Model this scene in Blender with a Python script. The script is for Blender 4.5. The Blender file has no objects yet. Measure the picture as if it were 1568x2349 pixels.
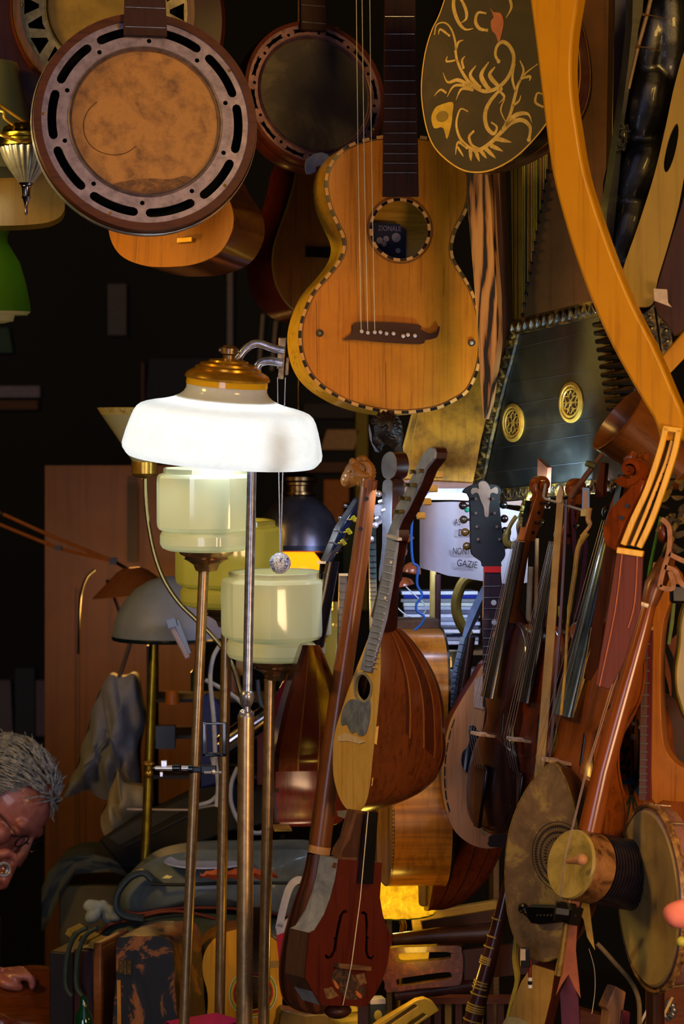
import bpy, math, random
from math import sin, cos, pi, sqrt
from mathutils import Vector as V, Matrix
from mathutils.geometry import tessellate_polygon
random.seed(7)
rad = math.radians
SC = bpy.context.scene
COL = SC.collection
# ------------------------------------------------------------------ camera
FPX, CX, CY, CZ = 5600.0, 784.0, 1174.5, 1.35
cd = bpy.data.cameras.new('camera'); cam = bpy.data.objects.new('camera', cd); COL.objects.link(cam)
cd.sensor_fit = 'HORIZONTAL'; cd.sensor_width = 24.0; cd.lens = FPX / 1568 * 24.0
cam.location = (0, 0, CZ); cam.rotation_euler = (rad(90), 0, 0)
cd.clip_start = 0.1; cd.clip_end = 60
cd.dof.use_dof = True; cd.dof.focus_distance = 3.85; cd.dof.aperture_fstop = 7.0
SC.camera = cam
SC.view_settings.view_transform = 'Standard'; SC.view_settings.look = 'None'
SC.view_settings.gamma = 1.0; SC.view_settings.use_curve_mapping = False
SC.view_settings.exposure = 0.0
SC.cycles.use_denoising = True
SC.cycles.max_bounces = 6; SC.cycles.diffuse_bounces = 3; SC.cycles.glossy_bounces = 3
SC.cycles.transmission_bounces = 6; SC.cycles.transparent_max_bounces = 6
SC.cycles.caustics_reflective = False; SC.cycles.caustics_refractive = False
SC.cycles.sample_clamp_indirect = 4.0
w = bpy.data.worlds.new('world'); SC.world = w; w.use_nodes = True
w.node_tree.nodes['Background'].inputs[0].default_value = (0.30, 0.34, 0.5, 1)
w.node_tree.nodes['Background'].inputs[1].default_value = 0.05

def P(x, y, d):
    return V(((x - CX) / FPX * d, d, CZ - (y - CY) / FPX * d))

def light(name, kind, loc, energy, color, size=0.1, size_y=None, target=None, spot=None, spread=None):
    l = bpy.data.lights.new(name, kind); l.energy = energy; l.color = color
    if kind == 'AREA':
        l.size = size
        if size_y: l.shape = 'RECTANGLE'; l.size_y = size_y
        if spread: l.spread = rad(spread)
    elif kind in ('POINT', 'SPOT'):
        l.shadow_soft_size = size
    if kind == 'SPOT': l.shadow_soft_size = size; l.spot_size = rad(spot or 60); l.spot_blend = 0.6
    o = bpy.data.objects.new(name, l); COL.objects.link(o); o.location = loc
    if target is not None:
        o.rotation_euler = (V(target) - V(loc)).to_track_quat('-Z', 'Y').to_euler()
    return o

WARM = (1.0, 0.66, 0.22); COOL = (0.55, 0.68, 1.0)
# daylight from the street behind the viewer, warm shop lamps above left and right, lamps inside the shop, and added fills
light('street_daylight', 'AREA', (0.5, -0.6, 3.0), 12, (0.66, 0.64, 1.0), 2.6, 2.0, (0.1, 4, 1.2))
light('shop_lamp_left', 'AREA', (-2.0, 2.9, 2.35), 30, (1.0, 0.58, 0.11), 0.35, 0.35, (-0.05, 4.0, 1.6))
light('shop_lamp_right', 'AREA', (1.15, 1.9, 2.5), 23, (1.0, 0.57, 0.13), 0.45, 0.45, (0.35, 3.8, 1.45))
light('low_left_fill', 'AREA', (-0.9, -0.2, 1.1), 2.6, (0.75, 0.78, 1.0), 1.2, 1.0, (-0.3, 4.2, 0.7), spread=50)  # added cool fill to lighten the cases at the lower left
light('lower_right_fill', 'AREA', (0.85, 2.3, 0.95), 13, (1.0, 0.62, 0.34), 0.4, 0.4, (0.3, 3.9, 0.9))  # warm fill to brighten the lower right, no lamp seen there
light('tube_light', 'AREA', P(985, 1128, 3.84), 0.9, COOL, 0.18, 0.04, P(960, 1500, 3.9), spread=150)
light('psaltery_fill', 'AREA', P(1335, 1128, 3.9), 3.2, (0.55, 0.82, 1.0), 0.16, 0.04, P(1240, 985, 4.08), spread=150)  # added cool fill on the psaltery, standing in for light from the tube
light('tube_light_back', 'AREA', P(1040, 1190, 4.22), 2.2, COOL, 0.2, 0.05, P(1020, 1420, 4.6))
light('low_amber_bulb', 'POINT', P(905, 2062, 4.3), 0.9, (1.0, 0.74, 0.18), 0.02)
light('cabinet_bulb', 'POINT', P(300, 1392, 5.42), 5.5, (1.0, 0.50, 0.10), 0.03)
light('guitar_side_fill', 'SPOT', (-1.0, 4.06, 1.55), 26, (1.0, 0.72, 0.14), 0.05, target=P(715, 650, 4.05), spot=30)  # added narrow spot to brighten the amber guitar's left side
light('amber_fill', 'POINT', P(925, 2200, 4.0), 0.35, (1.0, 0.62, 0.08), 0.02)  # amber fill around the slotted headstock, no lamp modelled here
light('back_bulb', 'POINT', P(684, 1300, 4.62), 0.8, (1.0, 0.55, 0.12), 0.03)

# ------------------------------------------------------------------ materials
def lin(h):
    c = [int(h[i:i + 2], 16) / 255 for i in (0, 2, 4)]
    return tuple((x / 12.92 if x <= 0.04045 else ((x + 0.055) / 1.055) ** 2.4) for x in c) + (1,)
MC = {}
def _new(key):
    m = bpy.data.materials.new(key); m.use_nodes = True
    nt = m.node_tree; return m, nt, nt.nodes['Principled BSDF']
def _tc(nt, sc, kind='Object'):
    t = nt.nodes.new('ShaderNodeTexCoord'); mp = nt.nodes.new('ShaderNodeMapping')
    nt.links.new(t.outputs[kind], mp.inputs[0]); mp.inputs['Scale'].default_value = sc
    return mp.outputs[0]
def _noise(nt, vec, scale, detail=4, rough=0.6, dist=0.0):
    n = nt.nodes.new('ShaderNodeTexNoise'); nt.links.new(vec, n.inputs['Vector'])
    n.inputs['Scale'].default_value = scale; n.inputs['Detail'].default_value = detail
    n.inputs['Roughness'].default_value = rough; n.inputs['Distortion'].default_value = dist
    return n.outputs['Fac']
def _ramp(nt, fac, stops):
    r = nt.nodes.new('ShaderNodeValToRGB'); nt.links.new(fac, r.inputs[0])
    e = r.color_ramp.elements
    while len(e) < len(stops): e.new(0.5)
    for k, (p, c) in enumerate(stops): e[k].position = p; e[k].color = lin(c) if isinstance(c, str) else c
    return r.outputs[0]
def _bump(nt, b, fac, s, d=0.001):
    n = nt.nodes.new('ShaderNodeBump'); n.inputs['Strength'].default_value = s; n.inputs['Distance'].default_value = d
    nt.links.new(fac, n.inputs['Height']); nt.links.new(n.outputs[0], b.inputs['Normal'])
def _mix(nt, fac, a, b, mode='MIX'):
    n = nt.nodes.new('ShaderNodeMix'); n.data_type = 'RGBA'; n.blend_type = mode
    if isinstance(fac, float): n.inputs[0].default_value = fac
    else: nt.links.new(fac, n.inputs[0])
    for k, x in ((6, a), (7, b)):
        if isinstance(x, tuple): n.inputs[k].default_value = x
        else: nt.links.new(x, n.inputs[k])
    return n.outputs[2]

def wood(c1, c2, axis='Y', rough=0.38, coat=0.35, g=1.0, wear=0.35, fig=0.0, wc='1c0c04'):
    """grain runs along the object's own AXIS; wear darkens worn patches"""
    key = f'wood_{c1}_{c2}_{axis}_{rough}_{coat}_{g}_{wear}_{fig}_{wc}'
    if key in MC: return MC[key]
    m, nt, b = _new('wood')
    s = {'X': (3, 90, 90), 'Y': (90, 3, 90), 'Z': (90, 90, 3)}[axis]
    v = _tc(nt, tuple(k * g for k in s))
    f = _noise(nt, v, 1.6, 8, 0.66, 0.6)
    col = _ramp(nt, f, [(0.28, c2), (0.5, c1), (0.75, c1)])
    if fig:
        s2 = {'X': (160, 8, 8), 'Y': (8, 160, 8), 'Z': (8, 8, 160)}[axis]
        f2 = _noise(nt, _tc(nt, s2), 0.6, 3, 0.5, 0.5)
        r2 = _ramp(nt, f2, [(0.35, (0.45, 0.45, 0.45, 1)), (0.65, (1.25, 1.25, 1.25, 1))])
        col = _mix(nt, fig, col, r2, 'MULTIPLY')
    w2 = _ramp(nt, _noise(nt, _tc(nt, (1, 1, 1)), 14, 6, 0.7), [(0.42, (0, 0, 0, 1)), (0.7, (1, 1, 1, 1))])
    fw = nt.nodes.new('ShaderNodeMath'); fw.operation = 'MULTIPLY'; nt.links.new(w2, fw.inputs[0]); fw.inputs[1].default_value = wear
    col = _mix(nt, fw.outputs[0], col, lin(wc))
    nt.links.new(col, b.inputs['Base Color'])
    b.inputs['Roughness'].default_value = rough; b.inputs['Coat Weight'].default_value = coat * 0.55
    b.inputs['Coat Roughness'].default_value = 0.16; b.inputs['Specular IOR Level'].default_value = 0.22
    _bump(nt, b, f, 0.25, 0.0006)
    MC[key] = m; return m

def plain(c, rough=0.5, metal=0.0, c2=None, ns=60, bump=0.0, coat=0.0, emit=0.0, alpha=None):
    key = f'plain_{c}_{rough}_{metal}_{c2}_{ns}_{bump}_{coat}_{emit}'
    if key in MC: return MC[key]
    m, nt, b = _new('metal' if metal > 0.5 else 'paint')
    f = _noise(nt, _tc(nt, (1, 1, 1)), ns, 5, 0.65)
    if c2 is None:
        l = lin(c); c2c = tuple(x * 0.72 for x in l[:3]) + (1,)
    else: c2c = lin(c2)
    nt.links.new(_ramp(nt, f, [(0.3, c2c), (0.65, lin(c))]), b.inputs['Base Color'])
    b.inputs['Roughness'].default_value = rough; b.inputs['Metallic'].default_value = metal; b.inputs['Specular IOR Level'].default_value = 0.3
    b.inputs['Coat Weight'].default_value = coat
    if emit:
        b.inputs['Emission Color'].default_value = lin(c); b.inputs['Emission Strength'].default_value = emit
    if bump: _bump(nt, b, f, bump, 0.002)
    MC[key] = m; return m

def opal(c, trans=0.6, rough=0.12, dirt=0.0):
    """milk glass: part diffuse, part translucent so that a bulb inside lights it"""
    key = f'opal_{c}_{trans}_{dirt}'
    if key in MC: return MC[key]
    m, nt, b = _new('milk_glass')
    tr = nt.nodes.new('ShaderNodeBsdfTranslucent'); mx = nt.nodes.new('ShaderNodeMixShader')
    f = _noise(nt, _tc(nt, (1, 1, 1)), 22, 8, 0.75, 1.0)
    l = lin(c); d = tuple(x * (1 - dirt) for x in l[:3]) + (1,)
    col = _ramp(nt, f, [(0.40, l), (0.66, d)])
    nt.links.new(col, b.inputs['Base Color']); nt.links.new(col, tr.inputs[0])
    b.inputs['Roughness'].default_value = rough; b.inputs['Coat Weight'].default_value = 0.5
    mx.inputs[0].default_value = trans
    nt.links.new(b.outputs[0], mx.inputs[1]); nt.links.new(tr.outputs[0], mx.inputs[2])
    nt.links.new(mx.outputs[0], nt.nodes['Material Output'].inputs[0])
    MC[key] = m; return m

def glass(c='ffffff', rough=0.02):
    m, nt, b = _new('crystal')
    b.inputs['Base Color'].default_value = lin(c); b.inputs['Transmission Weight'].default_value = 1.0
    b.inputs['Roughness'].default_value = rough; b.inputs['IOR'].default_value = 1.6
    return m

def zebra():
    m, nt, b = _new('zebrano')
    v = _tc(nt, (1, .10, 1)); n = nt.nodes.new('ShaderNodeTexWave'); nt.links.new(v, n.inputs['Vector']); n.bands_direction = 'X'
    n.inputs['Scale'].default_value = 20; n.inputs['Detail'].default_value = 4; n.inputs['Distortion'].default_value = 13; n.inputs['Detail Scale'].default_value = 1.4
    nt.links.new(_ramp(nt, n.outputs['Fac'], [(0.0, '0c0504'), (0.10, '140806'), (0.20, '7a4c28'), (0.5, 'a87644'), (0.9, 'b5854e')]), b.inputs['Base Color'])
    b.inputs['Roughness'].default_value = 0.4
    return m

def mottle(stops, scale=9, rough=0.6, bump=0.2, coat=0.0, dist=0.8):
    m, nt, b = _new('mottled')
    f = _noise(nt, _tc(nt, (1, 1, 1)), scale, 9, 0.68, dist)
    nt.links.new(_ramp(nt, f, stops), b.inputs['Base Color'])
    b.inputs['Roughness'].default_value = rough; b.inputs['Coat Weight'].default_value = coat
    if bump: _bump(nt, b, f, bump, 0.002)
    return m

BRASS = plain('c89c40', 0.28, .75, '8a6424', 25)
OLDBRASS = plain('a08660', 0.33, .85, '5a4638', 90)
CHROME = plain('d8dae4', 0.2, 0.7, 'a0a2b0', 40)
STEEL = plain('aaaab4', 0.3, 0.8, '6a6a76', 60)
BLACK = plain('08080b', 0.3, 0, '030304', 40, coat=0.4)
EBONY = wood('16100e', '080606', rough=0.22, coat=0.6, wear=0.1)
IVORY = plain('e8dcc0', 0.35, 0, 'c8b890', 50)
STRING = plain('8d8680', 0.35, 0.6)
GUTS = plain('d8cfae', 0.45)

# ------------------------------------------------------------------ mesh tools
class Fr:
    """a thing's own frame: X right, Y up, Z out of its face; L() is where the sight line through a photo point meets its plane z"""
    def __init__(s, x, y, d, yaw=0, pitch=0, roll=0):
        base = Matrix(((1, 0, 0, 0), (0, 0, -1, 0), (0, 1, 0, 0), (0, 0, 0, 1)))
        s.m = Matrix.Translation(P(x, y, d)) @ Matrix.Rotation(rad(yaw), 4, 'Z') @ base @ Matrix.Rotation(rad(pitch), 4, 'X') @ Matrix.Rotation(rad(roll), 4, 'Z')
        s.i = s.m.inverted(); s.c = s.i @ V((0, 0, CZ)); s.d = d; s.u = d / FPX
    def L(s, x, y, z=0.0):
        dr = s.i.to_3x3() @ (P(x, y, 1.0) - V((0, 0, CZ)))
        return s.c + dr * ((z - s.c.z) / dr.z)
    def Ls(s, pts, z=0.0): return [s.L(p[0], p[1], z) for p in pts]

class B:
    def __init__(s): s.v = []; s.f = []; s.m = []
    def add(s, vs, fs, mi=0):
        o = len(s.v); s.v += [tuple(v) for v in vs]
        for f in fs: s.f.append(tuple(i + o for i in f)); s.m.append(mi)
        return s
    def box(s, c, sz, mi=0, M=None):
        x, y, z = sz[0] / 2, sz[1] / 2, sz[2] / 2; c = V(c)
        vs = [V(q) for q in ((-x, -y, -z), (x, -y, -z), (x, y, -z), (-x, y, -z), (-x, -y, z), (x, -y, z), (x, y, z), (-x, y, z))]
        if M is not None: vs = [M @ q for q in vs]
        return s.add([q + c for q in vs], [(0, 3, 2, 1), (4, 5, 6, 7), (0, 1, 5, 4), (1, 2, 6, 5), (2, 3, 7, 6), (3, 0, 4, 7)], mi)
    def tube(s, pts, r, n=8, mi=0, caps=True, fl=1.0, up=None):
        pts = [V(p) for p in pts]; N = len(pts); rs = r if isinstance(r, (list, tuple)) else [r] * N
        T = [(pts[min(i + 1, N - 1)] - pts[max(i - 1, 0)]).normalized() for i in range(N)]
        u = V(up) if up is not None else (V((0, 0, 1)) if abs(T[0].z) < 0.9 else V((1, 0, 0)))
        vs = []
        for i in range(N):
            u = u - T[i] * u.dot(T[i]); u.normalize(); w_ = T[i].cross(u)
            for k in range(n):
                a = 2 * pi * k / n; vs.append(pts[i] + (w_ * cos(a) + u * sin(a) * fl) * rs[i])
        fs = [(i * n + k, i * n + (k + 1) % n, (i + 1) * n + (k + 1) % n, (i + 1) * n + k) for i in range(N - 1) for k in range(n)]
        if caps: fs += [tuple(range(n))[::-1], tuple((N - 1) * n + k for k in range(n))]
        return s.add(vs, fs, mi)
    def loft(s, rings, closed=True, cap0=False, cap1=False, mi=0, seam=None):
        n = len(rings[0]); vs = [p for r in rings for p in r]; e = n if closed else n - 1
        for i in range(len(rings) - 1):
            for k in range(e):
                m_ = mi if seam is None else seam(k)
                s_ = (i * n + k, i * n + (k + 1) % n, (i + 1) * n + (k + 1) % n, (i + 1) * n + k)
                s.f.append(tuple(q + len(s.v) for q in s_)); s.m.append(m_)
        o = len(s.v); s.v += [tuple(p) for p in vs]
        if cap0: s.f.append(tuple(o + k for k in range(n))[::-1]); s.m.append(mi)
        if cap1: s.f.append(tuple(o + (len(rings) - 1) * n + k for k in range(n))); s.m.append(mi)
        return s
    def prism(s, out, z0, z1, holes=(), mi=0, ms=None):
        ms = mi if ms is None else ms
        loops = [out] + list(holes); flat = [p for l in loops for p in l]
        tris = tessellate_polygon([[V((p[0], p[1], 0)) for p in l] for l in loops])
        n = len(flat)
        vs = [(p[0], p[1], z0) for p in flat] + [(p[0], p[1], z1) for p in flat]
        fr, bk = [], []
        for t in tris:
            a, b_, c = (flat[i] for i in t)
            cr_ = (b_[0] - a[0]) * (c[1] - a[1]) - (b_[1] - a[1]) * (c[0] - a[0])
            t = tuple(t) if cr_ > 0 else tuple(t)[::-1]
            fr.append(tuple(i + n for i in t)); bk.append(t[::-1])
        s.add(vs, fr + bk, mi)
        o = len(s.v) - 2 * n; k0 = 0
        for li, l in enumerate(loops):
            ar = sum(l[i][0] * l[(i + 1) % len(l)][1] - l[(i + 1) % len(l)][0] * l[i][1] for i in range(len(l)))
            flip = (ar < 0) != (li > 0)
            for i in range(len(l)):
                a, b_ = o + k0 + i, o + k0 + (i + 1) % len(l)
                q = (a, b_, b_ + n, a + n); s.f.append(q[::-1] if flip else q); s.m.append(ms)
            k0 += len(l)
        return s
    def dome(s, out, z0, h, rings=7, c=None, pw=2.5, mi=0):
        c = c or sum((V((p[0], p[1])) for p in out), V((0, 0))) / len(out)
        R_ = []
        for j in range(rings):
            k = 1 - j / rings; k = k ** 0.8
            R_.append([(c[0] + (p[0] - c[0]) * k, c[1] + (p[1] - c[1]) * k, z0 + h * (1 - k ** pw)) for p in out])
        o = len(s.v); s.loft(R_, mi=mi); n = len(out)
        s.v.append((c[0], c[1], z0 + h)); ci = len(s.v) - 1; b0 = o + (rings - 1) * n
        for k in range(n): s.f.append((b0 + k, b0 + (k + 1) % n, ci)); s.m.append(mi)
        return s
    def strip(s, pts, w, z0, z1, mi=0):
        """flat band along a path in the frame's plane; w is one width or one per point"""
        N = len(pts); ws = w if isinstance(w, (list, tuple)) else [w] * N; l, r = [], []
        for i in range(N):
            a, b_ = V(pts[max(i - 1, 0)][:2]), V(pts[min(i + 1, N - 1)][:2]); t = (b_ - a)
            t = t.normalized() if t.length > 1e-9 else V((1, 0)); nn = V((-t.y, t.x)); p = V(pts[i][:2])
            l.append(p + nn * ws[i] / 2); r.append(p - nn * ws[i] / 2)
        rings = [[(l[i].x, l[i].y, z0), (l[i].x, l[i].y, z1), (r[i].x, r[i].y, z1), (r[i].x, r[i].y, z0)] for i in range(N)]
        return s.loft(rings, cap0=True, cap1=True, mi=mi)
    def lathe(s, prof, n=32, M=None, mi=0, rf=None, seam=None, caps=False):
        """profile of (radius, height) turned about local Y"""
        M = M or Matrix()
        rings = []
        for r, h in prof:
            ring = []
            for k in range(n):
                a = 2 * pi * k / n; q = r * (rf(a, h) if rf else 1)
                ring.append(M @ V((q * sin(a), h, q * cos(a))))
            rings.append(ring)
        return s.loft(rings, mi=mi, seam=seam, cap0=caps, cap1=caps)
    def ball(s, c, r, n=12, m_=8, mi=0, M=None):
        rr = (r, r, r) if not isinstance(r, (tuple, list)) else r; rings = []
        for j in range(m_ + 1):
            t = pi * j / m_; t = min(max(t, 0.02), pi - 0.02)
            rings.append([V(c) + ((M or Matrix.Identity(3)) @ V((rr[0] * sin(t) * cos(2 * pi * k / n), rr[1] * cos(t), -rr[2] * sin(t) * sin(2 * pi * k / n)))) for k in range(n)])
        return s.loft(rings, cap0=True, cap1=True, mi=mi)

def cr(pts, n=6, closed=True):
    """smooth curve through the points"""
    pts = [V(p) for p in pts]; N = len(pts); out = []
    for i in range(N if closed else N - 1):
        g = lambda k: pts[k % N] if closed else pts[min(max(k, 0), N - 1)]
        p0, p1, p2, p3 = g(i - 1), g(i), g(i + 1), g(i + 2)
        for j in range(n):
            t = j / n
            out.append(0.5 * ((2 * p1) + (p2 - p0) * t + (2 * p0 - 5 * p1 + 4 * p2 - p3) * t * t + (3 * p1 - p0 - 3 * p2 + p3) * t ** 3))
    if not closed: out.append(pts[-1])
    return out
def circ(c, r, n=24, ry=None, a0=0.0):
    return [V((c[0] + r * cos(a0 + 2 * pi * k / n), c[1] + (ry or r) * sin(a0 + 2 * pi * k / n), 0)) for k in range(n)]
def arc(c, r, a, b_, n=12, ry=None):
    return [V((c[0] + r * cos(rad(a + (b_ - a) * k / n)), c[1] + (ry or r) * sin(rad(a + (b_ - a) * k / n)), 0)) for k in range(n + 1)]
def offset(out, d):
    """outline moved along its own normals (d > 0 inwards)"""
    n = len(out); ar = sum(out[i][0] * out[(i + 1) % n][1] - out[(i + 1) % n][0] * out[i][1] for i in range(n)); sg = 1 if ar > 0 else -1
    r = []
    for i in range(n):
        t = (V(out[(i + 1) % n][:2]) - V(out[i - 1][:2])).normalized(); r.append(V((out[i][0] - t.y * d * sg, out[i][1] + t.x * d * sg, 0)))
    return r

def obj(name, b, mats, parent=None, ang=35, bevel=0.0, smooth=True, label=None, remesh=0.0):
    me = bpy.data.meshes.new(name)
    if remesh:
        pass
    me.from_pydata(b.v, [], b.f)
    for m in (mats if isinstance(mats, (list, tuple)) else [mats]): me.materials.append(m)
    me.polygons.foreach_set('material_index', b.m)
    me.polygons.foreach_set('use_smooth', [smooth] * len(me.polygons)); me.validate(); me.update()
    if smooth: me.set_sharp_from_angle(angle=rad(ang))
    o = bpy.data.objects.new(name, me); COL.objects.link(o)
    if remesh:
        r = o.modifiers.new('fuse', 'REMESH'); r.mode = 'VOXEL'; r.voxel_size = remesh; r.use_smooth_shade = True
        s_ = o.modifiers.new('soften', 'SMOOTH'); s_.iterations = 3; s_.factor = 0.6
    if bevel:
        bv = o.modifiers.new('edge', 'BEVEL'); bv.width = bevel; bv.segments = 2; bv.limit_method = 'ANGLE'; bv.angle_limit = rad(50)
    if parent is not None: o.parent = parent
    if label: o['label'] = label
    return o
def tag(o, label, cat, group=None, kind=None):
    o['label'] = label; o['category'] = cat
    if group: o['group'] = group
    if kind: o['kind'] = kind
    return o
def thing(name, label, cat, fr, group=None):
    e = bpy.data.objects.new(name, None); e.empty_display_size = 0.02; COL.objects.link(e)
    e.matrix_world = fr.m; return tag(e, label, cat, group)
def single(name, label, cat, fr, b, mats, group=None, **k):
    o = obj(name, b, mats, **k); o.matrix_world = fr.m; return tag(o, label, cat, group)
def struct(name, b, mats, **k):
    o = obj(name, b, mats, **k); o['kind'] = 'structure'; return o
def strut3(name, label, cat, pts, r, mat, group=None, n=10, **k):
    b = B(); b.tube(pts, r, n); o = obj(name, b, mat, **k); return tag(o, label, cat, group)

# ------------------------------------------------------------------ the shop itself
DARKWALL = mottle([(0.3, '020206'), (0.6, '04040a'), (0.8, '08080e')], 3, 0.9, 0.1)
def slab(name, x0, x1, y0, y1, z0, z1, mat):
    b = B(); b.box(((x0 + x1) / 2, (y0 + y1) / 2, (z0 + z1) / 2), (x1 - x0, y1 - y0, z1 - z0)); return struct(name, b, mat)
slab('floor', -3, 3, 2.4, 8, -0.1, 0, mottle([(0.3, '1a1410'), (0.7, '2c231c')], 5, 0.7))
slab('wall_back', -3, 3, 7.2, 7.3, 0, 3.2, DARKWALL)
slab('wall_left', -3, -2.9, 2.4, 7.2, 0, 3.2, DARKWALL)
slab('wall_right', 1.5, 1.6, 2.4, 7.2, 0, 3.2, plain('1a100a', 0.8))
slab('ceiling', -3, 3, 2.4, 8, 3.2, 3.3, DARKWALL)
# rail and rack that carry the hanging instruments (above the picture) and the bench that carries the standing ones (below it)
b = B(); b.tube([(-1.4, 3.95, 2.62), (1.45, 3.95, 2.62)], 0.016, 10)
tag(obj('hanging_rail', b, STEEL), 'steel rail along the shop front that the instruments hang from', 'rail')
b = B(); b.box((0.68, 3.95, 0.37), (1.36, 1.0, 0.04))
for sx in (0.04, 1.3):
    for sy in (3.5, 4.4): b.box((sx, sy, 0.18), (0.05, 0.05, 0.36))
tag(obj('display_bench', b, wood('4a3018', '2a1a0c', 'X')), 'low wooden bench under the standing instruments', 'bench')

RED_WOOD = wood('5e2616', '33120a', rough=0.3, coat=0.5)
DARK_WOOD = wood('35180e', '1b0b06', rough=0.5, coat=0.12)
HONEY = wood('c07a26', '8a4d14', rough=0.35, coat=0.4)

# ------------------------------------------------------------------ banjos with resonators
def slot(r, a, half, w_, n=8):
    o = [V(((r + w_ / 2) * cos(rad(a - half + 2 * half * k / n)), (r + w_ / 2) * sin(rad(a - half + 2 * half * k / n)), 0)) for k in range(n + 1)]
    e1 = V((r * cos(rad(a + half)), r * sin(rad(a + half)), 0)); ang = rad(a + half)
    o += [e1 + V((cos(ang + t) * w_ / 2, sin(ang + t) * w_ / 2, 0)) for t in (pi / 4, pi / 2, 3 * pi / 4)]
    o += [V(((r - w_ / 2) * cos(rad(a + half - 2 * half * k / n)), (r - w_ / 2) * sin(rad(a + half - 2 * half * k / n)), 0)) for k in range(n + 1)]
    e0 = V((r * cos(rad(a - half)), r * sin(rad(a - half)), 0)); ang = rad(a - half) + pi
    o += [e0 + V((cos(ang + t) * w_ / 2, sin(ang + t) * w_ / 2, 0)) for t in (pi / 4, pi / 2, 3 * pi / 4)]
    return o

def banjo(label, x, y, d, Rpx, yaw, pitch, fl, skin, metal, woodm, neckw, a0, style='slot', skin_m=None, depth=0.05, roll=0, rimm=None):
    f = Fr(x, y, d, yaw, pitch, roll); R_ = Rpx * f.u; t = thing('banjo', label, 'banjo', f, 'banjos hanging at the top')
    ro, ri = R_ * fl, R_ * skin * 1.06
    b = B(); b.lathe([(R_ * 1.005, -0.014), (R_, 0.003), (ro, 0.003), (ro, -0.02)], 72, Matrix.Rotation(rad(90), 4, 'X'))
    obj('rim', b, woodm, t)
    b = B(); b.lathe([(R_ * 1.012, -0.012), (R_ * 1.02, -0.016), (R_ * 1.02, -depth * 0.8), (R_ * 1.0, -depth)], 72, Matrix.Rotation(rad(90), 4, 'X')); obj('metal_band', b, rimm or CHROME, t)
    b = B(); b.lathe([(R_ * 1.0, -depth), (R_ * 0.85, -depth - 0.018), (R_ * 0.4, -depth - 0.028), (0.001, -depth - 0.03)], 48, Matrix.Rotation(rad(90), 4, 'X')); obj('resonator', b, woodm, t)
    holes = [circ((0, 0), ri, 64)]
    if style == 'slot':
        rs = (ro + ri) / 2 + 0.004
        holes += [slot(rs, a0 + 36 * k, 13.0, 0.0135) for k in range(10)]
        holes += [circ(((ri + 0.009) * cos(rad(a0 + 18 + 36 * k)), (ri + 0.009) * sin(rad(a0 + 18 + 36 * k))), 0.0036, 10) for k in range(10)]
    elif style == 'fancy':
        rs = (ro + ri) / 2
        for k in range(12):
            s_ = slot(rs, a0 + 30 * k, 8.0, 0.0065); m_ = len(s_)
            c_ = V((rs * cos(rad(a0 + 30 * k)), rs * sin(rad(a0 + 30 * k)), 0))
            holes.append([c_ + (p - c_) * (1 + 0.16 * cos(6 * pi * q / m_ * 2)) for q, p in enumerate(s_)])
            holes.append(circ(((ri + 0.006) * cos(rad(a0 + 15 + 30 * k)), (ri + 0.006) * sin(rad(a0 + 15 + 30 * k))), 0.003, 8))
    else:
        for k in range(24):
            a = 15 * k; q = 1 if k % 2 else -1; rm = (ro + ri) / 2; h = (ro - ri) / 2 - 0.006
            c_ = lambda aa, r_: V((r_ * cos(rad(aa)), r_ * sin(rad(aa)), 0))
            holes.append([c_(a - 6.5, rm - q * h), c_(a, rm - q * h * 0.9), c_(a + 6.5, rm - q * h), c_(a + 1.6, rm + q * h * 0.75), c_(a - 1.6, rm + q * h * 0.75)])
    b = B(); b.prism(circ((0, 0), ro, 96), -0.003, 0.0, holes); obj('flange', b, metal, t, ang=30)
    b = B(); b.lathe([(ri, -0.012), (ri, 0.001), (ri * 0.985, 0.005), (ri * 0.965, 0.001), (ri * 0.955, 0.003), (ri * 0.945, -0.001), (ri * 0.945, -0.006)], 96, Matrix.Rotation(rad(90), 4, 'X')); obj('tension_hoop', b, metal, t)
    b = B(); b.prism(circ((0, 0), ri * 0.95, 72), -0.006, -0.0035); obj('skin_head', b, skin_m, t)
    b = B(); b.prism(circ((0, 0), R_ * 0.98, 48), -0.03, -0.028); obj('inner_disc', b, plain('030304', 1.0), t)  # matte black disc stands in for the dark behind the slots
    for k in range(5):
        a = rad(a0 + 36 + 72 * k); b = B(); b.ball((ro * 0.975 * cos(a), ro * 0.975 * sin(a), 0.0005), 0.0026, 8, 5); obj('screw', b, BRASS, t)
    yb = ri + (ro - ri) * 0.35; L_ = 0.62
    b = B(); w0, w1 = neckw * f.u / 2, neckw * f.u / 2 * 0.72
    rings = []
    for yy, ww, zt in ((yb, w0 * 1.02, 0.012), (yb + 0.02, w0, 0.012), (yb + 0.05, w0 * 0.97, 0.014), (L_, w1, 0.014)):
        rings.append([(-ww, yy, zt), (ww, yy, zt), (ww * 1.0, yy, zt - 0.006), (ww * 0.75, yy, zt - 0.02), (0, yy, zt - 0.026), (-ww * 0.75, yy, zt - 0.02), (-ww, yy, zt - 0.006)])
    b.loft(rings, cap0=True, cap1=True); nk = obj('neck', b, DARK_WOOD, t, ang=50)
    b = B()
    for k in range(8):
        yy = yb + 0.012 + 0.03 * k; b.box((0, yy, 0.0145 if k else 0.0128), (w0 * 1.9 - 0.0006 * k, 0.0012, 0.001))
    obj('frets', b, STEEL, nk)
    return t
SKIN1 = mottle([(0.30, '4e3220'), (0.42, '8a5f34'), (0.55, 'a87840'), (0.75, '94683a')], 26, 0.55, 0.05, 0.0, 0.1)
SKIN2 = mottle([(0.30, '201b17'), (0.5, '3d3126'), (0.6, '5f5236'), (0.8, '2c2520')], 5, 0.45, 0.05)
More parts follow.
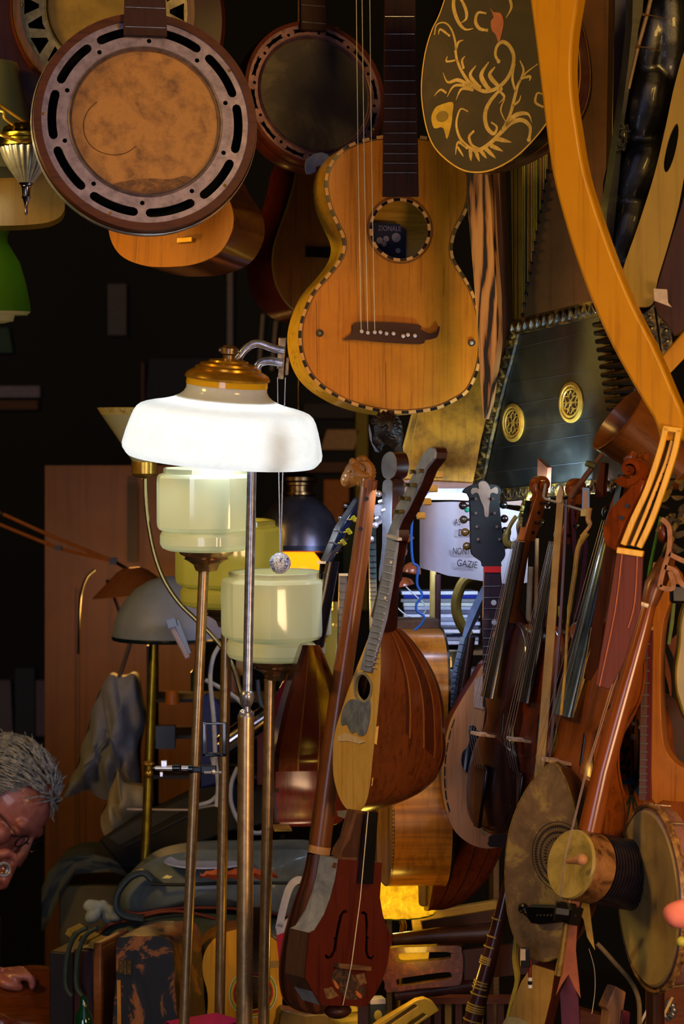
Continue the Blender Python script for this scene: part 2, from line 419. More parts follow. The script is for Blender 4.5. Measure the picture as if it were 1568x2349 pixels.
SKIN3 = plain('8f7430', 0.5, 0, '6a5420', 20)
NICKEL = plain('9c8e98', 0.42, 0.7, '726670', 60, bump=0.05)
PINKISH = plain('a07a80', 0.4, 0.7, '5f474e', 30, bump=0.1)
RIMW = wood('522a16', '30160a', 'X', rough=0.5, coat=0.15, wear=0.45)
tA = banjo('largest banjo, mottled tan skin in a grey metal flange with ten plain slots', 334, 279, 3.70, 256, 10, -7, 0.93, 0.655, NICKEL, RIMW, 98, -3, 'slot', SKIN1, 0.03)
tC = banjo('banjo with dark stained skin and pinkish pierced flange, behind the guitar neck', 722, 216, 4.20, 172, 22, -8, 0.95, 0.765, PINKISH, RED_WOOD, 62, 8, 'fancy', SKIN2, 0.05, rimm=RED_WOOD)
tB = banjo('banjo with yellow skin and zigzag cut flange, half behind the largest banjo', 240, 20, 4.02, 208, 12, 0, 0.93, 0.62, plain('8a7f5c', 0.4, 0.7, '4a4430', 40), wood('6d4a1e', '3a240e'), 60, 0, 'truss', SKIN3, 0.05, rimm=RED_WOOD)
b = B(); b.lathe([(.205, -.06), (.212, -.066), (.212, -.10), (.2, -.112), (.001, -.118)], 64, Matrix.Rotation(rad(90), 4, 'X')); obj('back_shell', b, wood('3e140e', '200908', rough=.4, coat=.3), tB)
b = B(); b.lathe([(.118, -.055), (.205, -.06)], 64, Matrix.Rotation(rad(90), 4, 'X')); obj('shell_face', b, wood('34100c', '1c0807', rough=.5, coat=.1), tB)
f = Fr(334, 279, 3.70, 10, -7); b = B(); b.strip(cr(f.Ls([(222,232),(204,250),(193,275),(194,305),(208,332),(232,348),(262,354),(290,349),(312,334)]), 4, False), .0012, -.0034, -.0029)
obj('crease_line', b, plain('5a3a1e', .7), tA)
b = B(); b.prism(cr(f.Ls([(255,424),(300,412),(345,408),(390,410),(425,402),(440,412),(405,436),(340,449),(290,444)]), 4), -.0034, -.0030); obj('dark_stain', b, mottle([(.35, '4a2e1a'), (.5, '6b4526'), (.65, '8a5f34')], 60, .6, 0), tA)
f = Fr(722, 216, 4.20, 22, -8); b = B(); b.prism(cr(f.Ls([(700,400),(698,372),(712,358),(735,352),(752,362),(748,378),(722,384),(720,396)]), 3), .004, .007); obj('white_tape', b, plain('8a8ca0', .6), tC)
# ------------------------------------------------------------------ generic bodies
def resample(out, n):
    pts = [V((p[0], p[1], 0)) for p in out]; pts.append(pts[0]); d = [0.0]
    for i in range(1, len(pts)): d.append(d[-1] + (pts[i] - pts[i - 1]).length)
    r, j = [], 0
    for k in range(n):
        s_ = d[-1] * k / n
        while d[j + 1] < s_: j += 1
        r.append(pts[j].lerp(pts[j + 1], (s_ - d[j]) / max(d[j + 1] - d[j], 1e-9)))
    return r
def box_body(t, out, th, top, side, back=None, hole=None, holes=None, z=0.0, names=('soundboard', 'sides', 'back')):
    hs = [circ(hole[0], hole[1], 40)] if hole else []
    hs += holes or []
    b = B(); b.prism(out, z - 0.003, z, hs); sb = obj(names[0], b, top, t)
    b = B(); n = len(out)
    b.loft([[(p[0], p[1], z - 0.001 - th * k / 4) for p in out] for k in range(5)]); obj(names[1], b, side, t, ang=60)
    b = B(); b.dome([(p[0], p[1]) for p in out], 0, -0.012, 5, pw=2); b.v = [(x, y, zz + z - th) for x, y, zz in b.v]; obj(names[2], b, back or side, t)
    return sb
def binding(out, w_, n, z=0.0006, k=2, side=0.0):
    r = resample(out, n); q = offset(r, w_); b = B()
    vs = [(p[0], p[1], z) for p in r] + [(p[0], p[1], z) for p in q]
    for i in range(n):
        j = (i + 1) % n; b.f.append((i, j, n + j, n + i)); b.m.append((i // k) % 2)
    b.v = vs
    o = len(b.v); b.v += [(p[0], p[1], z - 0.0035) for p in r] + [(p[0], p[1], z - 0.0035) for p in q]
    for i in range(n):
        j = (i + 1) % n; b.f.append((i, o + i, o + j, j)); b.m.append((i // k) % 2); b.f.append((n + i, n + j, o + n + j, o + n + i)); b.m.append(1)
    return b
def bowl(t, f, rows, mats, N=13, sub=4, ex=1.0, name='bowl'):
    """ribbed bowl behind the face; rows are (y, x left, x right, depth)"""
    rr = cr([V(r) for r in rows], sub, False); rings = []
    for y, xl, xr, D in rr:
        a, c = f.L(xl, y), f.L(xr, y); m_ = (a + c) / 2; h = (c - a) / 2; ring = []
        for k in range(N):
            a0, a1 = pi * k / N, pi * (k + 1) / N; g = 0.012
            for aa in ((a0 + g, a1 - g)):
                ring.append(m_ - h * cos(aa) + V((0, 0, -1)) * max(D, 0.001) * sin(aa) ** ex)
        rings.append(ring)
    b = B(); b.loft(rings, closed=False, seam=lambda k: 1 if k % 2 else (0 if (k // 2) % 2 else (2 if len(mats) > 2 else 0)))
    for ri, rv in ((0, True), (len(rings) - 1, False)):
        n = len(rings[0]); ids = tuple(ri * n + k for k in range(n)); b.f.append(ids[::-1] if rv else ids); b.m.append(0)
    return obj(name, b, mats, t, ang=25)
def neck_path(b, pts, ws, th, mi=0, fl=None):
    """half-round neck under the plane z = 0 along pts (frame coordinates)"""
    rings = []
    for i, p in enumerate(pts):
        a, c = V(pts[max(i - 1, 0)]), V(pts[min(i + 1, len(pts) - 1)]); t_ = (c - a); t_.z = 0; t_.normalize(); s_ = V((t_.y, -t_.x, 0)); w_ = ws[i] / 2; h = th[i] if isinstance(th, (list, tuple)) else th
        rings.append([V(p) + s_ * w_ * x - V((0, 0, h * z_)) for x, z_ in ((-1, 0), (1, 0), (1, .3), (.8, .68), (.45, .92), (0, 1), (-.45, .92), (-.8, .68), (-1, .3))])
    b.loft(rings, cap0=True, cap1=True, mi=mi); return b
def text(t, s, p, size, mat, name='lettering', rot=0.0, z=0.0012, sx=1.0):
    c = bpy.data.curves.new('ink', 'FONT'); c.body = s; c.size = size; c.extrude = 0.0002; c.align_x = 'LEFT'
    tmp = bpy.data.objects.new('ink', c); COL.objects.link(tmp); bpy.context.view_layer.update()
    me = bpy.data.meshes.new_from_object(tmp.evaluated_get(bpy.context.evaluated_depsgraph_get())); bpy.data.objects.remove(tmp)
    me.materials.clear(); me.materials.append(mat); me.name = name
    o = bpy.data.objects.new(name, me); COL.objects.link(o); o.parent = t; o.location = (p[0], p[1], p[2] + z if len(p) > 2 else z)
    o.rotation_euler = (0, 0, rad(rot)); o.scale = (sx, 1, 1); return o
def lerp(a, c, k): return (a[0] + (c[0] - a[0]) * k, a[1] + (c[1] - a[1]) * k)

# ------------------------------------------------------------------ the big parlour guitar with rope binding
f = Fr(890, 640, 4.0, 13, 0)
t = thing('guitar', 'large amber guitar with black and white rope binding, curled moustache bridge, hanging centre', 'guitar', f)
OUT = [(879,310),(835,318),(796,333),(769,355),(752,382),(744,412),(746,443),(754,478),(769,512),(784,545),(785,571),(774,598),(748,631),(720,663),(702,696),(688,737),(684,776),(690,820),(707,858),(733,887),(769,911),(805,928),(858,943),(907,949),(948,948),(1001,940),(1043,921),(1073,900),(1093,862),(1103,820),(1106,770),(1100,720),(1085,670),(1066,634),(1047,604),(1038,580),(1040,551),(1050,522),(1068,490),(1078,455),(1080,415),(1070,375),(1048,343),(1015,322),(970,312),(925,308)]
out = cr(f.Ls(OUT), 4)
AMBER = wood('b06808', '824505', rough=0.42, coat=0.2, g=1.3, wear=0.35, wc='7a4206')
box_body(t, out, 0.088, AMBER, wood('c2912c', '8f6414', 'X', rough=0.25, coat=0.7, g=0.5, wear=0.1), hole=(f.L(917, 527), 66 * f.u))
b = binding(out, 0.0050, 216, k=2); obj('rope_binding', b, [plain('c08a44', 0.5), BLACK], t, smooth=False)
q = resample(out, 216); b = B(); b.loft([[(p[0], p[1], .0005) for p in offset(q, .0060)], [(p[0], p[1], .0005) for p in offset(q, .0069)]]); obj('purfling_line', b, BLACK, t)
hc = f.L(917, 527)
b = B(); rI, rO = circ(hc, 66 * f.u, 112), circ(hc, 72.5 * f.u, 112)
for i in range(112):
    j = (i + 1) % 112; o_ = len(b.v); b.v += [tuple(rI[i][:2]) + (.0008,), tuple(rI[j][:2]) + (.0008,), tuple(rO[j][:2]) + (.0008,), tuple(rO[i][:2]) + (.0008,), tuple(rI[i][:2]) + (-.003,), tuple(rI[j][:2]) + (-.003,)]
    b.f += [(o_, o_ + 3, o_ + 2, o_ + 1), (o_, o_ + 1, o_ + 5, o_ + 4)]; b.m += [(i // 4) % 2] * 2
obj('rosette', b, [plain('cf9550', 0.5), BLACK], t, smooth=False)
for r_ in (74.5, 77.0):
    b = B(); b.loft([[tuple(p[:2]) + (.0004,) for p in circ(hc, r_ * f.u, 72)], [tuple(p[:2]) + (.0004,) for p in circ(hc, (r_ + 1.2) * f.u, 72)]]); obj('rosette_ring', b, BLACK, t)
# fingerboard, frets, neck
L4 = lambda pts, z=0.0: [f.L(x, y, z) for x, y in pts]
b = B(); b.prism(L4([(877, 452), (884, -230), (946, -230), (958, 452)]), 0.0, 0.006); fb = obj('fingerboard', b, wood('2c0f0a', '140605', rough=0.65, coat=0.0), t)
b = B()
for y in (38, 78, 115, 151, 185, 216, 248, 279, 305, 330, 352, 374, 396):
    k = (452 - y) / 682; p, q = f.L(878 + 7 * k, y, .0065), f.L(957 - 12 * k, y, .0065); b.tube([p, q], 0.0007, 6)
obj('frets', b, STEEL, fb)
b = B(); neck_path(b, [f.L(917, 330, -.003), f.L(916, 250, 0), f.L(915, -60, 0), f.L(915, -330, 0)], [.055, .052, .047, .042], [.05, .022, .02, .018]); obj('neck', b, DARK_WOOD, t)
# bridge with moustache ends and pins
br = cr([f.L(*p) for p in ((787, 778), (806, 762), (812, 741), (880, 740), (958, 746), (962, 756), (985, 768), (999, 762), (1006, 749), (1001, 772), (985, 779), (972, 781), (962, 790), (880, 786), (815, 780), (788, 780))], 3)
b = B(); b.prism(br, 0, 0.007); brd = obj('bridge', b, wood('3a170b', '1c0a05', 'X'), t, bevel=0.0012)
for x, y in ((829, 760), (843, 763), (859, 762), (872, 762), (886, 765), (902, 765), (924, 771), (935, 768), (951, 770)):
    b = B(); b.ball(f.L(x, y, .0085), .0034, 10, 6); obj('bridge_pin', b, plain('c9b8b4', 0.35), brd)
for x, y, c_ in ((733, 764, '6b6248'), (1081, 786, 'a59e92')):
    b = B(); b.lathe([(.0062, 0), (.0060, .003), (.004, .003), (.0035, .0015), (.0001, .002)], 16, Matrix.Translation(f.L(x, y)) @ Matrix.Rotation(rad(90), 4, 'X')); obj('side_dot', b, plain('3c2a18', 0.5, 0, '1b120a'), t)
    b = B(); b.ball(f.L(x, y, .002), .0036, 10, 6); obj('dot_centre', b, plain(c_, 0.5), t)
for xs in ((816, 828), (829, 843), (847, 859)):
    b = B(); b.tube([f.L(xs[0], -80, .03), f.L((xs[0] + xs[1]) / 2 - 1, 380, .02), f.L(xs[1], 757, .009)], 0.00055, 5); obj('string', b, GUTS, t)
# cracks and label inside
for pts in (((725, 690), (727, 860)), ((800, 780), (801, 915)), ((1018, 610), (1016, 680)), ((884, 830), (885, 940))):
    b = B(); b.strip([f.L(*p) for p in pts], .0005, 0, .0003); obj('crack', b, plain('2a1206', 0.7), t)
b = B(); z = -0.083; b.prism([f.L(*p, z) for p in ((850, 510), (915, 514), (930, 530), (930, 600), (850, 604))], z, z + .0006); lb = obj('paper_label', b, plain('1b1f3a', 0.6, 0, '11142a'), t)
text(lb, 'ZIONALE', f.L(866, 529, z), 0.012, plain('8d86a0', 0.6), sx=0.8)
b = B()
for x, y, r_ in ((870, 552, 8), (885, 548, 7), (908, 545, 11), (912, 575, 6), (880, 560, 6)):
    b.prism(circ(f.L(x, y, z), r_ * f.u, 14), z + .0006, z + .001)
obj('medal_print', b, plain('9a8f93', 0.6), lb)

# ------------------------------------------------------------------ inlaid bowl-back lute with painted scrolls
f = Fr(1130, 180, 3.66, -36, 0)
t = thing('inlaid_lute', 'bowl back lute with pale scrollwork and a pink flower inlaid on brown', 'lute', f)
OUT = [(1090,-140),(1040,-60),(1008,30),(989,70),(974,122),(966,184),(967,237),(977,294),(993,335),(1022,367),(1059,391),(1095,397),(1132,390),(1177,366),(1214,333),(1250,290),(1275,245),(1288,184),(1291,120),(1282,50),(1262,-20),(1230,-90),(1185,-150),(1135,-170)]
out = cr(f.Ls(OUT), 4)
b = B(); b.prism(out, -.004, 0); obj('back_plate', b, mottle([(0.3, '180e06'), (0.5, '2c1c0c'), (0.65, '402c12'), (0.85, '22160a')], 9, 0.65, 0.02, 0.0), t)
q = resample(out, 160); b = B(); b.loft([[(p[0], p[1], .0008) for p in q], [(p[0], p[1], .0008) for p in offset(q, .0022)]]); b.loft([[(p[0], p[1], .0008) for p in q], [(p[0], p[1], -.004) for p in q]]); obj('yellow_edging', b, plain('c8921e', 0.4), t)
rows = [(-150, 1100, 1180, .06), (-80, 1048, 1232, .13), (0, 1010, 1264, .185), (80, 984, 1284, .205), (170, 968, 1289, .212), (240, 968, 1276, .198), (300, 980, 1243, .165), (350, 1008, 1196, .115), (380, 1040, 1150, .07), (396, 1085, 1105, .03)]
bowl(t, f, rows, [wood('4a2614', '1f0e08', rough=0.3, coat=0.5), plain('a8782e', 0.4), wood('30170e', '140805', rough=0.3, coat=0.5)], 11, 5)
qq = lambda x, y: f.L(928 + x / 2.45, y / 2.45)
S_ = [([(168,192),(180,140),(225,128),(262,165),(285,240),(290,320),(320,400),(370,470),(440,512),(510,500),(570,450),(605,380),(612,310),(585,255),(548,236),(518,262),(510,310),(528,345)], 7, 20),
 ([(372,485),(300,450),(242,462),(215,408)], 20, 3), ([(380,505),(320,500),(288,562)], 16, 3), ([(360,485),(280,482),(238,545)], 14, 4), ([(230,520),(200,505),(165,540)], 12, 3),
 ([(540,500),(480,570),(452,640),(462,715),(500,752),(518,715),(490,690)], 22, 9), ([(530,510),(560,545),(530,580)], 14, 4),
 ([(540,745),(590,650),(620,540),(640,470),(680,412),(745,362)], 18, 6), ([(640,470),(668,400),(650,345)], 10, 8), ([(625,520),(605,440),(620,360)], 12, 7), ([(600,600),(640,570),(652,540)], 10, 6), ([(660,440),(705,430),(700,455)], 14, 5),
 ([(352,625),(312,615),(290,700),(320,790),(400,845),(480,805),(550,735),(600,690),(660,675),(705,715),(698,785)], 8, 22), ([(560,720),(620,650),(690,640),(715,690)], 26, 3), ([(385,740),(362,770),(378,815),(420,835)], 14, 8),
 ([(280,-40),(275,40),(300,120),(340,165),(385,160)], 22, 5), ([(320,0),(345,60),(345,105),(318,128)], 18, 6), ([(455,75),(412,72),(398,120),(420,160),(462,170)], 10, 16),
 ([(470,500),(430,425),(470,352)], 26, 8), ([(530,488),(478,425),(505,380)], 22, 8), ([(420,490),(368,425),(398,372)], 20, 6), ([(330,380),(322,340),(340,315)], 14, 4), ([(285,290),(300,240),(330,225)], 14, 4), ([(280,340),(235,345),(240,315)], 10, 4), ([(250,200),(200,165),(190,195)], 12, 4),
 ([(350,830),(300,800),(285,870)], 16, 3), ([(370,850),(372,905)], 22, 4), ([(400,850),(420,908)], 22, 4), ([(430,850),(460,890)], 20, 4), ([(460,840),(512,890)], 22, 3), ([(490,820),(552,850)], 22, 3), ([(520,780),(600,800)], 24, 3), ([(775,600),(735,575),(745,525),(775,530)], 12, 6), ([(570,100),(600,40),(585,-20)], 5, 16), ([(300,830),(330,880)], 12, 3), ([(560,560),(540,620),(570,690)], 8, 4)]
b = B()
for pts, w0, w1 in S_:
    c = cr([qq(*p) for p in pts], 6, False); n = len(c)
    ws = []
    for i in range(n):
        k = i / (n - 1); ws.append((w0 + (w1 - w0) * k) * (0.5 + 0.6 * sin(pi * min(max(k, .05), .95))) * 1.45 * f.u / 2.45)
    b.strip(c, ws, 0, .0005)
    for e, r_ in ((c[-1], w1), (c[0], w0)):
        if r_ > 5: b.prism(circ(e, r_ * .62 * f.u / 2.45, 10), 0, .0006)
obj('scroll_inlay', b, mottle([(0.3, '8f6c28'), (0.5, 'b8923f'), (0.7, 'd4b060')], 40, 0.5, 0), t)
b = B(); b.prism(cr([qq(*p) for p in ((478,40),(500,68),(540,75),(556,120),(550,170),(530,240),(512,195),(490,170),(484,120),(500,95))], 3), 0, .0007); obj('pink_flower', b, plain('c0603c', 0.5, 0, 'a04a34', 30), t, label='pink flower')
b = B(); b.prism(cr([qq(*p) for p in ((150,660),(170,610),(200,590),(270,575),(268,640),(262,700),(238,782),(222,730),(205,715),(165,720))], 3), 0, .0007); yf = obj('yellow_flower', b, plain('c9a226', 0.5, 0, 'a4801c', 40), t)
b = B(); b.prism(circ(qq(212, 655), 17 * f.u, 18, 13 * f.u), .0007, .001); obj('flower_centre', b, plain('7d6212', 0.5), yf)

# ------------------------------------------------------------------ curved yellow harp neck in front, and the yellow pegbox under it
f = Fr(1330, 500, 3.5, -22, 0)
t = thing('harp_neck', 'long curved yellow maple beam sweeping down in front of the inlaid lute', 'harp neck', f)
LE = [(1190,-160),(1208,-60),(1215,0),(1228,100),(1240,200),(1252,300),(1267,400),(1292,500),(1323,600),(1360,700),(1406,800),(1462,900),(1500,965),(1512,1010)]
RE = [(1560,1010),(1566,960),(1543,900),(1500,800),(1450,700),(1408,600),(1372,500),(1341,400),(1323,300),(1310,200),(1311,100),(1325,0),(1340,-60),(1380,-160)]
b = B(); b.prism([p for p in cr(f.Ls(LE), 4, False)] + [p for p in cr(f.Ls(RE), 4, False)], -.038, 0)
MAPLE = wood('b8800c', '946008', rough=0.4, coat=0.2, g=0.6, wear=0.18, wc='8a5a10')
obj('beam', b, MAPLE, t, bevel=0.009)
f = Fr(1490, 1120, 3.45, -12, 0)
t = thing('yellow_pegbox', 'bright yellow slotted pegbox above a maroon fretless board', 'pegbox', f)
YEL = wood('e0ac1e', 'b07f10', rough=0.4, coat=0.3, wear=0.15, wc='7a5a08')
rails = [([(1526,980),(1514,1030),(1484,1120),(1452,1190),(1428,1250)], 13), ([(1556,985),(1545,1040),(1516,1130),(1490,1200),(1464,1256)], 13), ([(1540,1010),(1526,1060),(1498,1130),(1474,1190),(1448,1252)], 9)]
for pts, w_ in rails:
    b = B(); b.strip(cr(f.Ls(pts), 4, False), w_ * f.u, -.02 if w_ > 10 else -.014, 0 if w_ > 10 else -.006); obj('rail', b, YEL, t, bevel=0.001)
b = B(); b.strip([f.L(1520, 982), f.L(1562, 988)], 12 * f.u, -.02, 0); b.strip([f.L(1414, 1262), f.L(1474, 1271)], 14 * f.u, -.02, .003); obj('end_block', b, YEL, t, bevel=0.001)
b = B(); b.prism([f.L(*p) for p in ((1524,984),(1558,990),(1530,1110),(1470,1258),(1424,1250),(1484,1120))], -.024, -.019); obj('pegbox_floor', b, plain('6a5210', 0.6, 0, '463608'), t)
b = B()
for k in range(11):
    y = 1020 + 21 * k; x = 1526 - (y - 980) * .36; b.ball(f.L(x + 4, y, -.012), .0013, 6, 4)
    b.ball(f.L(x + 34 - (y - 980) * .02, y + 4, -.006), .0013, 6, 4)
obj('peg_holes', b, BLACK, t)
b = B(); b.prism([f.L(*p) for p in ((1414,1266),(1474,1274),(1468,1400),(1430,1520),(1398,1583),(1364,1572),(1390,1420))], -.012, 0); fb = obj('maroon_board', b, wood('5e2c24', '472019', rough=0.55, coat=0.0, wear=0.1), t, bevel=0.0015)
for pts in (((1426,1268),(1410,1400),(1374,1574)), ((1461,1272),(1455,1380),(1440,1440))):
    b = B(); b.tube(cr([f.L(x, y, .0015) for x, y in pts], 4, False), .0009, 6); obj('string', b, plain('b8683e', 0.5), fb)

# ------------------------------------------------------------------ zebra-striped post and the harp behind
f = Fr(1105, 650, 3.86, -20, 0)
b = B(); b.prism(cr(f.Ls([(1069,392),(1118,392),(1130,560),(1142,740),(1132,850),(1112,962),(1102,905),(1094,760),(1082,600)]), 3), -.03, 0)
single('striped_post', 'pale post with black zebra grain, between the amber guitar and the harp', 'post', f, b, zebra(), bevel=0.002)
f = Fr(1210, 560, 4.22, -15, 0)
t = thing('harp', 'dark strung harp with dotted string pins, behind the zebra post', 'harp', f)
b = B(); b.prism(f.Ls([(1122,-60),(1150,-60),(1152,400),(1170,740),(1160,830),(1128,880)]), -.03, .02); obj('column', b, wood('4a2a1c', '241109', wear=0.4), t, bevel=0.003)
b = B(); b.prism(f.Ls([(1262,300),(1300,-60),(1404,-60),(1424,300),(1400,760),(1185,790)]), -.05, 0); obj('soundboard', b, wood('6a4620', '4c3014', rough=0.6, coat=0, g=.4, wear=0.3), t)
b = B(); b.prism(f.Ls([(1150,-60),(1300,-60),(1262,300),(1250,400),(1192,760),(1165,800)]), -.06, -.05); obj('back_board', b, wood('7a6420', '584714', rough=0.5, coat=0, g=.5), t)
for k in range(15):
    x, y = 1254 - 4.0 * k, 392 + 23.6 * k
    b = B(); b.tube([f.L(x, y, .004), f.L(x + 2, 40, .004), f.L(x + 3, -60, .004)], .00075, 5)
    obj('string', b, plain('a8303a' if k in (3, 10) else ('1a1512' if k % 7 == 5 else 'b09a3c'), 0.4), t)
    b = B(); b.ball(f.L(x, y, .004), .0034, 8, 6); obj('string_pin', b, BLACK, t)
b = B()
for x in (1170, 1178, 1187): b.tube([f.L(x, 780, -.04), f.L(x - 2, -60, -.04)], .0008, 5)
obj('low_strings', b, plain('3a2c14', 0.5), t)

# ------------------------------------------------------------------ black psaltery in a gilt frame
f = Fr(1260, 930, 4.0, -60, 0)
t = thing('psaltery', 'black psaltery in a gilt frame with two gold rosettes and black tuning pegs', 'psaltery', f)
board = f.Ls([(1188,770),(1372,722),(1392,820),(1420,940),(1440,1105),(1105,1135),(1112,1110)])
BLK = mottle([(0.3, '0a0a0a'), (0.5, '1c1d1c'), (0.7, '303330'), (0.9, '14120f')], 14, 0.42, 0.06, 0.25)
b = B(); b.prism(board, -.05, 0); obj('board', b, BLK, t)
b = B()
for (a, c) in (((1180,800),(1372,755)), ((1165,880),(1385,845)), ((1150,935),(1400,890)), ((1140,990),(1405,955)), ((1130,1030),(1420,985)), ((1118,1085),(1430,1050))): b.strip([f.L(*a), f.L(*c)], .0007, 0, .0004)
obj('plank_seams', b, plain('3a3f42', 0.5), t)
GILT = mottle([(0.3, '0e0a05'), (0.5, '2e2210'), (0.62, '8a6a2a'), (0.75, '241a0c')], 60, 0.35, 0.8, 0.4)
def carved(t_, pts, w_, h, name='gilt_frame', mat=GILT, step=.009):
    b_ = B(); b_.strip(pts, w_, -.03, h * .5)
    for i in range(len(pts) - 1):
        a, c = V(pts[i]), V(pts[i + 1]); n = max(2, int((c - a).length / step))
        for k in range(n):
            p = a.lerp(c, (k + .5) / n); b_.ball((p.x, p.y, h * .5), (step * .42, w_ * .42, h * .6), 6, 5, M=Matrix.Rotation(math.atan2((c - a).y, (c - a).x) + (.5 if k % 2 else -.5), 3, 'Z'))
    return obj(name, b_, mat, t_)
carved(t, f.Ls([(1180,752),(1376,706)]), .026, .012)
carved(t, f.Ls([(1184,755),(1150,880),(1118,1010),(1096,1130)]), .026, .010)
carved(t, f.Ls([(1098,1140),(1445,1108)]), .02, .008)
for x, y, rx, ry in ((1177, 970, 20, 44), (1310, 923, 21, 47)):
    c = f.L(x, y); r_ = (f.L(x, y - ry) - f.L(x, y + ry)).length / 2
    b = B(); b.lathe([(r_ * .62, .001), (r_ * .66, .003), (r_ * .8, .002), (r_ * .84, .0035), (r_, .002), (r_, 0)], 40, Matrix.Translation(c) @ Matrix.Rotation(rad(90), 4, 'X'))
    ro = obj('rosette', b, plain('c99b3c', 0.4, 0.2, '96702a', 50), t)
    b = B(); b.prism(circ(c, r_ * .64, 30), 0, .0008, ); obj('rosette_ground', b, plain('4a2a12', 0.6), ro)
    b = B(); b.prism(circ(c, r_ * .09, 10), .0008, .002)
    for k in range(6):
        a = pi / 6 + pi * k / 3; d1 = V((cos(a), sin(a), 0)); d2 = V((-sin(a), cos(a), 0)); cc = V((c[0], c[1], 0))
        for s_ in (-1, 1): b.strip(cr([cc + d1 * r_ * .08, cc + d1 * r_ * .3 + d2 * s_ * r_ * .16, cc + d1 * r_ * .6], 4, False), .0013, .0008, .002)
        a2 = a + pi / 6; d3 = V((cos(a2), sin(a2), 0)); b.strip([cc + d3 * r_ * .12, cc + d3 * r_ * .62], .001, .0008, .002)
        b.prism(circ(cc + d3 * r_ * .38, r_ * .09, 8), .0008, .002)
    obj('tracery', b, plain('b88a34', 0.45), ro)
for k in range(11):
    x, y = 1372 + 3.2 * k, 744 + 19.3 * k; p = f.L(x, y, .006); b = B()
    M_ = Matrix.Translation(p) @ Matrix.Rotation(rad(-90), 4, 'Z')
    b.lathe([(.004, -.012), (.0045, 0), (.006, .012), (.0045, .03), (.008, .05), (.009, .075), (.001, .082)], 8, M_, caps=True); obj('tuning_peg', b, BLACK, t)
b = B(); b.prism([f.L(*p) for p in ((1374,745),(1392,742),(1432,940),(1412,945))], -.03, .004); obj('pin_block', b, plain('6a5018', 0.4, 0.3, '30220a', 60), t)
b = B()
for k in range(34): p = f.L(1160 - 1.9 * k, 850 + 8.2 * k, .004); b.tube([p, p + V((-.016, 0, .004))], .0011, 5)
obj('hitch_pins', b, plain('4a4034', 0.35, 0.8), t)
f = Fr(1470, 800, 4.3, -10, 0); t = thing('gilt_picture_frame', 'ornate gilt carved frame behind the yellow harp neck', 'frame', f)
b = B(); b.prism(f.Ls([(1385,760),(1500,720),(1500,940),(1400,960)]), -.02, 0); obj('panel', b, wood('8a7420', '5c4c12', rough=0.6, coat=0, g=.3), t)
carved(t, f.Ls([(1482,690),(1498,800),(1512,900)]), .022, .012, 'carved_side'); carved(t, f.Ls([(1430,700),(1535,690)]), .018, .012, 'carved_top'); carved(t, f.Ls([(1520,720),(1535,840)]), .02, .012, 'carved_outer')
f = Fr(1500, 830, 3.75, 0, 0); b = B(); b.prism(f.Ls([(1500,840),(1600,725),(1600,790),(1526,868)]), -.03, 0)
single('yellow_batten', 'short yellow wooden bar crossing behind the lower end of the curved beam', 'bar', f, b, MAPLE, bevel=.002)

# ------------------------------------------------------------------ upper right corner
f = Fr(1500, 420, 3.62, -8, 0)
t = thing('pierced_board', 'pale yellow curved board with an oval hole, at the right edge', 'board', f)
b = B(); b.prism(cr(f.Ls([(1640,60),(1580,95),(1549,185),(1526,290),(1500,400),(1462,520),(1428,618),(1412,700),(1460,704),(1496,696),(1508,640),(1532,560),(1556,470),(1575,370),(1600,280),(1640,220)]), 4), -.016, 0, [cr(f.Ls([(1553,284),(1555,310),(1546,356),(1534,388),(1525,394),(1522,372),(1531,326),(1543,294)]), 4)])
obj('board', b, wood('8c7430', '745c1e', rough=0.5, coat=0.05, g=.5, wear=0.15, wc='5e4e1a'), t, bevel=.002)
b = B(); b.prism(cr(f.Ls([(1500,690),(1532,570),(1562,470),(1600,330),(1640,330),(1640,640),(1560,760),(1530,740)]), 3), -.06, -.018); obj('brown_side', b, wood('3a1c10', '1e0e08', rough=.5, coat=.1), t)
f = Fr(1515, 685, 3.60, 20, 0); b = B(); b.prism(f.Ls([(1498,662),(1529,664),(1531,694),(1540,705),(1500,690)]), 0, .0006)
single('paper_tag', 'small white paper tag at the foot of the pierced yellow board', 'tag', f, b, plain('b8a79c', 0.7))
f = Fr(1440, 300, 3.95, 0, 0)
b = B(); b.prism(f.Ls([(1408,-60),(1450,-60),(1446,200),(1432,330),(1420,700),(1396,700)]), -.08, 0); single('dark_post', 'dark brown upright post right of the harp soundboard', 'post', f, b, wood('1e0e0a', '0e0604'), bevel=.002)
f = Fr(1430, 300, 3.8, 25, 0)
b = B(); b.prism(f.Ls([(1452,-60),(1480,-60),(1470,60),(1445,190),(1428,300),(1420,400),(1404,560),(1384,602),(1392,480),(1408,380),(1424,270),(1440,150),(1449,60)]), -.02, 0)
single('grey_strut', 'thin grey weathered strut left of the leather bag', 'strut', f, b, mottle([(0.3, '3a382c'), (0.6, '5e5b48'), (0.8, '77745e')], 14, 0.6))
t = thing('drone_pipe', 'cream coloured stick tied with string above the leather bag', 'pipe', Fr(1465, 100, 3.72))
f = Fr(1465, 100, 3.72)
b = B(); b.tube([f.L(1504, -60), f.L(1484, 30), f.L(1462, 110), f.L(1441, 204)], [5.4 * f.u, 5 * f.u, 4.4 * f.u, 3.6 * f.u], 10); obj('stick', b, plain('8c7350', 0.45, 0, '6b5638', 60), t)
for x, y in ((1476, 35), (1462, 108)):
    b = B(); b.tube(cr([f.L(x - 3, y, .006), f.L(x + 14, y, .004), f.L(x + 38, y + 5, 0), f.L(x + 52, y + 10, -.004)], 4, False), .0009, 6); b.tube([f.L(x - 5, y - 2, .003), f.L(x + 5, y - 1, .005)], .0022, 6); obj('tie_string', b, plain('5e4020', 0.7), t)
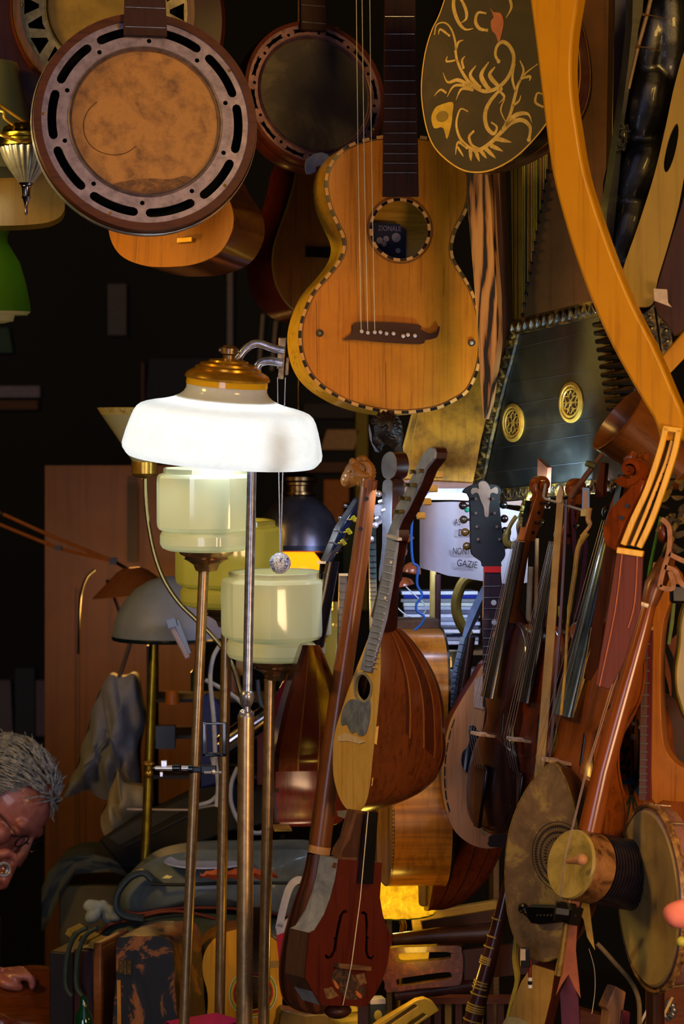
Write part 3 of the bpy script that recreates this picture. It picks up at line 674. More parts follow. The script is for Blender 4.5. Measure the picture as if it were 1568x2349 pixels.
f = Fr(1470, 420, 3.84)
b = B()
for x, y, rx, ry, a in ((1490, 90, 34, 90, 10), (1478, 240, 42, 95, 12), (1455, 400, 45, 90, 20), (1430, 540, 44, 100, 15), (1445, 640, 50, 70, 0), (1530, 60, 40, 120, 0)):
    b.ball(f.L(x, y), (rx * 1.5 * f.u, ry * 1.25 * f.u, .04), 14, 10, M=Matrix.Rotation(rad(-a), 3, 'Z'))
single('leather_bag', 'black glossy leather bagpipe bag in the upper right corner', 'bag', f, b, mottle([(0.3, '030203'), (0.6, '080506'), (0.8, '100a0a')], 12, 0.35, 0.9, 0.2), remesh=.004)
f = Fr(1420, 330, 3.79); b = B()
random.seed(3)
for k in range(10): p = f.L(1424 + random.uniform(-8, 10), 318 + random.uniform(-25, 30)); b.tube(cr([p, p + V((random.uniform(-.008, .008), random.uniform(-.01, .01), .008)), p + V((random.uniform(-.01, .01), random.uniform(-.012, .012), 0))], 3, False), .0014, 6)
single('frayed_knot', 'frayed grey knot of tape on the weathered strut', 'knot', f, b, plain('6a6350', 0.6))
f = Fr(1566, 60, 4.6); b = B(); b.prism(f.Ls([(1561,-40),(1640,-40),(1640,125),(1561,122)]), -.02, 0); single('pale_sheet', 'pale grey sheet at the very top right corner', 'sheet', f, b, plain('5a5a70', 0.7))

# wooden bell (funnel) and amber scroll
f = Fr(1420, 960, 3.72, -58, -20, -38)
t = thing('wooden_funnel', 'wide brown wooden bell opening to the left, under the curved beam', 'bell', f)
f.m = Matrix.Translation(P(1418, 962, 3.72)) @ V((-.80, -.20, .62)).to_track_quat('Z', 'Y').to_matrix().to_4x4(); f.i = f.m.inverted(); t.matrix_world = f.m; ru = 74 * f.u
MM = Matrix.Rotation(rad(90), 4, 'X')
b = B(); b.lathe([(ru * 1.18, -.002), (ru * 1.2, .001), (ru * 1.14, .002), (ru * 1.02, -.02), (ru * .8, -.07), (.001, -.08)], 44, MM)
b.lathe([(ru * 1.18, -.002), (ru * 1.1, -.03), (ru * 1.0, -.07), (ru * .92, -.12), (.02, -.15), (.001, -.15)], 44, MM); obj('bell', b, wood('6a3c16', '46230e', 'Z', rough=0.35, coat=0.4, wear=.4), t)

# ------------------------------------------------------------------ yellow soundboard, tube light, paper notice
f = Fr(1010, 1010, 4.42, 0, 0)
t = thing('spotted_soundboard', 'yellow spruce board with dark mould spots, below the amber guitar', 'soundboard', f)
b = B(); b.prism(f.Ls([(944,950),(1010,800),(1140,800),(1140,1120),(905,1103)]), -.02, 0); obj('board', b, wood('b07e14', '8a5e0c', rough=0.5, coat=0.05, g=1.6, wear=0.95, wc='32200c'), t)
b = B(); b.strip(f.Ls([(948,940),(905,1104)]), .004, 0, .006); b.strip(f.Ls([(962,940),(920,1104)]), .002, 0, .002); obj('edge_strip', b, wood('a8842a', '6b5014'), t)
b = B(); b.prism(f.Ls([(905,1100),(1140,1112),(1260,1130),(1260,1166),(905,1134)]), 0, .008); obj('lower_rail', b, wood('7a5440', '4c3024', 'X', g=.7), t)
f = Fr(1025, 1138, 4.30)
t = thing('tube_lamp', 'glowing blue white tube lamp over the paper notice', 'lamp', f)
b = B(); b.tube([f.L(984, 1138), f.L(1076, 1139)], 7.5 * f.u, 14); em = plain('dfe6ff', 0.3, emit=9.0); obj('glowing_tube', b, em, t)
b = B(); b.tube([f.L(962, 1138), f.L(985, 1138)], 11 * f.u, 14); b.tube([f.L(1075, 1139), f.L(1098, 1140)], 11 * f.u, 14); b.box(f.L(1030, 1126, -.012), (.12, .008, .03)); obj('holder', b, CHROME, t)
f = Fr(1080, 1240, 4.12, 0, 0)
t = thing('paper_notice', 'curled white paper notice with black capitals, behind the black headstock', 'notice', f)
cols = [(962,1152,1302,-.012),(975,1152,1306,.006),(1000,1152,1312,.016),(1025,1151,1320,.010),(1045,1151,1323,.002),(1065,1152,1326,.004),(1100,1155,1332,.008),(1140,1163,1337,.004),(1180,1171,1341,0),(1210,1176,1336,.004)]
cc = cr([V(q) for q in cols], 4, False); b = B()
b.loft([[f.L(x, y0 + (y1 - y0) * k / 6, z + .004 * sin(k)) for k in range(7)] for x, y0, y1, z in cc], closed=False)
pn = obj('sheet', b, plain('b0a0ae', 0.8, 0, 'a090a2', 8), t)
INK = plain('15131c', 0.7)
for s_, x, y, h, sx, ro in (('AS', 1042, 1205, 22, .55, 0), ('DUC', 1050, 1229, 22, .7, -3), ('NONTOC', 1037, 1271, 22, .62, -3), ('GAZIE', 1046, 1298, 22, .78, -7)):
    text(t, s_, f.L(x, y, .0115), h * f.u, INK, rot=ro, sx=sx, z=0)
# ------------------------------------------------------------------ lamps
def pole_to_floor(t, f, x1, y1, x2, y2, d, rpx, mat, name='pole', base=.13):
    yf = CY + 1.35 * FPX / d - 10; xf = x1 + (x2 - x1) * (yf - y1) / (y2 - y1)
    b = B(); n = 8; b.tube([f.i @ P(x1 + (xf - x1) * k / n, y1 + (yf - y1) * k / n, d) for k in range(n + 1)], rpx * d / FPX, 20)
    b.tube([f.i @ P(x1, y1 - 2, d), f.i @ P(x1, y1 + 4, d)], (rpx + 1) * d / FPX, 20)
    o = obj(name, b, mat, t)
    g = P(xf, yf, d); b = B(); M_ = Matrix.Translation(f.i @ V((g.x, g.y, 0.0)))
    b.lathe([(.001, .03), (.02, .03), (.03, .02), (base * .7, .016), (base, .008), (base, 0), (.001, 0)], 32, M_); obj('floor_base', b, mat, t)
    return o
def LM(f, x, y, dz=0.0): return Matrix.Translation(f.L(x, y, dz))
POLE = mottle([(0.3, '866c54'), (0.5, 'a0845e'), (0.75, 'b89c74')], 60, 0.34, 0.02, 0.2)
for n_ in POLE.node_tree.nodes:
    if n_.type == 'BSDF_PRINCIPLED': n_.inputs['Metallic'].default_value = 0.8

# lit white shade lamp
f = Fr(508, 1052, 3.85, 0, 7, -4.5); u = f.u
t = thing('floor_lamp', 'lit white glass shade with brass cap on a curved chrome arm', 'lamp', f, None)
SH = opal('e4e8ea', 0.5, dirt=.10)
pr = [(216, -3), (221, 2), (229, 13), (230, 24), (224, 50), (217, 75), (210, 95), (203, 107), (195, 114), (185, 118), (170, 122), (154, 125), (138, 129), (122, 134), (108, 141), (98, 149), (93, 158), (92, 170)]
b = B(); b.lathe([(r * u, h * u) for r, h in pr], 72); obj('glass_shade', b, SH, t, ang=60)
b = B(); b.lathe([(94 * u, 168 * u), (93 * u, 182 * u), (91 * u, 184 * u)], 48); b2 = b; obj('amber_collar', b2, opal('d8a41c', 0.35), t)
b = B(); b.lathe([(.001, 124 * u), (100 * u, 124 * u), (101 * u, 122 * u), (.001, 121 * u)], 40); obj('light_stop_plate', b, plain('8a8a80', .6), t)  # unseen disc added to keep the bulb's light off the shade neck
b = B(); b.lathe([(r * u, h * u) for r, h in ((91, 181), (97, 183), (98, 187), (93, 195), (80, 203), (76, 204), (76, 209), (70, 212), (66, 213), (64, 218), (50, 221), (46, 222), (44, 226), (20, 229), (12, 230), (1, 230))], 48); obj('brass_cap', b, plain('c8922c', 0.26, .75, '96681a', 30), t)
b = B(); b.lathe([(14 * u, 228 * u), (14 * u, 238 * u), (20 * u, 242 * u), (20 * u, 254 * u), (12 * u, 260 * u), (1 * u, 262 * u)], 16); b.tube([V((-24 * u, 248 * u, 0)), V((24 * u, 248 * u, 0))], 5 * u, 10); obj('swivel_joint', b, OLDBRASS, t)
b = B(); b.ball(f.i @ P(551, 834, 3.82), 11 * u, 16, 10); obj('thumb_screw', b, OLDBRASS, t)
light('lamp_bulb', 'POINT', f.m @ V((0, 34 * u, 0)), 1.7, (0.88, 0.94, 1.0), 0.03)
SCUFF = mottle([(0.3, '50505e'), (0.45, '8d90a2'), (0.6, 'b9bccd'), (0.8, '7f8296')], 45, 0.25, 0.05)
for n_ in SCUFF.node_tree.nodes:
    if n_.type == 'BSDF_PRINCIPLED': n_.inputs['Metallic'].default_value = 0.8
D_ = 3.86
for nm, pts, r_ in (('upper_arm', [(530,836),(545,822),(560,804),(577,791),(595,788),(615,795),(635,801),(652,804)], 9.5), ('lower_arm', [(583,905),(582,880),(585,852),(594,835),(606,829),(622,828),(648,833)], 10)):
    b = B(); b.tube(cr([f.i @ P(x, y, D_) for x, y in pts], 4, False), r_ * u, 14); obj(nm, b, SCUFF, t)
b = B(); b.box(f.i @ P(645, 810, 3.87), (17 * u, 72 * u, .02)); b.box(f.i @ P(644, 856, 3.87), (14 * u, 26 * u, .016)); b.box(f.i @ P(658, 840, 3.88), (8 * u, 40 * u, .02)); obj('bracket', b, OLDBRASS, t, bevel=.001)
Q = lambda x, y, d=3.78: f.i @ P(x, y, d)
b = B(); b.tube([Q(585, 1000), Q(577, 1080), Q(572, 1330), Q(567, 1592)], 11 * u, 18); obj('upper_pole', b, STEEL, t)
b = B(); b.lathe([(11 * u, 14 * u), (15 * u, 10 * u), (16.5 * u, 2 * u), (16 * u, -10 * u), (12 * u, -20 * u), (10.5 * u, -24 * u)], 20, Matrix.Translation(Q(566, 1598))); b.tube([Q(566, 1590), Q(565, 1640)], 9 * u, 14); obj('pole_joint', b, STEEL, t)
b = B(); b.ball(Q(556, 1634, 3.76), 7.5 * u, 14, 9); obj('clamp_knob', b, CHROME, t)
b = B(); b.lathe([(9 * u, 13 * u), (14 * u, 11 * u), (18.5 * u, 4 * u), (19 * u, -4 * u)], 24, Matrix.Translation(Q(564, 1644))); obj('pole_shoulder', b, STEEL, t)
pole_to_floor(t, f, 564, 1646, 560, 2349, 3.78, 18.8, POLE, 'lower_pole')

# three cream octagonal lamps
def oct_rf(off, k0):
    def rf(a, h):
        if h < k0: return 1
        q = ((a + off) % (pi / 4)) - pi / 8; r_ = cos(pi / 8) / cos(q); return 0.35 * 1.0 + 0.65 * r_ / cos(pi / 8) * 0.985
    return rf
def cream_lamp(label, cx, yb, R_, d, px, off, tint, xh, yh):
    f = Fr(cx, yb, d, 0, 3); u = f.u * R_ / 115; t = thing('floor_lamp', label, 'lamp', f, 'cream glass floor lamps')
    pr = [(60, -6), (88, -3), (102, 3), (107, 12), (107, 32), (103, 40), (101, 43), (110, 46), (114, 52), (115, 62), (115, 150), (114, 166), (110, 172), (100, 175), (99, 186), (95, 188), (92, 186), (92, 172)]
    b = B(); b.lathe([(r * u, h * u) for r, h in pr], 96, rf=oct_rf(off, 44 * u)); obj('glass_shade', b, tint, t, ang=22)
    light('shade_glow_fill', 'POINT', f.m @ V((0, 100 * u, 0)), .22, (1, .95, .6), .03)  # added fill so the shade glows, the lamp is not known to be lit
    u2 = f.u; b = B(); b.lathe([(.001, 10 * u2), (58 * u2, 8 * u2), (66 * u2, 2 * u2), (67 * u2, -2 * u2), (60 * u2, -12 * u2), (50 * u2, -17 * u2), (48 * u2, -20 * u2), (52 * u2, -23 * u2), (42 * u2, -28 * u2), (30 * u2, -36 * u2), (26 * u2, -46 * u2), (24 * u2, -50 * u2), (12 * u2, -52 * u2)], 40); obj('brass_holder', b, plain('c09868', 0.24, .8, '8a6844', 30), t)
    pole_to_floor(t, f, cx + xh, yb + 50, px, 2349, d, yh, POLE); return t
CREAM = opal('c4c8ac', 0.30, 0.12); CREAM2 = opal('b0a850', 0.30, 0.12)
cream_lamp('cream octagonal glass lamp directly below the lit white shade', 473, 1259, 114, 3.93, 422, pi / 8 - .12, CREAM, -6, 12)
cream_lamp('cream octagonal lamp hung with the crystal ball, partly hidden behind the other two', 525, 1388, 120, 4.14, 503, .1, CREAM2, -6, 12)
cream_lamp('cream octagonal glass lamp beside the dark mandolin neck, lowest of the three', 633, 1509, 122, 3.93, 604, .05, CREAM, -14, 13)

# crystal ball on two wires
f = Fr(642, 1292, 3.80)
t = thing('crystal_ball', 'faceted crystal ball hanging on wires before the cream lamps', 'crystal', f)
b = B(); b.ball(V((0, 0, 0)), 25 * f.u, 12, 9); obj('faceted_ball', b, mottle([(.38, '0c1434'), (.44, '8090c8'), (.5, 'e8f0ff'), (.56, '3a4a80'), (.62, 'f4f8ff'), (.7, '28345c')], 110, .06, 0, 1.0, 0), t, smooth=False)  # glints and dark reflections painted into the colour in place of clear glass
for x0, x1 in ((636, 641), (654, 646)):
    b = B(); b.tube([f.i @ P(x0, 866, 3.85), f.i @ P(x1, 1180, 3.81), f.i @ P(642, 1266, 3.80)], .0009, 6); obj('wire', b, CHROME, t)

# torchiere with marbled cone, mushroom lamp, pendant
f = Fr(331, 1060, 4.25, 0, 2); u = f.u
t = thing('torchiere_lamp', 'cone shaped glass uplighter with marbled rim on a curved brass tube', 'lamp', f)
b = B(); b.lathe([(27 * u, 0), (60 * u, 52 * u), (98 * u, 108 * u)], 40); obj('glass_cone', b, opal('a7a78c', 0.25, 0.1), t)
b = B(); b.lathe([(98 * u, 108 * u), (108 * u, 124 * u), (103 * u, 125 * u), (92 * u, 108 * u)], 40); obj('marbled_rim', b, mottle([(0.35, '6e5a30'), (0.5, 'a89a68'), (0.65, '8a7440'), (0.8, 'b8ab80')], 55, 0.4, 0), t)
b = B(); b.lathe([(26 * u, 4 * u), (30 * u, 0), (30 * u, -26 * u), (24 * u, -32 * u), (8 * u, -38 * u), (1 * u, -38 * u)], 24); obj('brass_cup', b, BRASS, t)
b = B(); b.tube(cr([f.i @ P(x, y, 4.25) for x, y in ((333,1095),(334,1140),(340,1200),(354,1270),(376,1330),(410,1382),(450,1422),(490,1462),(530,1520),(560,1620))], 5, False), 5.2 * u, 10); obj('curved_tube', b, plain('8d7a48', 0.3, 0.9), t)
f = Fr(395, 1462, 4.7, 0, 2); u = f.u
t = thing('mushroom_lamp', 'grey dome shaded lamp with black rim on a yellow brass stem', 'lamp', f)
b = B(); b.lathe([(r * u, h * u) for r, h in ((137, 4), (136, 20), (128, 50), (110, 84), (84, 112), (50, 132), (20, 140), (1, 141))], 48); obj('dome_shade', b, plain('6c7280', 0.5, 0, '5e6470', 20), t)
b = B(); b.lathe([(137 * u, 4 * u), (139 * u, 0), (137 * u, -5 * u), (130 * u, -4 * u)], 48); obj('black_rim', b, plain('0e1a22', 0.2), t)
pole_to_floor(t, f, 353, 1470, 340, 1800, 4.7, 11, plain('9c8220', 0.3, 0.9, '6a5610', 30), 'stem', .1)
b = B(); b.ball(f.i @ P(341, 1775, 4.66), 10 * u, 12, 8); b.ball(f.i @ P(341, 1752, 4.66), (14 * u, 6 * u, 14 * u), 12, 8); obj('stem_knob', b, BRASS, t)
f = Fr(684, 1258, 4.62, 0, -2); u = f.u
t = thing('pendant_lamp', 'dark grey metal dome pendant with bronze neck over an orange glow', 'lamp', f)
b = B(); b.lathe([(r * u, h * u) for r, h in ((97, 0), (95, 22), (90, 50), (80, 76), (62, 98), (42, 114), (34, 120))], 48); obj('metal_dome', b, plain('55505a', 0.3, 0.8, '38343c', 20), t)
b = B(); b.lathe([(r * u, h * u) for r, h in ((99, 4), (99, -8), (92, -10), (90, 0))], 48); obj('rim_band', b, plain('26283a', 0.3, 0.5), t)
b = B(); b.lathe([(r * u, h * u) for r, h in ((36, 118), (40, 122), (40, 128), (33, 130), (33, 142), (38, 144), (38, 150), (44, 154), (44, 162), (34, 170), (10, 176), (3, 178), (3, 2320))], 32); obj('bronze_neck', b, plain('7a5c3a', 0.25, 1, '4a3420', 30), t)
b = B(); b.lathe([(r * u, h * u) for r, h in ((30, 0), (52, -30), (56, -60), (52, -80))], 24); obj('amber_glass', b, opal('d8821e', 0.6), t)

# chandelier, its dish, the green glass shade, the pale guitar at the left edge
f = Fr(60, 420, 3.78); u = f.u
t = thing('chandelier', 'brass and silver fluted chandelier bowl with pointed finial at the left edge', 'chandelier', f)
fl = lambda a, h: 1 + .035 * cos(24 * a)
b = B(); b.lathe([(r * u, h * u) for r, h in ((17, 0), (26, 14), (40, 34), (52, 56), (59, 76), (60, 80))], 144, rf=fl); obj('fluted_bowl', b, plain('b0a898', 0.32, .75, '8a8070', 40), t, ang=70)
b = B(); b.lathe([(r * u, h * u) for r, h in ((60, 79), (64, 82), (64, 88), (61, 90), (61, 98), (62, 99), (61, 101), (61, 108), (62, 110), (57, 114), (53, 118))], 48); obj('brass_band', b, plain('8d7a28', 0.25, 1, '5c4e16', 30), t)
b = B(); b.lathe([(r * u, h * u) for r, h in ((54, 117), (50, 126), (38, 134), (20, 139), (1, 141))], 96, rf=lambda a, h: 1 + .05 * cos(16 * a + h * 300)); obj('gadrooned_top', b, plain('c2a52e', 0.22, 1, '7d6614', 30), t, ang=70)
b = B(); b.lathe([(r * u, h * u) for r, h in ((17, 1), (15, -3), (11, -6), (12, -8), (10, -12), (9, -30), (11, -32), (8, -36), (4, -50), (2.5, -60), (4, -66), (3, -72), (.5, -74))], 20); obj('finial', b, plain('8a8290', 0.2, 1, '5a5460', 40), t)
b = B()
for pts in (((70,320,3.72),(40,322,3.70),(10,312,3.69),(-20,300,3.7)), ((30,285,3.75),(10,270,3.74),(8,256,3.74),(-20,250,3.74)), ((60,282,3.76),(30,262,3.78),(0,240,3.8))):
    b.tube(cr([f.i @ P(*p) for p in pts], 5, False), .0026, 8)
obj('curved_arms', b, BRASS, t)
f = Fr(-20, 395, 4.0); u = f.u; b = B(); b.lathe([(r * u, h * u) for r, h in ((60, 250), (76, 180), (90, 110), (98, 40), (100, 0))], 48)
single('glass_lampshade', 'pale glass shade behind the chandelier at the left edge', 'lampshade', f, b, opal('6a6a4c', 0.3))
light('chandelier_bulb', 'POINT', P(-60, 330, 3.7), 0.8, (1.0, 0.8, 0.35), 0.03)
f = Fr(-28, 715, 4.25, 0, 3); u = f.u
t = thing('green_lamp', 'green glass bell lampshade with cream lip at the left edge', 'lamp', f)
b = B(); b.lathe([(r * u, h * u) for r, h in ((98, 0), (97, 15), (88, 62), (74, 112), (56, 142), (46, 158), (46, 172), (52, 184), (50, 196))], 56); obj('green_glass', b, opal('3a5a10', 0.35), t)
b = B(); b.lathe([(r * u, h * u) for r, h in ((98, 0), (90, -8), (62, -8), (58, -22), (40, -26))], 56); obj('cream_lip', b, opal('a8906a', 0.3), t)
light('green_lamp_bulb', 'POINT', P(-28, 640, 4.25), .12, (0.9, 1.0, 0.5), 0.03)
f = Fr(30, 460, 4.12, 6)
t = thing('pale_guitar', 'lower end of a pale yellow guitar behind the chandelier finial', 'guitar', f)
box_body(t, cr(f.Ls([(-90,520),(-120,470),(-110,400),(-60,360),(0,340),(60,350),(110,385),(140,430),(149,470),(140,495),(110,510),(60,516),(0,518),(-50,519)]), 3), .07, wood('866a26', '6e5418', 'Y', rough=.4, g=.7, wear=.15), wood('8a6a22', '6a4c14', 'X'))

# ------------------------------------------------------------------ guitars hanging behind
f = Fr(392, 470, 3.98, -34, -6)
t = thing('orange_guitar', 'orange topped guitar with glossy dark sides, hanging behind the largest banjo', 'guitar', f)
out = cr(f.Ls([(392,612),(335,610),(285,592),(258,560),(248,515),(256,465),(285,420),(300,380),(295,330),(320,290),(390,275),(460,290),(490,330),(485,380),(500,420),(528,465),(535,510),(522,552),(495,585),(445,606)]), 4)
box_body(t, out, .085, wood('98560e', '744008', rough=.4, g=.8, wear=.2), wood('3a1c0c', '160a05', 'X', rough=.2, coat=.8))
b = B(); b.box(f.L(425, 551, .004), (.03, .007, .006)); obj('tail_fitting', b, BRASS, t)
f = Fr(745, 600, 4.42, 26, 0)
t = thing('brown_guitar', 'brown guitar with wine red sides, half hidden left of the amber guitar', 'guitar', f)
Lh = [(745,735),(700,728),(662,704),(636,665),(623,615),(625,570),(638,525),(656,475),(672,420),(680,380),(700,350),(745,338)]
out = cr(f.Ls(Lh + [(1490 - x, y) for x, y in Lh[-2:0:-1]]), 4)
box_body(t, out, .11, wood('7a4414', '54290c', rough=.35, g=.8, wear=.3), wood('5a1c10', '340c08', 'X', rough=.18, coat=.9))
b = B(); b.box(f.L(735, 579, .004), (74 * f.u, 24 * f.u, .008)); obj('bridge', b, BLACK, t)
b = B(); neck_path(b, [f.L(748, 340), f.L(750, 60)], [.05, .045], .02); obj('neck', b, DARK_WOOD, t)
b = B(); q = resample(out, 120); b.loft([[(p[0], p[1], .001) for p in q], [(p[0], p[1], .001) for p in offset(q, .003)]]); obj('edging', b, plain('8a6a20', .5), t)
# ------------------------------------------------------------------ centre: bowl-back mandolins and long necks
RIB = [wood('401c0c', '1c0a05', rough=.25, coat=.9, wear=.4), plain('7a4a22', .4), wood('582a10', '2a1007', rough=.25, coat=.9, wear=.4)]
RIB2 = [wood('4e1c12', '26090a', rough=.22, coat=.8, wear=.25), plain('8a5a2c', .4), wood('6a3214', '331006', rough=.22, coat=.8, wear=.25)]
def frets_on(t, fb, f, pa, pb, wa, wb, ts, r=.0007, mat=STEEL, z=.006, name='frets'):
    b = B()
    for k in ts:
        x, y = lerp(pa, pb, k); w_ = wa + (wb - wa) * k; dx, dy = pb[0] - pa[0], pb[1] - pa[1]; l = sqrt(dx * dx + dy * dy)
        nx, ny = -dy / l, dx / l; b.tube([f.L(x - nx * w_ / 2, y - ny * w_ / 2, z), f.L(x + nx * w_ / 2, y + ny * w_ / 2, z)], r, 5)
    return obj(name, b, mat, fb)
FT = [1 - 2 ** (-k / 12) for k in range(1, 20)]

# M3: pale faced mandola
f = Fr(815, 1650, 3.72, -68, 0)
t = thing('mandola', 'bowl back mandola with pale yellow face and grey worn pickguard, hanging in the centre', 'mandola', f)
face = [(869,1432),(852,1446),(832,1495),(808,1556),(787,1617),(767,1683),(763,1740),(766,1789),(780,1834),(798,1858),(820,1864),(838,1842),(848,1801),(854,1740),(860,1690),(867,1617),(872,1556),(873,1495),(872,1450)]
out = cr(f.Ls(face), 4)
b = B(); b.prism(out, -.004, 0, [cr(f.Ls([(829,1547),(840,1553),(849,1570),(848,1590),(840,1604),(828,1606),(817,1592),(815,1572),(820,1554)]), 3)])
obj('face', b, wood('d0a85a', 'b0862e', rough=.35, coat=.4, wear=.3, wc='8a6018'), t)
b = B(); b.loft([[(p[0], p[1], .0006) for p in cr(f.Ls([(829,1547),(840,1553),(849,1570),(848,1590),(840,1604),(828,1606),(817,1592),(815,1572),(820,1554)]), 3)], [(p[0], p[1], .0006) for p in cr(f.Ls([(829,1541),(843,1548),(853,1568),(852,1593),(842,1610),(826,1612),(813,1596),(811,1570),(817,1549)]), 3)]]); obj('soundhole_ring', b, plain('8f8a80', .4), t)
b = B(); b.prism(cr(f.Ls([(824,1607),(838,1612),(848,1604),(850,1630),(846,1660),(838,1684),(824,1688),(818,1678),(806,1682),(796,1662),(784,1664),(784,1640),(792,1618),(806,1604)]), 3), 0, .0012); obj('pickguard', b, mottle([(.3, '444c58'), (.5, '6a7486'), (.7, '868ea0'), (.85, '525a68')], 40, .35, .1, .3), t)
b = B(); b.prism(f.Ls([(775,1690),(792,1680),(818,1690),(838,1702),(826,1706),(800,1700),(778,1700)]), 0, .0016); obj('worn_patch', b, plain('d8c09a', .5), t)
rows = [(1432,866,872,.02),(1450,853,872,.045),(1495,834,873,.078),(1556,809,872,.112),(1617,788,867,.134),(1683,767,860,.147),(1740,763,854,.152),(1789,767,849,.138),(1822,775,844,.112),(1845,786,837,.075),(1860,799,826,.035),(1865,812,820,.01)]
bw = bowl(t, f, rows, RIB, 15, 4)
# clasp apron at the tail and side plate beside the face
fa = lambda y, xl, xr, D, a: (lambda m_, h: m_ - h * cos(a) + V((0, 0, -1)) * D * sin(a))((f.L(xl, y) + f.L(xr, y)) / 2, (f.L(xr, y) - f.L(xl, y)) / 2)
rr = cr([V(r) for r in rows], 4, False); b = B(); rings = []
for y, xl, xr, D in rr[4:-3]:
    a1 = .35 + (1.05 * max(0, (y - 1690) / 120) if y > 1690 else 0); a1 = min(a1, 1.45); rings.append([fa(y, xl - .6, xr + .6, D + .001, pi - a1 * k / 6) * 1.0 for k in range(7)])
b.loft(rings, closed=False); obj('side_apron', b, wood('5a2c10', '2e1208', rough=.25, coat=.9, wear=.4), t)
# neck, fingerboard, headstock
b = B(); b.prism(f.Ls([(832,1537),(854,1541),(888,1420),(904,1330),(915,1244),(894,1238),(881,1330),(862,1420)]), 0, .005); fb = obj('fingerboard', b, wood('8088a2', '565e76', rough=.35, wear=.2), t)
frets_on(t, fb, f, (904, 1241), (843, 1540), 20, 23, [.07, .13, .19, .245, .3, .35, .4, .45, .5, .55, .6, .65, .7, .745, .79, .835, .88, .92, .96], .0008)
b = B(); b.ball(f.L(897, 1290, .0055), .0026, 8, 4); b.ball(f.L(884, 1372, .0055), .0026, 8, 4); obj('position_dots', b, IVORY, fb)
b = B(); neck_path(b, [f.L(863, 1432, 0), f.L(882, 1340, 0), f.L(905, 1240, 0)], [.05, .035, .03], [.032, .022, .02]); obj('neck', b, wood('260c0a', '120505', rough=.3, coat=.6), t)
b = B(); b.prism(cr(f.Ls([(889,1240),(891,1224),(903,1191),(911,1161),(929,1132),(941,1104),(954,1077),(964,1055),(972,1042),(984,1027),(996,1029),(997,1051),(977,1077),(964,1110),(946,1146),(934,1171),(923,1189),(912,1215),(910,1240)]), 2), -.016, .002); hs = obj('headstock', b, [plain('8088a0', .4, 0, '565e74', 30)], t, bevel=.001)
b = B(); b.prism(cr(offset(cr(f.Ls([(889,1240),(891,1224),(903,1191),(911,1161),(929,1132),(941,1104),(954,1077),(964,1055),(972,1042),(984,1027),(996,1029),(997,1051),(977,1077),(964,1110),(946,1146),(934,1171),(923,1189),(912,1215),(910,1240)]), 2), -.0006), 1), -.018, -.002); obj('headstock_back', b, wood('2e120e', '160806', rough=.3, coat=.5), hs)
b = B(); b.strip([f.L(890, 1228, .005), f.L(917, 1237, .005)], .004, .002, .009); obj('nut', b, plain('b8b8c4', .4), t)
for x, y in ((951,1082),(970,1080),(938,1112),(954,1113),(926,1143),(940,1144),(914,1174),(926,1174)):
    b = B(); p = f.L(x, y, .002); b.tube([p, p + V((0, 0, .006))], .0028, 8); b.tube([p + V((0, 0, .006)), p + V((0, 0, .0072))], .0036, 8); obj('string_post', b, plain('6b5a30', .35, .8), hs)
for x, y in ((1006,1089),(993,1121),(979,1151),(965,1183)):
    p = f.i @ P(x, y, 3.70); q_ = f.i @ P(x - 22, y - 3, 3.72); b = B(); b.tube([q_, p], .0018, 6); b.box(p, (.006, .010, .013), M=Matrix.Rotation(rad(20), 3, 'Z')); obj('tuner_button', b, plain('c9ae74', .4, 0, 'a68a50', 60), hs, bevel=.0015)
b = B(); b.prism([f.L(x, y, -.01) for x, y in ((772,1860),(800,1858),(808,1872),(790,1878),(774,1872))], -.02, -.01); obj('tailpiece', b, plain('b8b8b4', .3, .6), t)

# M2: long necked lute with pear body
f = Fr(760, 1700, 3.83, 8)
t = thing('long_neck_lute', 'long plain brown neck with two peg holes ending in a pear shaped ribbed bowl', 'lute', f)
b = B(); NK = [(847,1100,19),(838,1180,19.5),(822,1300,20.5),(800,1450,22),(778,1600,23.5),(757,1750,25),(732,1944,26)]
b.tube([f.L(x, y) for x, y, r in NK], [r * f.u for x, y, r in NK], 18); nk = obj('neck', b, wood('6e3c18', '52290f', rough=.35, coat=.4, wear=.15), t)
b = B(); b.tube([f.L(733, 1940), f.L(730, 1957)], 26.5 * f.u, 18); obj('neck_ring', b, plain('c08a4c', .4), t)
b = B()
for x, y in ((841, 1144), (827, 1213)): b.tube([f.L(x, y, .012), f.L(x, y, .0145)], .0032, 10)
obj('peg_holes', b, BLACK, nk)
b = B(); b.prism(f.Ls([(829,1104),(846,1093),(862,1108),(858,1126),(830,1120)]), -.012, .012); obj('cut_tip', b, wood('9a5c2c', '7a431c'), nk, bevel=.002)
BD = [(730,1957,26),(727,1990,29),(722,2030,36),(718,2070,47),(715,2110,56),(713,2150,65),(712,2190,71),(712,2225,74),(714,2260,74),(717,2290,68),(722,2312,50),(727,2324,18)]
bb = cr([V((x, y, r)) for x, y, r in BD], 4, False)
b = B(); n = 26; rings = []
for p in bb:
    c = f.L(p.x, p.y, -.01); rings.append([c + V((cos(2 * pi * (k // 2 + (.47 if k % 2 else .03)) / (n // 2)), 0, sin(2 * pi * (k // 2 + (.47 if k % 2 else .03)) / (n // 2)) * .9)) * p.z * f.u for k in range(n)])
b.loft(rings, cap1=True, seam=lambda k: 1 if k % 2 else 0); obj('ribbed_bowl', b, [wood('6b3820', '4a2412', rough=.28, coat=.5), plain('4a2412', .4)], t, ang=40)

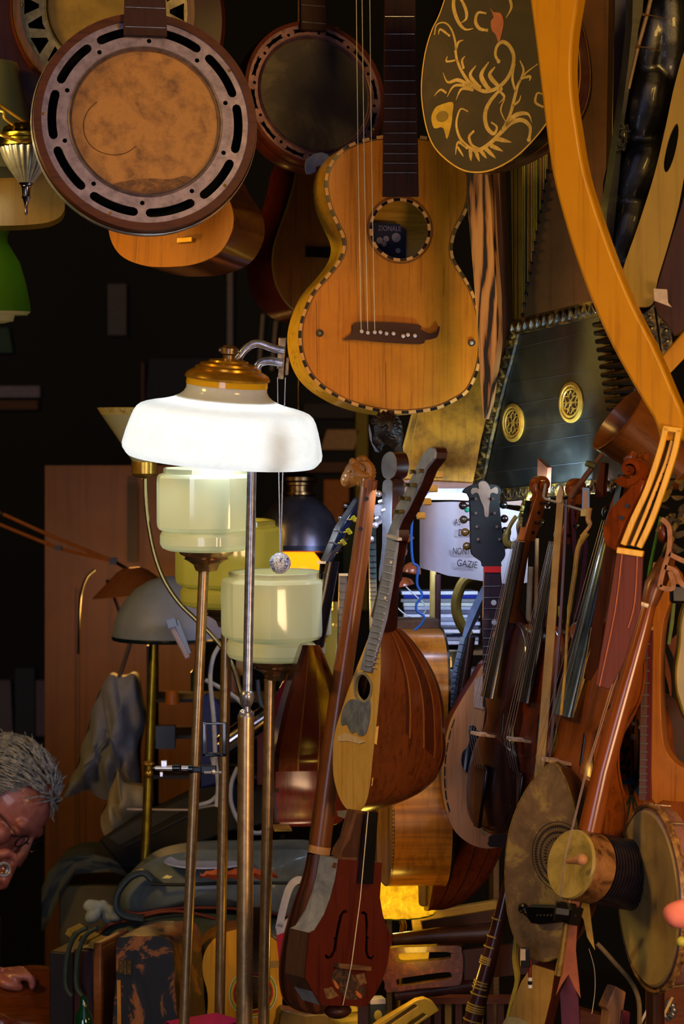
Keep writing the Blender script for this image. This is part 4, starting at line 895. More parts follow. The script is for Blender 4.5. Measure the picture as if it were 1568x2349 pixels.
# M1: dark mandolin seen edge-on
f = Fr(660, 1700, 3.93, -83, 0)
t = thing('mandolin', 'dark wine coloured mandolin seen from the side, with yellow tuner buttons, left of the centre', 'mandolin', f)
rows = [(1480,690,698,.026),(1510,679,689,.042),(1545,667,679,.060),(1610,646,659,.096),(1690,627,641,.126),(1740,620,633,.135),(1800,620,632,.137),(1850,622,633,.13),(1885,625,634,.115),(1897,628,634,.095)]
out = cr(f.Ls([(r[1], r[0]) for r in rows] + [(r[2], r[0]) for r in rows[::-1]]), 2)
b = B(); b.prism(out, -.005, .003); obj('face', b, wood('2a1210', '120608', rough=.22, coat=.8, wear=.2), t)
bowl(t, f, rows, RIB2, 11, 4)
rr = cr([V(r) for r in rows], 4, False); b = B(); rings = []
for y, xl, xr, D in rr[22:]:
    a1 = min(.5 + max(0, (y - 1760) / 110), 1.5); c_ = (f.L(xl, y) + f.L(xr, y)) / 2; h_ = (f.L(xr, y) - f.L(xl, y)) / 2
    rings.append([c_ - h_ * 1.01 * cos(pi - a1 * k / 6) + V((0, 0, -1)) * (D + .0012) * sin(pi - a1 * k / 6) for k in range(7)])
b.loft(rings, closed=False); obj('side_apron', b, wood('5e1c16', '330c0a', rough=.2, coat=.9), t)
b = B(); neck_path(b, [f.i @ P(700, 1484, 3.90), f.i @ P(714, 1440, 3.90), f.i @ P(736, 1350, 3.90), f.i @ P(750, 1288, 3.90)], [.04, .036, .032, .030], [.030, .026, .022, .02]); nk = obj('neck', b, wood('120d12', '080608', rough=.25, coat=.6), t)
b = B(); pts = [P(698,1484,3.90), P(712,1440,3.90), P(733,1350,3.90), P(738,1290,3.90)]; b.tube([f.i @ p for p in pts], .0035, 6); fb = obj('fingerboard_edge', b, EBONY, t)
b = B()
for k in range(17):
    k_ = FT[k] * 1.45
    if k_ > 1: continue
    p = f.i @ P(*lerp((734, 1292), (690, 1500), k_), 3.895); b.ball(p, .0011, 6, 4)
obj('fret_ends', b, STEEL, fb)
b = B(); b.box(f.i @ P(737, 1290, 3.90), (.02, .004, .012)); obj('nut', b, IVORY, t)
b = B(); b.tube([f.i @ P(746, 1292, 3.90), f.i @ P(780, 1215, 3.91), f.i @ P(822, 1146, 3.93)], [.0095, .0115, .0085], 4); hs = obj('headstock', b, plain('1c2238', .25, 0, '0a0c16', 30, coat=.6), t, bevel=.002)
for x, y in ((812,1190),(800,1219),(787,1244)):
    b = B(); b.box(f.i @ P(x, y, 3.87), (.012, .010, .006), M=Matrix.Rotation(rad(35), 3, 'X')); b.tube([f.i @ P(x - 12, y + 2, 3.89), f.i @ P(x, y, 3.87)], .0016, 6); obj('yellow_button', b, plain('d8c21a', .35, 0, 'b09a10', 60), hs, bevel=.0015)
for x, y in ((797,1160),(784,1188),(773,1216),(762,1243)):
    b = B(); b.tube([f.i @ P(x + 10, y + 6, 3.90), f.i @ P(x - 4, y, 3.89)], .0015, 6); b.ball(f.i @ P(x - 5, y, 3.89), .003, 8, 5); obj('string_post', b, STEEL, hs)
b = B(); b.box(f.i @ P(645, 1899, 3.93), (.06, .004, .028)); obj('tailpiece', b, BRASS, t)
for k in range(3):
    b = B(); b.tube([f.i @ P(742 + 5 * k, 1290, 3.88), f.i @ P(790 + 4 * k, 1235, 3.86)], .0005, 4); obj('loose_string', b, STRING, t)

# honey guitar seen from its side
f = Fr(870, 1740, 4.16, -84, 0)
t = thing('side_on_guitar', 'honey coloured guitar seen from its flamed side, behind the mandola', 'guitar', f)
z0 = -.0; out = []
GO = [(0,0),(.10,.004),(.155,.03),(.182,.08),(.185,.13),(.165,.19),(.138,.235),(.13,.265),(.14,.31),(.142,.35),(.125,.395),(.09,.42),(.04,.43),(0,.432)]
y0 = -(2018 - 1740) * f.u
out = cr([V((x, y0 + y, 0)) for x, y in GO] + [V((-x, y0 + y, 0)) for x, y in GO[-2:0:-1]], 4)
box_body(t, out, .098, wood('c08c3a', '9a6c22', rough=.4), wood('b06c1c', '7a420c', 'Y', rough=.3, coat=.6, g=.3, fig=.65, wear=.1), names=('soundboard', 'flamed_side', 'back'))
b = binding(out, .003, 420, k=1); obj('front_purfling', b, [plain('b08a4a', .5), BLACK], t, smooth=False)
b2 = binding(out, -.0012, 420, k=1); b2.v = [(x, y, z_ - .098) for x, y, z_ in b2.v]; obj('back_purfling', b2, [plain('b08a4a', .5), BLACK], t, smooth=False)
b = B(); b.box((0, y0 + .436, -.05), (.09, .02, .096)); obj('neck_block', b, wood('4e3a30', '33251e', 'X', rough=.5, coat=0), t, bevel=.004)

# carved heads and scroll head
GOLD_W = wood('8a5a24', '5e3810', rough=.32, coat=.4, wear=.2)
f = Fr(818, 1085, 3.92, -12)
t = thing('lion_head_scroll', 'carved golden brown lion head finial in front of the pendant lamp', 'carved head', f)
b = B(); u = f.u
L_ = lambda x, y, z=0: f.L(x, y, z)
b.ball(L_(824, 1080), (27 * u, 30 * u, 20 * u), 18, 12); b.ball(L_(812, 1084, .004), (24 * u, 26 * u, 16 * u), 18, 12); b.ball(L_(804, 1094, .006), (20 * u, 19 * u, 15 * u), 16, 10); b.ball(L_(810, 1090, .004), (35 * u, 23 * u, 17 * u), 18, 12, M=Matrix.Rotation(rad(42), 3, 'Z')); b.ball(L_(795, 1102, .008), (15 * u, 15 * u, 12 * u), 14, 9)
b.ball(L_(836, 1095), (16 * u, 26 * u, 18 * u), 14, 10); b.ball(L_(808, 1060, .006), (9 * u, 10 * u, 8 * u), 10, 7); b.ball(L_(838, 1066, 0), (14 * u, 16 * u, 15 * u), 12, 8); b.ball(L_(830, 1052, 0), (14 * u, 8 * u, 14 * u), 12, 8)
for k in range(15):
    a = rad(70 - 14 * k); c0 = (820 + 20 * cos(a), 1080 - 20 * sin(a)); c1 = (832 + 30 * cos(a - .5), 1086 - 33 * sin(a - .5)); b.tube(cr([L_(*c0, .013), L_((c0[0] + c1[0]) / 2 + 2, (c0[1] + c1[1]) / 2 - 2, .012), L_(*c1, .002)], 3, False), [3.2 * u] * 6 + [1.5 * u], 6)
for k in range(9): b.tube(cr([L_(805 + 5 * k, 1066 + 3 * k, .014), L_(812 + 4 * k, 1092, .017), L_(806 + 4.5 * k, 1112, .008)], 3, False), 2.4 * u, 6)
b.tube([L_(838, 1100), L_(846, 1150)], 10 * u, 10)
obj('carved_head', b, GOLD_W, t, remesh=.0009)
b = B(); b.ball(L_(799, 1081, .0165), 3.5 * u, 10, 7); b.ball(L_(788, 1105, .013), 2.5 * u, 8, 6); obj('eyes', b, plain('c8a878', .2, 0, coat=.8), t)
f = Fr(884, 985, 3.94, 0)
t = thing('dark_carved_head', 'dark carved head with wavy hair and faceted mask, touching the amber guitar', 'carved head', f); u = f.u
DKW = plain('1c100d', .5, 0, '0c0605', 60, coat=.12)
b = B(); b.ball(L_ and f.L(886, 982), (37 * u, 38 * u, 34 * u), 20, 14); b.ball(f.L(905, 1000), (20 * u, 28 * u, 24 * u), 14, 10); b.ball(f.L(866, 1006, .004), (18 * u, 24 * u, 16 * u), 14, 9); b.ball(f.L(868, 1028, .006), (9 * u, 9 * u, 9 * u), 10, 8)
for k in range(13):
    a = rad(150 - 19 * k); p = [f.L(884 + r_ * cos(a + w_), 980 - r_ * sin(a + w_), .024 * (1 - (r_ / 42) ** 2) + .003) for r_, w_ in ((6, 0), (14, .3), (22, 0), (30, .25), (37, .05))]
    b.tube(cr(p, 3, False), 3.2 * u, 6)
b.tube([f.L(908, 1010), f.L(916, 1060)], [13 * u, 12 * u], 10)
obj('carved_head', b, DKW, t, remesh=.001)
b = B(); b.prism(f.Ls([(846,972),(852,996),(853,1016),(870,1038),(860,1036),(848,1008),(845,985)], .012), .006, .014); obj('pale_facets', b, plain('6a7280', .25, .3), t)

f = Fr(895, 1150, 3.88, -42)
t = thing('zither_head', 'flat round topped headstock with pale face and reddish brown side, beside the lion head', 'headstock', f)
b = B(); o_ = cr(f.Ls([(892,1036),(878,1048),(874,1072),(878,1092),(886,1100),(878,1106),(876,1140),(876,1250),(868,1330),(892,1330),(896,1180),(898,1110),(893,1100),(904,1090),(908,1064),(903,1042)]), 3)
b.prism(o_, -.002, 0); obj('pale_face', b, plain('70747c', .5, 0, '54565e', 25), t); b = B(); b.prism(o_, -.032, -.002); obj('brown_body', b, wood('30120a', '1a0906', rough=.3, coat=.5), t, bevel=.001)
f = Fr(870, 1180, 3.90)
t = thing('machine_head', 'bright metal geared tuner plate between the long neck and the round topped headstock', 'tuner', f)
b = B(); b.prism(f.Ls([(856,1160),(884,1150),(876,1200),(862,1206)]), 0, .003); obj('plate', b, CHROME, t)
for x, y in ((870, 1152), (878, 1172), (862, 1190), (884, 1160)):
    b = B(); p = f.L(x, y, .006); b.tube([p, p + V((.006, .002, .004))], .0042, 8); obj('gear', b, STEEL, t)
for x, y in ((868, 1133), (860, 1205), (850, 1237)):
    b = B(); b.ball(f.L(x, y, .01), .0055, 10, 7); obj('chrome_knob', b, CHROME, t)
# two more fretted necks between
for lab, pts, d, w_, c_ in (('narrow pale green fretted neck right of the long plain neck', ((853,1190),(856,1448)), 3.95, 15, '6d7d74'), ('short dark fretted neck with white nut, left of the long plain neck', ((786,1318),(780,1600)), 4.0, 17, '565a64')):
    f = Fr(pts[0][0], pts[0][1], d, 10); t = thing('fretted_neck', lab, 'neck', f)
    b = B(); b.strip([f.L(*pts[0]), f.L(*pts[1])], w_ * f.u, 0, .005); fb = obj('fingerboard', b, wood(c_, '33363a', rough=.35), t)
    b = B(); neck_path(b, [f.L(*pts[1]), f.L(*pts[0])], [w_ * f.u] * 2, .018); obj('neck', b, wood('6a4630', '3c2618'), t)
    frets_on(t, fb, f, pts[0], pts[1], w_, w_, [FT[k] * 1.3 for k in range(14) if FT[k] * 1.3 < 1], .0008)
    b = B(); b.strip([f.L(pts[0][0] - w_ / 2 - 1, pts[0][1]), f.L(pts[0][0] + w_ / 2 + 1, pts[0][1])], .004, 0, .009); obj('nut', b, IVORY, t)

# M4: waisted dark fiddle with coffin-shaped body
f = Fr(800, 2140, 3.62, 36, 0)
t = thing('coffin_fiddle', 'dark red angular fiddle with f holes, clay scroll picture and pale grey sides', 'fiddle', f)
fo = f.Ls([(778,1971),(876,1979),(874,2015),(871,2058),(878,2100),(890,2135),(903,2153),(894,2172),(888,2215),(876,2250),(859,2283),(839,2309),(737,2306),(718,2275),(700,2244),(704,2190),(710,2140),(722,2134),(744,2099),(760,2058),(770,2020),(775,1990)])
FH = lambda m_: [(x, y) for x, y in m_]
fl_ = [(795,2088),(788,2086),(778,2100),(772,2130),(768,2150),(764,2152),(767,2156),(764,2180),(755,2195),(749,2190),(746,2188),(745,2196),(752,2200),(762,2196),(771,2178),(775,2150),(779,2128),(786,2098),(792,2094),(797,2094)]
fr_ = [(828,2092),(834,2090),(842,2096),(844,2120),(842,2148),(847,2150),(843,2156),(843,2180),(846,2194),(852,2196),(855,2190),(858,2194),(852,2202),(842,2198),(837,2180),(838,2150),(838,2120),(836,2098),(832,2096),(828,2098)]
b = B(); b.prism(fo, -.003, 0, [f.Ls(fl_), f.Ls(fr_)]); obj('soundboard', b, wood('4a180e', '2c0c08', rough=.3, coat=.5, wear=.2), t)
b = B(); n = len(fo)
for i in range(n):
    a, c = fo[i], fo[(i + 1) % n]; b.add([(a[0], a[1], -.002), (c[0], c[1], -.002), (c[0], c[1], -.05), (a[0], a[1], -.05)], [(0, 1, 2, 3)], 1 if 13 <= i <= 14 or i == 15 else 0)
b.prism(fo, -.052, -.05, mi=1)
obj('sides', b, [mottle([(.3, '4a4e5a'), (.5, '6c707e'), (.7, '888c98'), (.9, '3e4048')], 22, .5, .2), wood('4a342a', '2c1c16')], t, smooth=False)
b = B(); b.prism(f.Ls([(836,1862),(858,1862),(846,2027),(817,2025)]), .002, .01); fb = obj('fingerboard', b, BLACK, t)
b = B(); neck_path(b, [f.L(804, 2000, -.004), f.L(818, 1940, -.004), f.L(828, 1860, -.004)], [.058, .05, .02], .03); b.prism(f.Ls([(786,1967),(790,1950),(806,1925),(815,1890),(822,1866),(842,1868),(836,1968)]), -.03, -.004); obj('neck', b, wood('5a3a2a', '352018', rough=.4), t)
b = B(); b.tube([f.L(844, 1862, .012), f.L(826, 2060, .016), f.L(806, 2212, .02)], .0006, 5); b.tube([f.L(806, 2212, .02), f.L(786, 2306, .004)], .0006, 5); obj('string', b, GUTS, t)
b = B(); b.prism(f.Ls([(764,2206),(838,2214),(838,2224),(764,2218)]), 0, .016); obj('bridge', b, wood('6a4a30', '3a2416', 'X'), t, bevel=.001)
b = B(); b.prism(f.Ls([(812,2236),(834,2232),(840,2256),(824,2260)]), .0006, .001); obj('music_sheet_print', b, plain('7a5830', .6, 0, '2c180c', 160), t)
b = B(); b.prism(f.Ls([(741,2268),(760,2264),(775,2284),(760,2290),(748,2292)]), .0006, .001); mp = obj('music_sheet_print', b, plain('7a5830', .6, 0, '2c180c', 160), t)
b = B(); b.prism(cr(f.Ls([(770,2222),(800,2228),(820,2250),(838,2270),(826,2290),(796,2292),(776,2270),(760,2250)]), 3), .0002, .0006); obj('scene_print', b, mottle([(.35, '100705'), (.5, '2c180c'), (.62, '5a3818'), (.75, '180c06')], 110, .5, 0), t)
b = B(); b.prism(cr(f.Ls([(764,2248),(772,2256),(776,2268),(768,2264)]), 3), .0008, .0012); b.prism(cr(f.Ls([(816,2272),(828,2284),(826,2290),(816,2282)]), 3), .0008, .0012); obj('orange_print', b, plain('a85a24', .6), mp)
b = B(); b.ball(f.L(775, 2318, -.026), (.022, .012, .018), 12, 8); obj('end_button', b, DARK_WOOD, t)

# M5: flat mandola with black headstock
f = Fr(1110, 1740, 3.97, 4)
t = thing('flat_mandolin', 'tan faced mandolin with black headstock, cream lyre inlay and red nut band', 'mandolin', f)
Lh = [(1112,1520),(1085,1562),(1056,1609),(1031,1658),(1017,1719),(1012,1781),(1018,1842),(1038,1899),(1071,1932),(1110,1946),(1150,1942)]
out = cr(f.Ls(Lh + [(1192,1925),(1224,1890),(1240,1840),(1244,1780),(1236,1719),(1218,1658),(1190,1609),(1166,1562),(1146,1520)]), 4)
box_body(t, out, .055, wood('b07850', '8a5632', rough=.4, coat=.2, g=1.6, wear=.1, wc='5e3018'), wood('6a2412', '3c1008', 'X', rough=.3, coat=.5))
b = B(); q = resample(out, 150); q2 = offset(q, .004); q3 = offset(q, .0062)
for i in range(20, 52):
    b.add([(q[i][0], q[i][1], .0006), (q[i + 1][0], q[i + 1][1], .0006), (q2[i + 1][0], q2[i + 1][1], .0006), (q2[i][0], q2[i][1], .0006)], [(0, 1, 2, 3)], 0)
    if i % 4: b.add([(q2[i][0], q2[i][1], .0006), (q2[i + 1][0], q2[i + 1][1], .0006), (q3[i + 1][0], q3[i + 1][1], .0006), (q3[i][0], q3[i][1], .0006)], [(0, 1, 2, 3)], 1)
obj('edge_inlay', b, [plain('b8823e', .5), BLACK], t, smooth=False)
b = B(); b.prism(cr(f.Ls([(1074,1668),(1088,1664),(1094,1676),(1108,1682),(1112,1700),(1108,1740),(1110,1776),(1090,1780),(1070,1772),(1058,1752),(1060,1726),(1072,1712),(1076,1690)]), 4), 0, .0015); obj('pickguard', b, plain('14101e', .2, 0, coat=.7), t)
b = B(); b.prism(f.Ls([(1088,1560),(1112,1545),(1110,1628),(1086,1622)]), .0002, .0008); obj('masking_tape', b, plain('b89a8a', .8), t)
b = B(); b.prism(cr(f.Ls([(1120,1928),(1126,1915),(1180,1910),(1180,1940),(1122,1942)]), 2), 0, .004); obj('tail_guard', b, plain('2c100c', .4), t)
b = B(); b.prism(f.Ls([(1109,1312),(1147,1312),(1154,1400),(1160,1560),(1160,1620),(1106,1620),(1107,1400)]), .001, .007); fb = obj('fingerboard', b, wood('2a1a20', '150d12', rough=.35, wear=.2), t)
b = B(); neck_path(b, [f.L(1134, 1560), f.L(1130, 1420), f.L(1128, 1296)], [.036, .034, .027], .02); obj('neck', b, RED_WOOD, t)
frets_on(t, fb, f, (1128, 1312), (1133, 1600), 38, 52, [(y - 1312) / 288 for y in (1345, 1371, 1396, 1421, 1443, 1464, 1483, 1502, 1518, 1533, 1547, 1560, 1572)], .0007, z=.0075)
for y in (1382, 1427, 1467):
    b = B(); c = f.L(1130.5 + (y - 1382) * .03, y); b.prism(circ(c, 6.3 * f.u, 18), .007, .0076); obj('position_dot', b, plain('a59c98', .4), fb)
ho = cr(f.Ls([(1109,1300),(1104,1288),(1081,1268),(1079,1220),(1076,1142),(1062,1130),(1068,1120),(1081,1113),(1092,1108),(1101,1101),(1112,1103),(1122,1111),(1138,1113),(1148,1125),(1144,1142),(1147,1182),(1152,1230),(1158,1272),(1148,1290),(1147,1300)]), 3)
b = B(); b.prism(ho, -.014, .004); hs = obj('headstock', b, plain('0b090c', .7, 0, '060507', 30), t, bevel=.001)
b = B(); b.prism(cr(f.Ls([(1078,1128),(1082,1120),(1092,1119),(1097,1122),(1096,1110),(1104,1104),(1114,1106),(1122,1118),(1124,1123),(1136,1117),(1141,1124),(1139,1133),(1130,1130),(1123,1134),(1122,1150),(1120,1165),(1119,1183),(1115,1186),(1110,1182),(1108,1164),(1101,1148),(1096,1134),(1090,1130),(1082,1134)]), 3), .004, .0052); obj('cream_inlay', b, plain('7a6052', .45, 0, '68504a', 60), hs)
b = B(); b.prism(f.Ls([(1109,1299),(1147,1299),(1147,1313),(1109,1313)]), .004, .0085); obj('red_band', b, plain('b01210', .5), t)
for x, y, c_ in ((1061,1160,'2a1614'),(1063,1192,'3a2a1a'),(1066,1221,'5a3c12'),(1070,1253,'4a3410'),(1154,1158,'120e12'),(1156,1190,'2a1410'),(1158,1218,'161014'),(1160,1250,'161014')):
    b = B(); s_ = -1 if x < 1100 else 1; p = f.L(x, y, -.004); b.tube([p, p - V((s_ * .012, 0, 0))], .002, 6); b.ball(p, .0068, 12, 8); obj('tuner_knob', b, plain(c_, .25, 0, coat=.7), hs)
b = B(); b.ball(f.L(1070, 1170, .003), .0042, 10, 7); obj('green_bead', b, plain('1c8a66', .3), hs)
for x, y in ((1091,1144),(1091,1177),(1093,1208),(1096,1237),(1130,1144),(1134,1177),(1139,1208),(1145,1237)):
    b = B(); b.tube([f.L(x, y, .004), f.L(x, y, .011)], .0024, 8); obj('string_post', b, plain('5a4238', .4, .4), hs)

# M6: mandolin low behind, with its slanted neck
f = Fr(1000, 1850, 4.14, -80, 0)
t = thing('bowl_mandolin', 'reddish brown bowl back mandolin low behind the tan faced one, slanted white fretted neck', 'mandolin', f)
rows = [(1600,1006,1018,.03),(1680,1000,1016,.08),(1780,996,1014,.115),(1860,992,1012,.126),(1930,986,1006,.125),(1990,980,998,.112),(2040,975,992,.09),(2075,973,986,.06),(2088,974,983,.03)]
bowl(t, f, rows, [wood('6a2c14', '381408', rough=.28, coat=.5), plain('2a0f06', .5)], 11, 4)
b = B(); b.prism(cr(f.Ls([(r[1], r[0]) for r in rows] + [(r[2], r[0]) for r in rows[::-1]]), 2), -.004, .001); obj('face', b, wood('7a421c', '4a240e'), t)
d = 4.06; LL = lambda x, y, dd=d: f.i @ P(x, y, dd)
b = B(); b.tube([LL(1064, 1462), LL(1046, 1540), LL(1024, 1680)], [.006, .0065, .007], 4, up=(1, 0, 0)); fb = obj('fingerboard', b, plain('8c98a8', .4, 0, '5e6674', 30), t)
b = B(); b.tube([LL(1078, 1460, 4.07), LL(1062, 1560, 4.07), LL(1044, 1660, 4.07)], [.009, .011, .013], 12); obj('neck', b, wood('3a1e14', '1c0d0a', rough=.3, coat=.5), t)
b = B()
for k in range(14):
    x, y = lerp((1064, 1462), (1024, 1680), FT[k] * 1.5 if FT[k] * 1.5 < 1 else 1); b.tube([LL(x - 8, y - 3, 4.05), LL(x + 9, y + 1, 4.05)], .0008, 5)
obj('frets', b, BLACK, fb)
b = B(); b.tube([LL(1066, 1462), LL(1086, 1410), LL(1116, 1345, 4.02)], [.005, .010, .007], 4, up=(1, 0, 0)); obj('headstock', b, plain('8090b0', .35, 0, '5c6a88', 30), t)
# ------------------------------------------------------------------ violins standing in a row
VL = [(0,-.160),(.045,-.158),(.085,-.138),(.103,-.098),(.100,-.055),(.086,-.025),(.078,-.016),(.064,.005),(.056,.03),(.058,.055),(.070,.078),(.082,.1),(.084,.13),(.074,.163),(.048,.188),(.015,.195)]
def lean_frame(x, y, d, yaw, lean, pitch=0):
    f = Fr(x, y, d, yaw, pitch); T = Matrix.Translation(f.m.translation)
    f.m = T @ Matrix.Rotation(rad(lean), 4, 'Y') @ T.inverted() @ f.m; f.i = f.m.inverted(); f.c = f.i @ V((0, 0, CZ)); return f
def violin(label, x, y, d, yaw, lean, s, topm, sidem, nm='violin', scroll=True, fbm=EBONY):
    f = lean_frame(x, y, d, yaw, lean); t = thing(nm, label, nm, f, 'violins standing in the row')
    o_ = cr([V((px * s, py * s, 0)) for px, py in VL + [(-a, c) for a, c in VL[-1:0:-1]]], 4); c0 = V((0, .01 * s))
    b = B(); b.dome(o_, 0, .014 * s, 8, c0, 3.0); b.loft([[(p[0], p[1], 0) for p in o_], [(p[0], p[1], -.003) for p in o_], [(p[0] * .97, p[1] * .97, -.003) for p in o_]]); obj('top_plate', b, topm, t, ang=50)
    b = B(); q = offset(o_, .003); b.loft([[(p[0], p[1], -.002) for p in q], [(p[0], p[1], -.034 * s) for p in q]]); obj('ribs', b, sidem, t)
    b = B(); b.dome(o_, 0, -.014 * s, 6, c0, 3); b.v = [(X, Y, Z - .035 * s) for X, Y, Z in b.v]; b.loft([[(p[0], p[1], -.035 * s) for p in o_], [(p[0], p[1], -.032 * s) for p in o_], [(p[0] * .97, p[1] * .97, -.032 * s) for p in o_]]); obj('back_plate', b, sidem, t, ang=50)
    q1, q2 = offset(o_, .0035), offset(o_, .0048); b = B(); b.loft([[(p[0], p[1], .0045 * s) for p in q1], [(p[0], p[1], .0055 * s) for p in q2]]); obj('purfling', b, BLACK, t)
    for sg in (-1, 1):
        P_ = [V((sg * px * s, py * s, pz * s)) for px, py, pz in ((.026,.045,.0125),(.030,.050,.012),(.035,.044,.0115),(.036,.03,.011),(.037,.01,.0105),(.039,-.01,.0105),(.044,-.028,.0095),(.050,-.036,.008),(.056,-.033,.0065),(.055,-.027,.007))]
        b = B(); b.tube(cr(P_, 3, False), [.0012 * s + .0014 * s * sin(pi * k / 27) for k in range(28)], 6, fl=.6); obj('f_hole', b, BLACK, t)
    b = B(); rings = []
    for yy, ww, zz in ((.062, .042, .030), (.2, .033, .0185), (.325, .025, .0085)):
        rings.append([V((ww / 2 * cos(pi - pi * k / 8) * s, yy * s, (zz + .006 * sin(pi * k / 8)) * s)) for k in range(9)] + [V((ww / 2 * s, yy * s, (zz - .005) * s)), V((-ww / 2 * s, yy * s, (zz - .005) * s))])
    b.loft(rings, cap0=True, cap1=True); obj('fingerboard', b, fbm, t, ang=50)
    nk_ = wood('6a3614', '40200c', rough=.3, coat=.5)
    b = B(); neck_path(b, [V((0, .19 * s, .014 * s)), V((0, .215 * s, .014 * s)), V((0, .3 * s, .007 * s)), V((0, .335 * s, .003 * s))], [.036 * s, .03 * s, .025 * s, .024 * s], [.045 * s, .022 * s, .017 * s, .018 * s]); obj('neck', b, nk_, t)
    b = B(); rings = []
    for yy, ww, z0, z1 in ((.328, .025, -.014, .006), (.35, .027, -.019, .004), (.38, .024, -.024, -.002), (.405, .019, -.027, -.008), (.418, .015, -.03, -.012)):
        rings.append([V((-ww / 2 * s, yy * s, z1 * s)), V((ww / 2 * s, yy * s, z1 * s)), V((ww / 2 * s, yy * s, z0 * s)), V((-ww / 2 * s, yy * s, z0 * s))])
    b.loft(rings, cap0=True, cap1=True); pb = obj('pegbox', b, wood('7a3c12', '4a200a', rough=.25, coat=.6), t, bevel=.001)
    b = B(); b.box((0, .365 * s, .002 * s), (.013 * s, .06 * s, .004 * s)); obj('pegbox_slot', b, BLACK, pb)
    for k in range(4):
        yy = (.343 + .017 * k) * s; zz = -.008 * s - .003 * s * k; sg = 1 if k % 2 else -1
        b = B(); b.tube([(-sg * .015 * s, yy, zz), (sg * .03 * s, yy, zz)], .003 * s, 8); b.ball((sg * .038 * s, yy, zz), (.009 * s, .008 * s, .003 * s), 10, 6); obj('peg', b, EBONY, pb)
    if scroll:
        b = B(); rings = []; cy_, cz_ = .424 * s, -.018 * s
        for k in range(44):
            th = 2 * pi * 2.1 * k / 43; r_ = .021 * s * math.exp(-.155 * th) + .001; tk = r_ * .40; ww = (.008 + .010 * k / 43) * s
            a = pi * 1.15 - th; dy, dz = cos(a), sin(a)
            rings.append([V((sx * ww, cy_ + dy * rr_, cz_ + dz * rr_)) for sx, rr_ in ((-1, r_), (-.85, r_ + tk * .25), (.85, r_ + tk * .25), (1, r_), (1, r_ - tk), (-1, r_ - tk))])
        b.loft(rings, cap0=True, cap1=True); b.tube([(-.019 * s, cy_, cz_), (.019 * s, cy_, cz_)], .0045 * s, 10); obj('scroll', b, wood('7a3c12', '4a200a', rough=.25, coat=.6), pb, ang=40)
    b = B(); b.prism([V((px * s, py * s, 0)) for px, py in ((-.021,0),(-.012,.0),(-.008,.008),(.008,.008),(.012,0),(.021,0),(.019,.012),(.015,.016),(.021,.027),(.012,.033),(0,.035),(-.012,.033),(-.021,.027),(-.015,.016),(-.019,.012))], -.002 * s, .002 * s)
    b.v = [(X, Z, Y + .012 * s) for X, Y, Z in b.v]; obj('bridge', b, plain('b8967a', .5, 0, '957455', 80), t)
    b = B(); b.prism([V((px * s, py * s, 0)) for px, py in ((-.021,-.052),(.021,-.052),(.0235,-.058),(.010,-.155),(-.010,-.155),(-.0235,-.058))], .018 * s, .024 * s); b.v = [(X, Y, Z - (-.052 * s - Y) * .06) for X, Y, Z in b.v]; tp = obj('tailpiece', b, EBONY, t, bevel=.0015)
    b = B(); b.tube([(.004 * s, -.15 * s, .014 * s), (.005 * s, -.166 * s, .0), (-.005 * s, -.166 * s, 0), (-.004 * s, -.15 * s, .014 * s)], .0013, 6); obj('tail_gut', b, plain('a08a5a', .4), tp)
    for k in range(4):
        xx = (-1.5 + k) ; b = B(); b.tube([(xx * .0052 * s, .33 * s, .0155 * s), (xx * .0108 * s, .0, .0475 * s), (xx * .010 * s, -.056 * s, .026 * s)], .0004, 5); obj('string', b, STRING, t)
    return t, f
violin('dark purple brown violin standing against the tan faced mandolin', 1141, 1688, 3.86, -70, 7.6, .95, wood('2e1410', '160a10', rough=.25, coat=1.0, wear=.4, wc='0e060a'), wood('6a3210', '3a180a', rough=.25, coat=.7))
violin('reddish violin between the dark violin and the cream bow', 1224, 1700, 3.78, -72, 7.4, .94, wood('6a2810', '381006', rough=.25, coat=.7, wear=.4), wood('5a1e0c', '2e0e06', rough=.25, coat=.7))
t3, f3 = violin('orange brown viola with worn yellow edge, right of the cream bow', 1310, 1750, 3.69, -62, 10.2, 1.12, wood('7a4018', '4a2210', rough=.25, coat=.7, wear=.4), wood('7a3c10', '4a1e08', rough=.25, coat=.7), 'viola', fbm=plain('4a5a64', .2, .5, '2a343c', 20, coat=.6))
b = B(); b.prism(f3.Ls([(1286,1642),(1312,1650),(1290,1746),(1266,1742)], .010), .013, .0145); obj('yellow_tape', b, plain('a8862e', .25, 0, '6e5616', 60, coat=.6), t3)
b = B(); b.strip([f3.L(1349, 1440, .03), f3.L(1300, 1640, .02)], .02, .015, .022); obj('gold_tape', b, mottle([(.3, '6a4a18'), (.5, 'b8903a'), (.7, 'e0c070'), (.85, '4a4a6a')], 60, .3, .6), t3)

# ------------------------------------------------------------------ bows and sticks standing between the violins
f = Fr(1270, 1450, 3.70, -15)
t = thing('violin_bow', 'broad cream coloured bow with pointed ivory tip, between two violins', 'bow', f)
b = B(); b.strip(cr(f.Ls([(1285,1146),(1276,1260),(1266,1400),(1254,1560),(1243,1700),(1232,1800)]), 3, False), [16 * f.u] * 6 + [20 * f.u] * 10, -.004, .001); obj('bow_hair', b, plain('b08e4e', .5, 0, '937238', 30), t)
b = B(); b.strip(cr(f.Ls([(1296,1146),(1292,1260),(1284,1400),(1272,1560),(1262,1700),(1250,1810)]), 3, False), 6 * f.u, -.014, -.006); obj('stick', b, RED_WOOD, t)
b = B(); b.prism(cr(f.Ls([(1286,1114),(1292,1130),(1290,1140),(1288,1152),(1276,1152),(1276,1140),(1279,1128)]), 3), -.008, .003); obj('ivory_tip', b, plain('c0a074', .35), t)
f = Fr(1330, 1300, 3.62, -10)
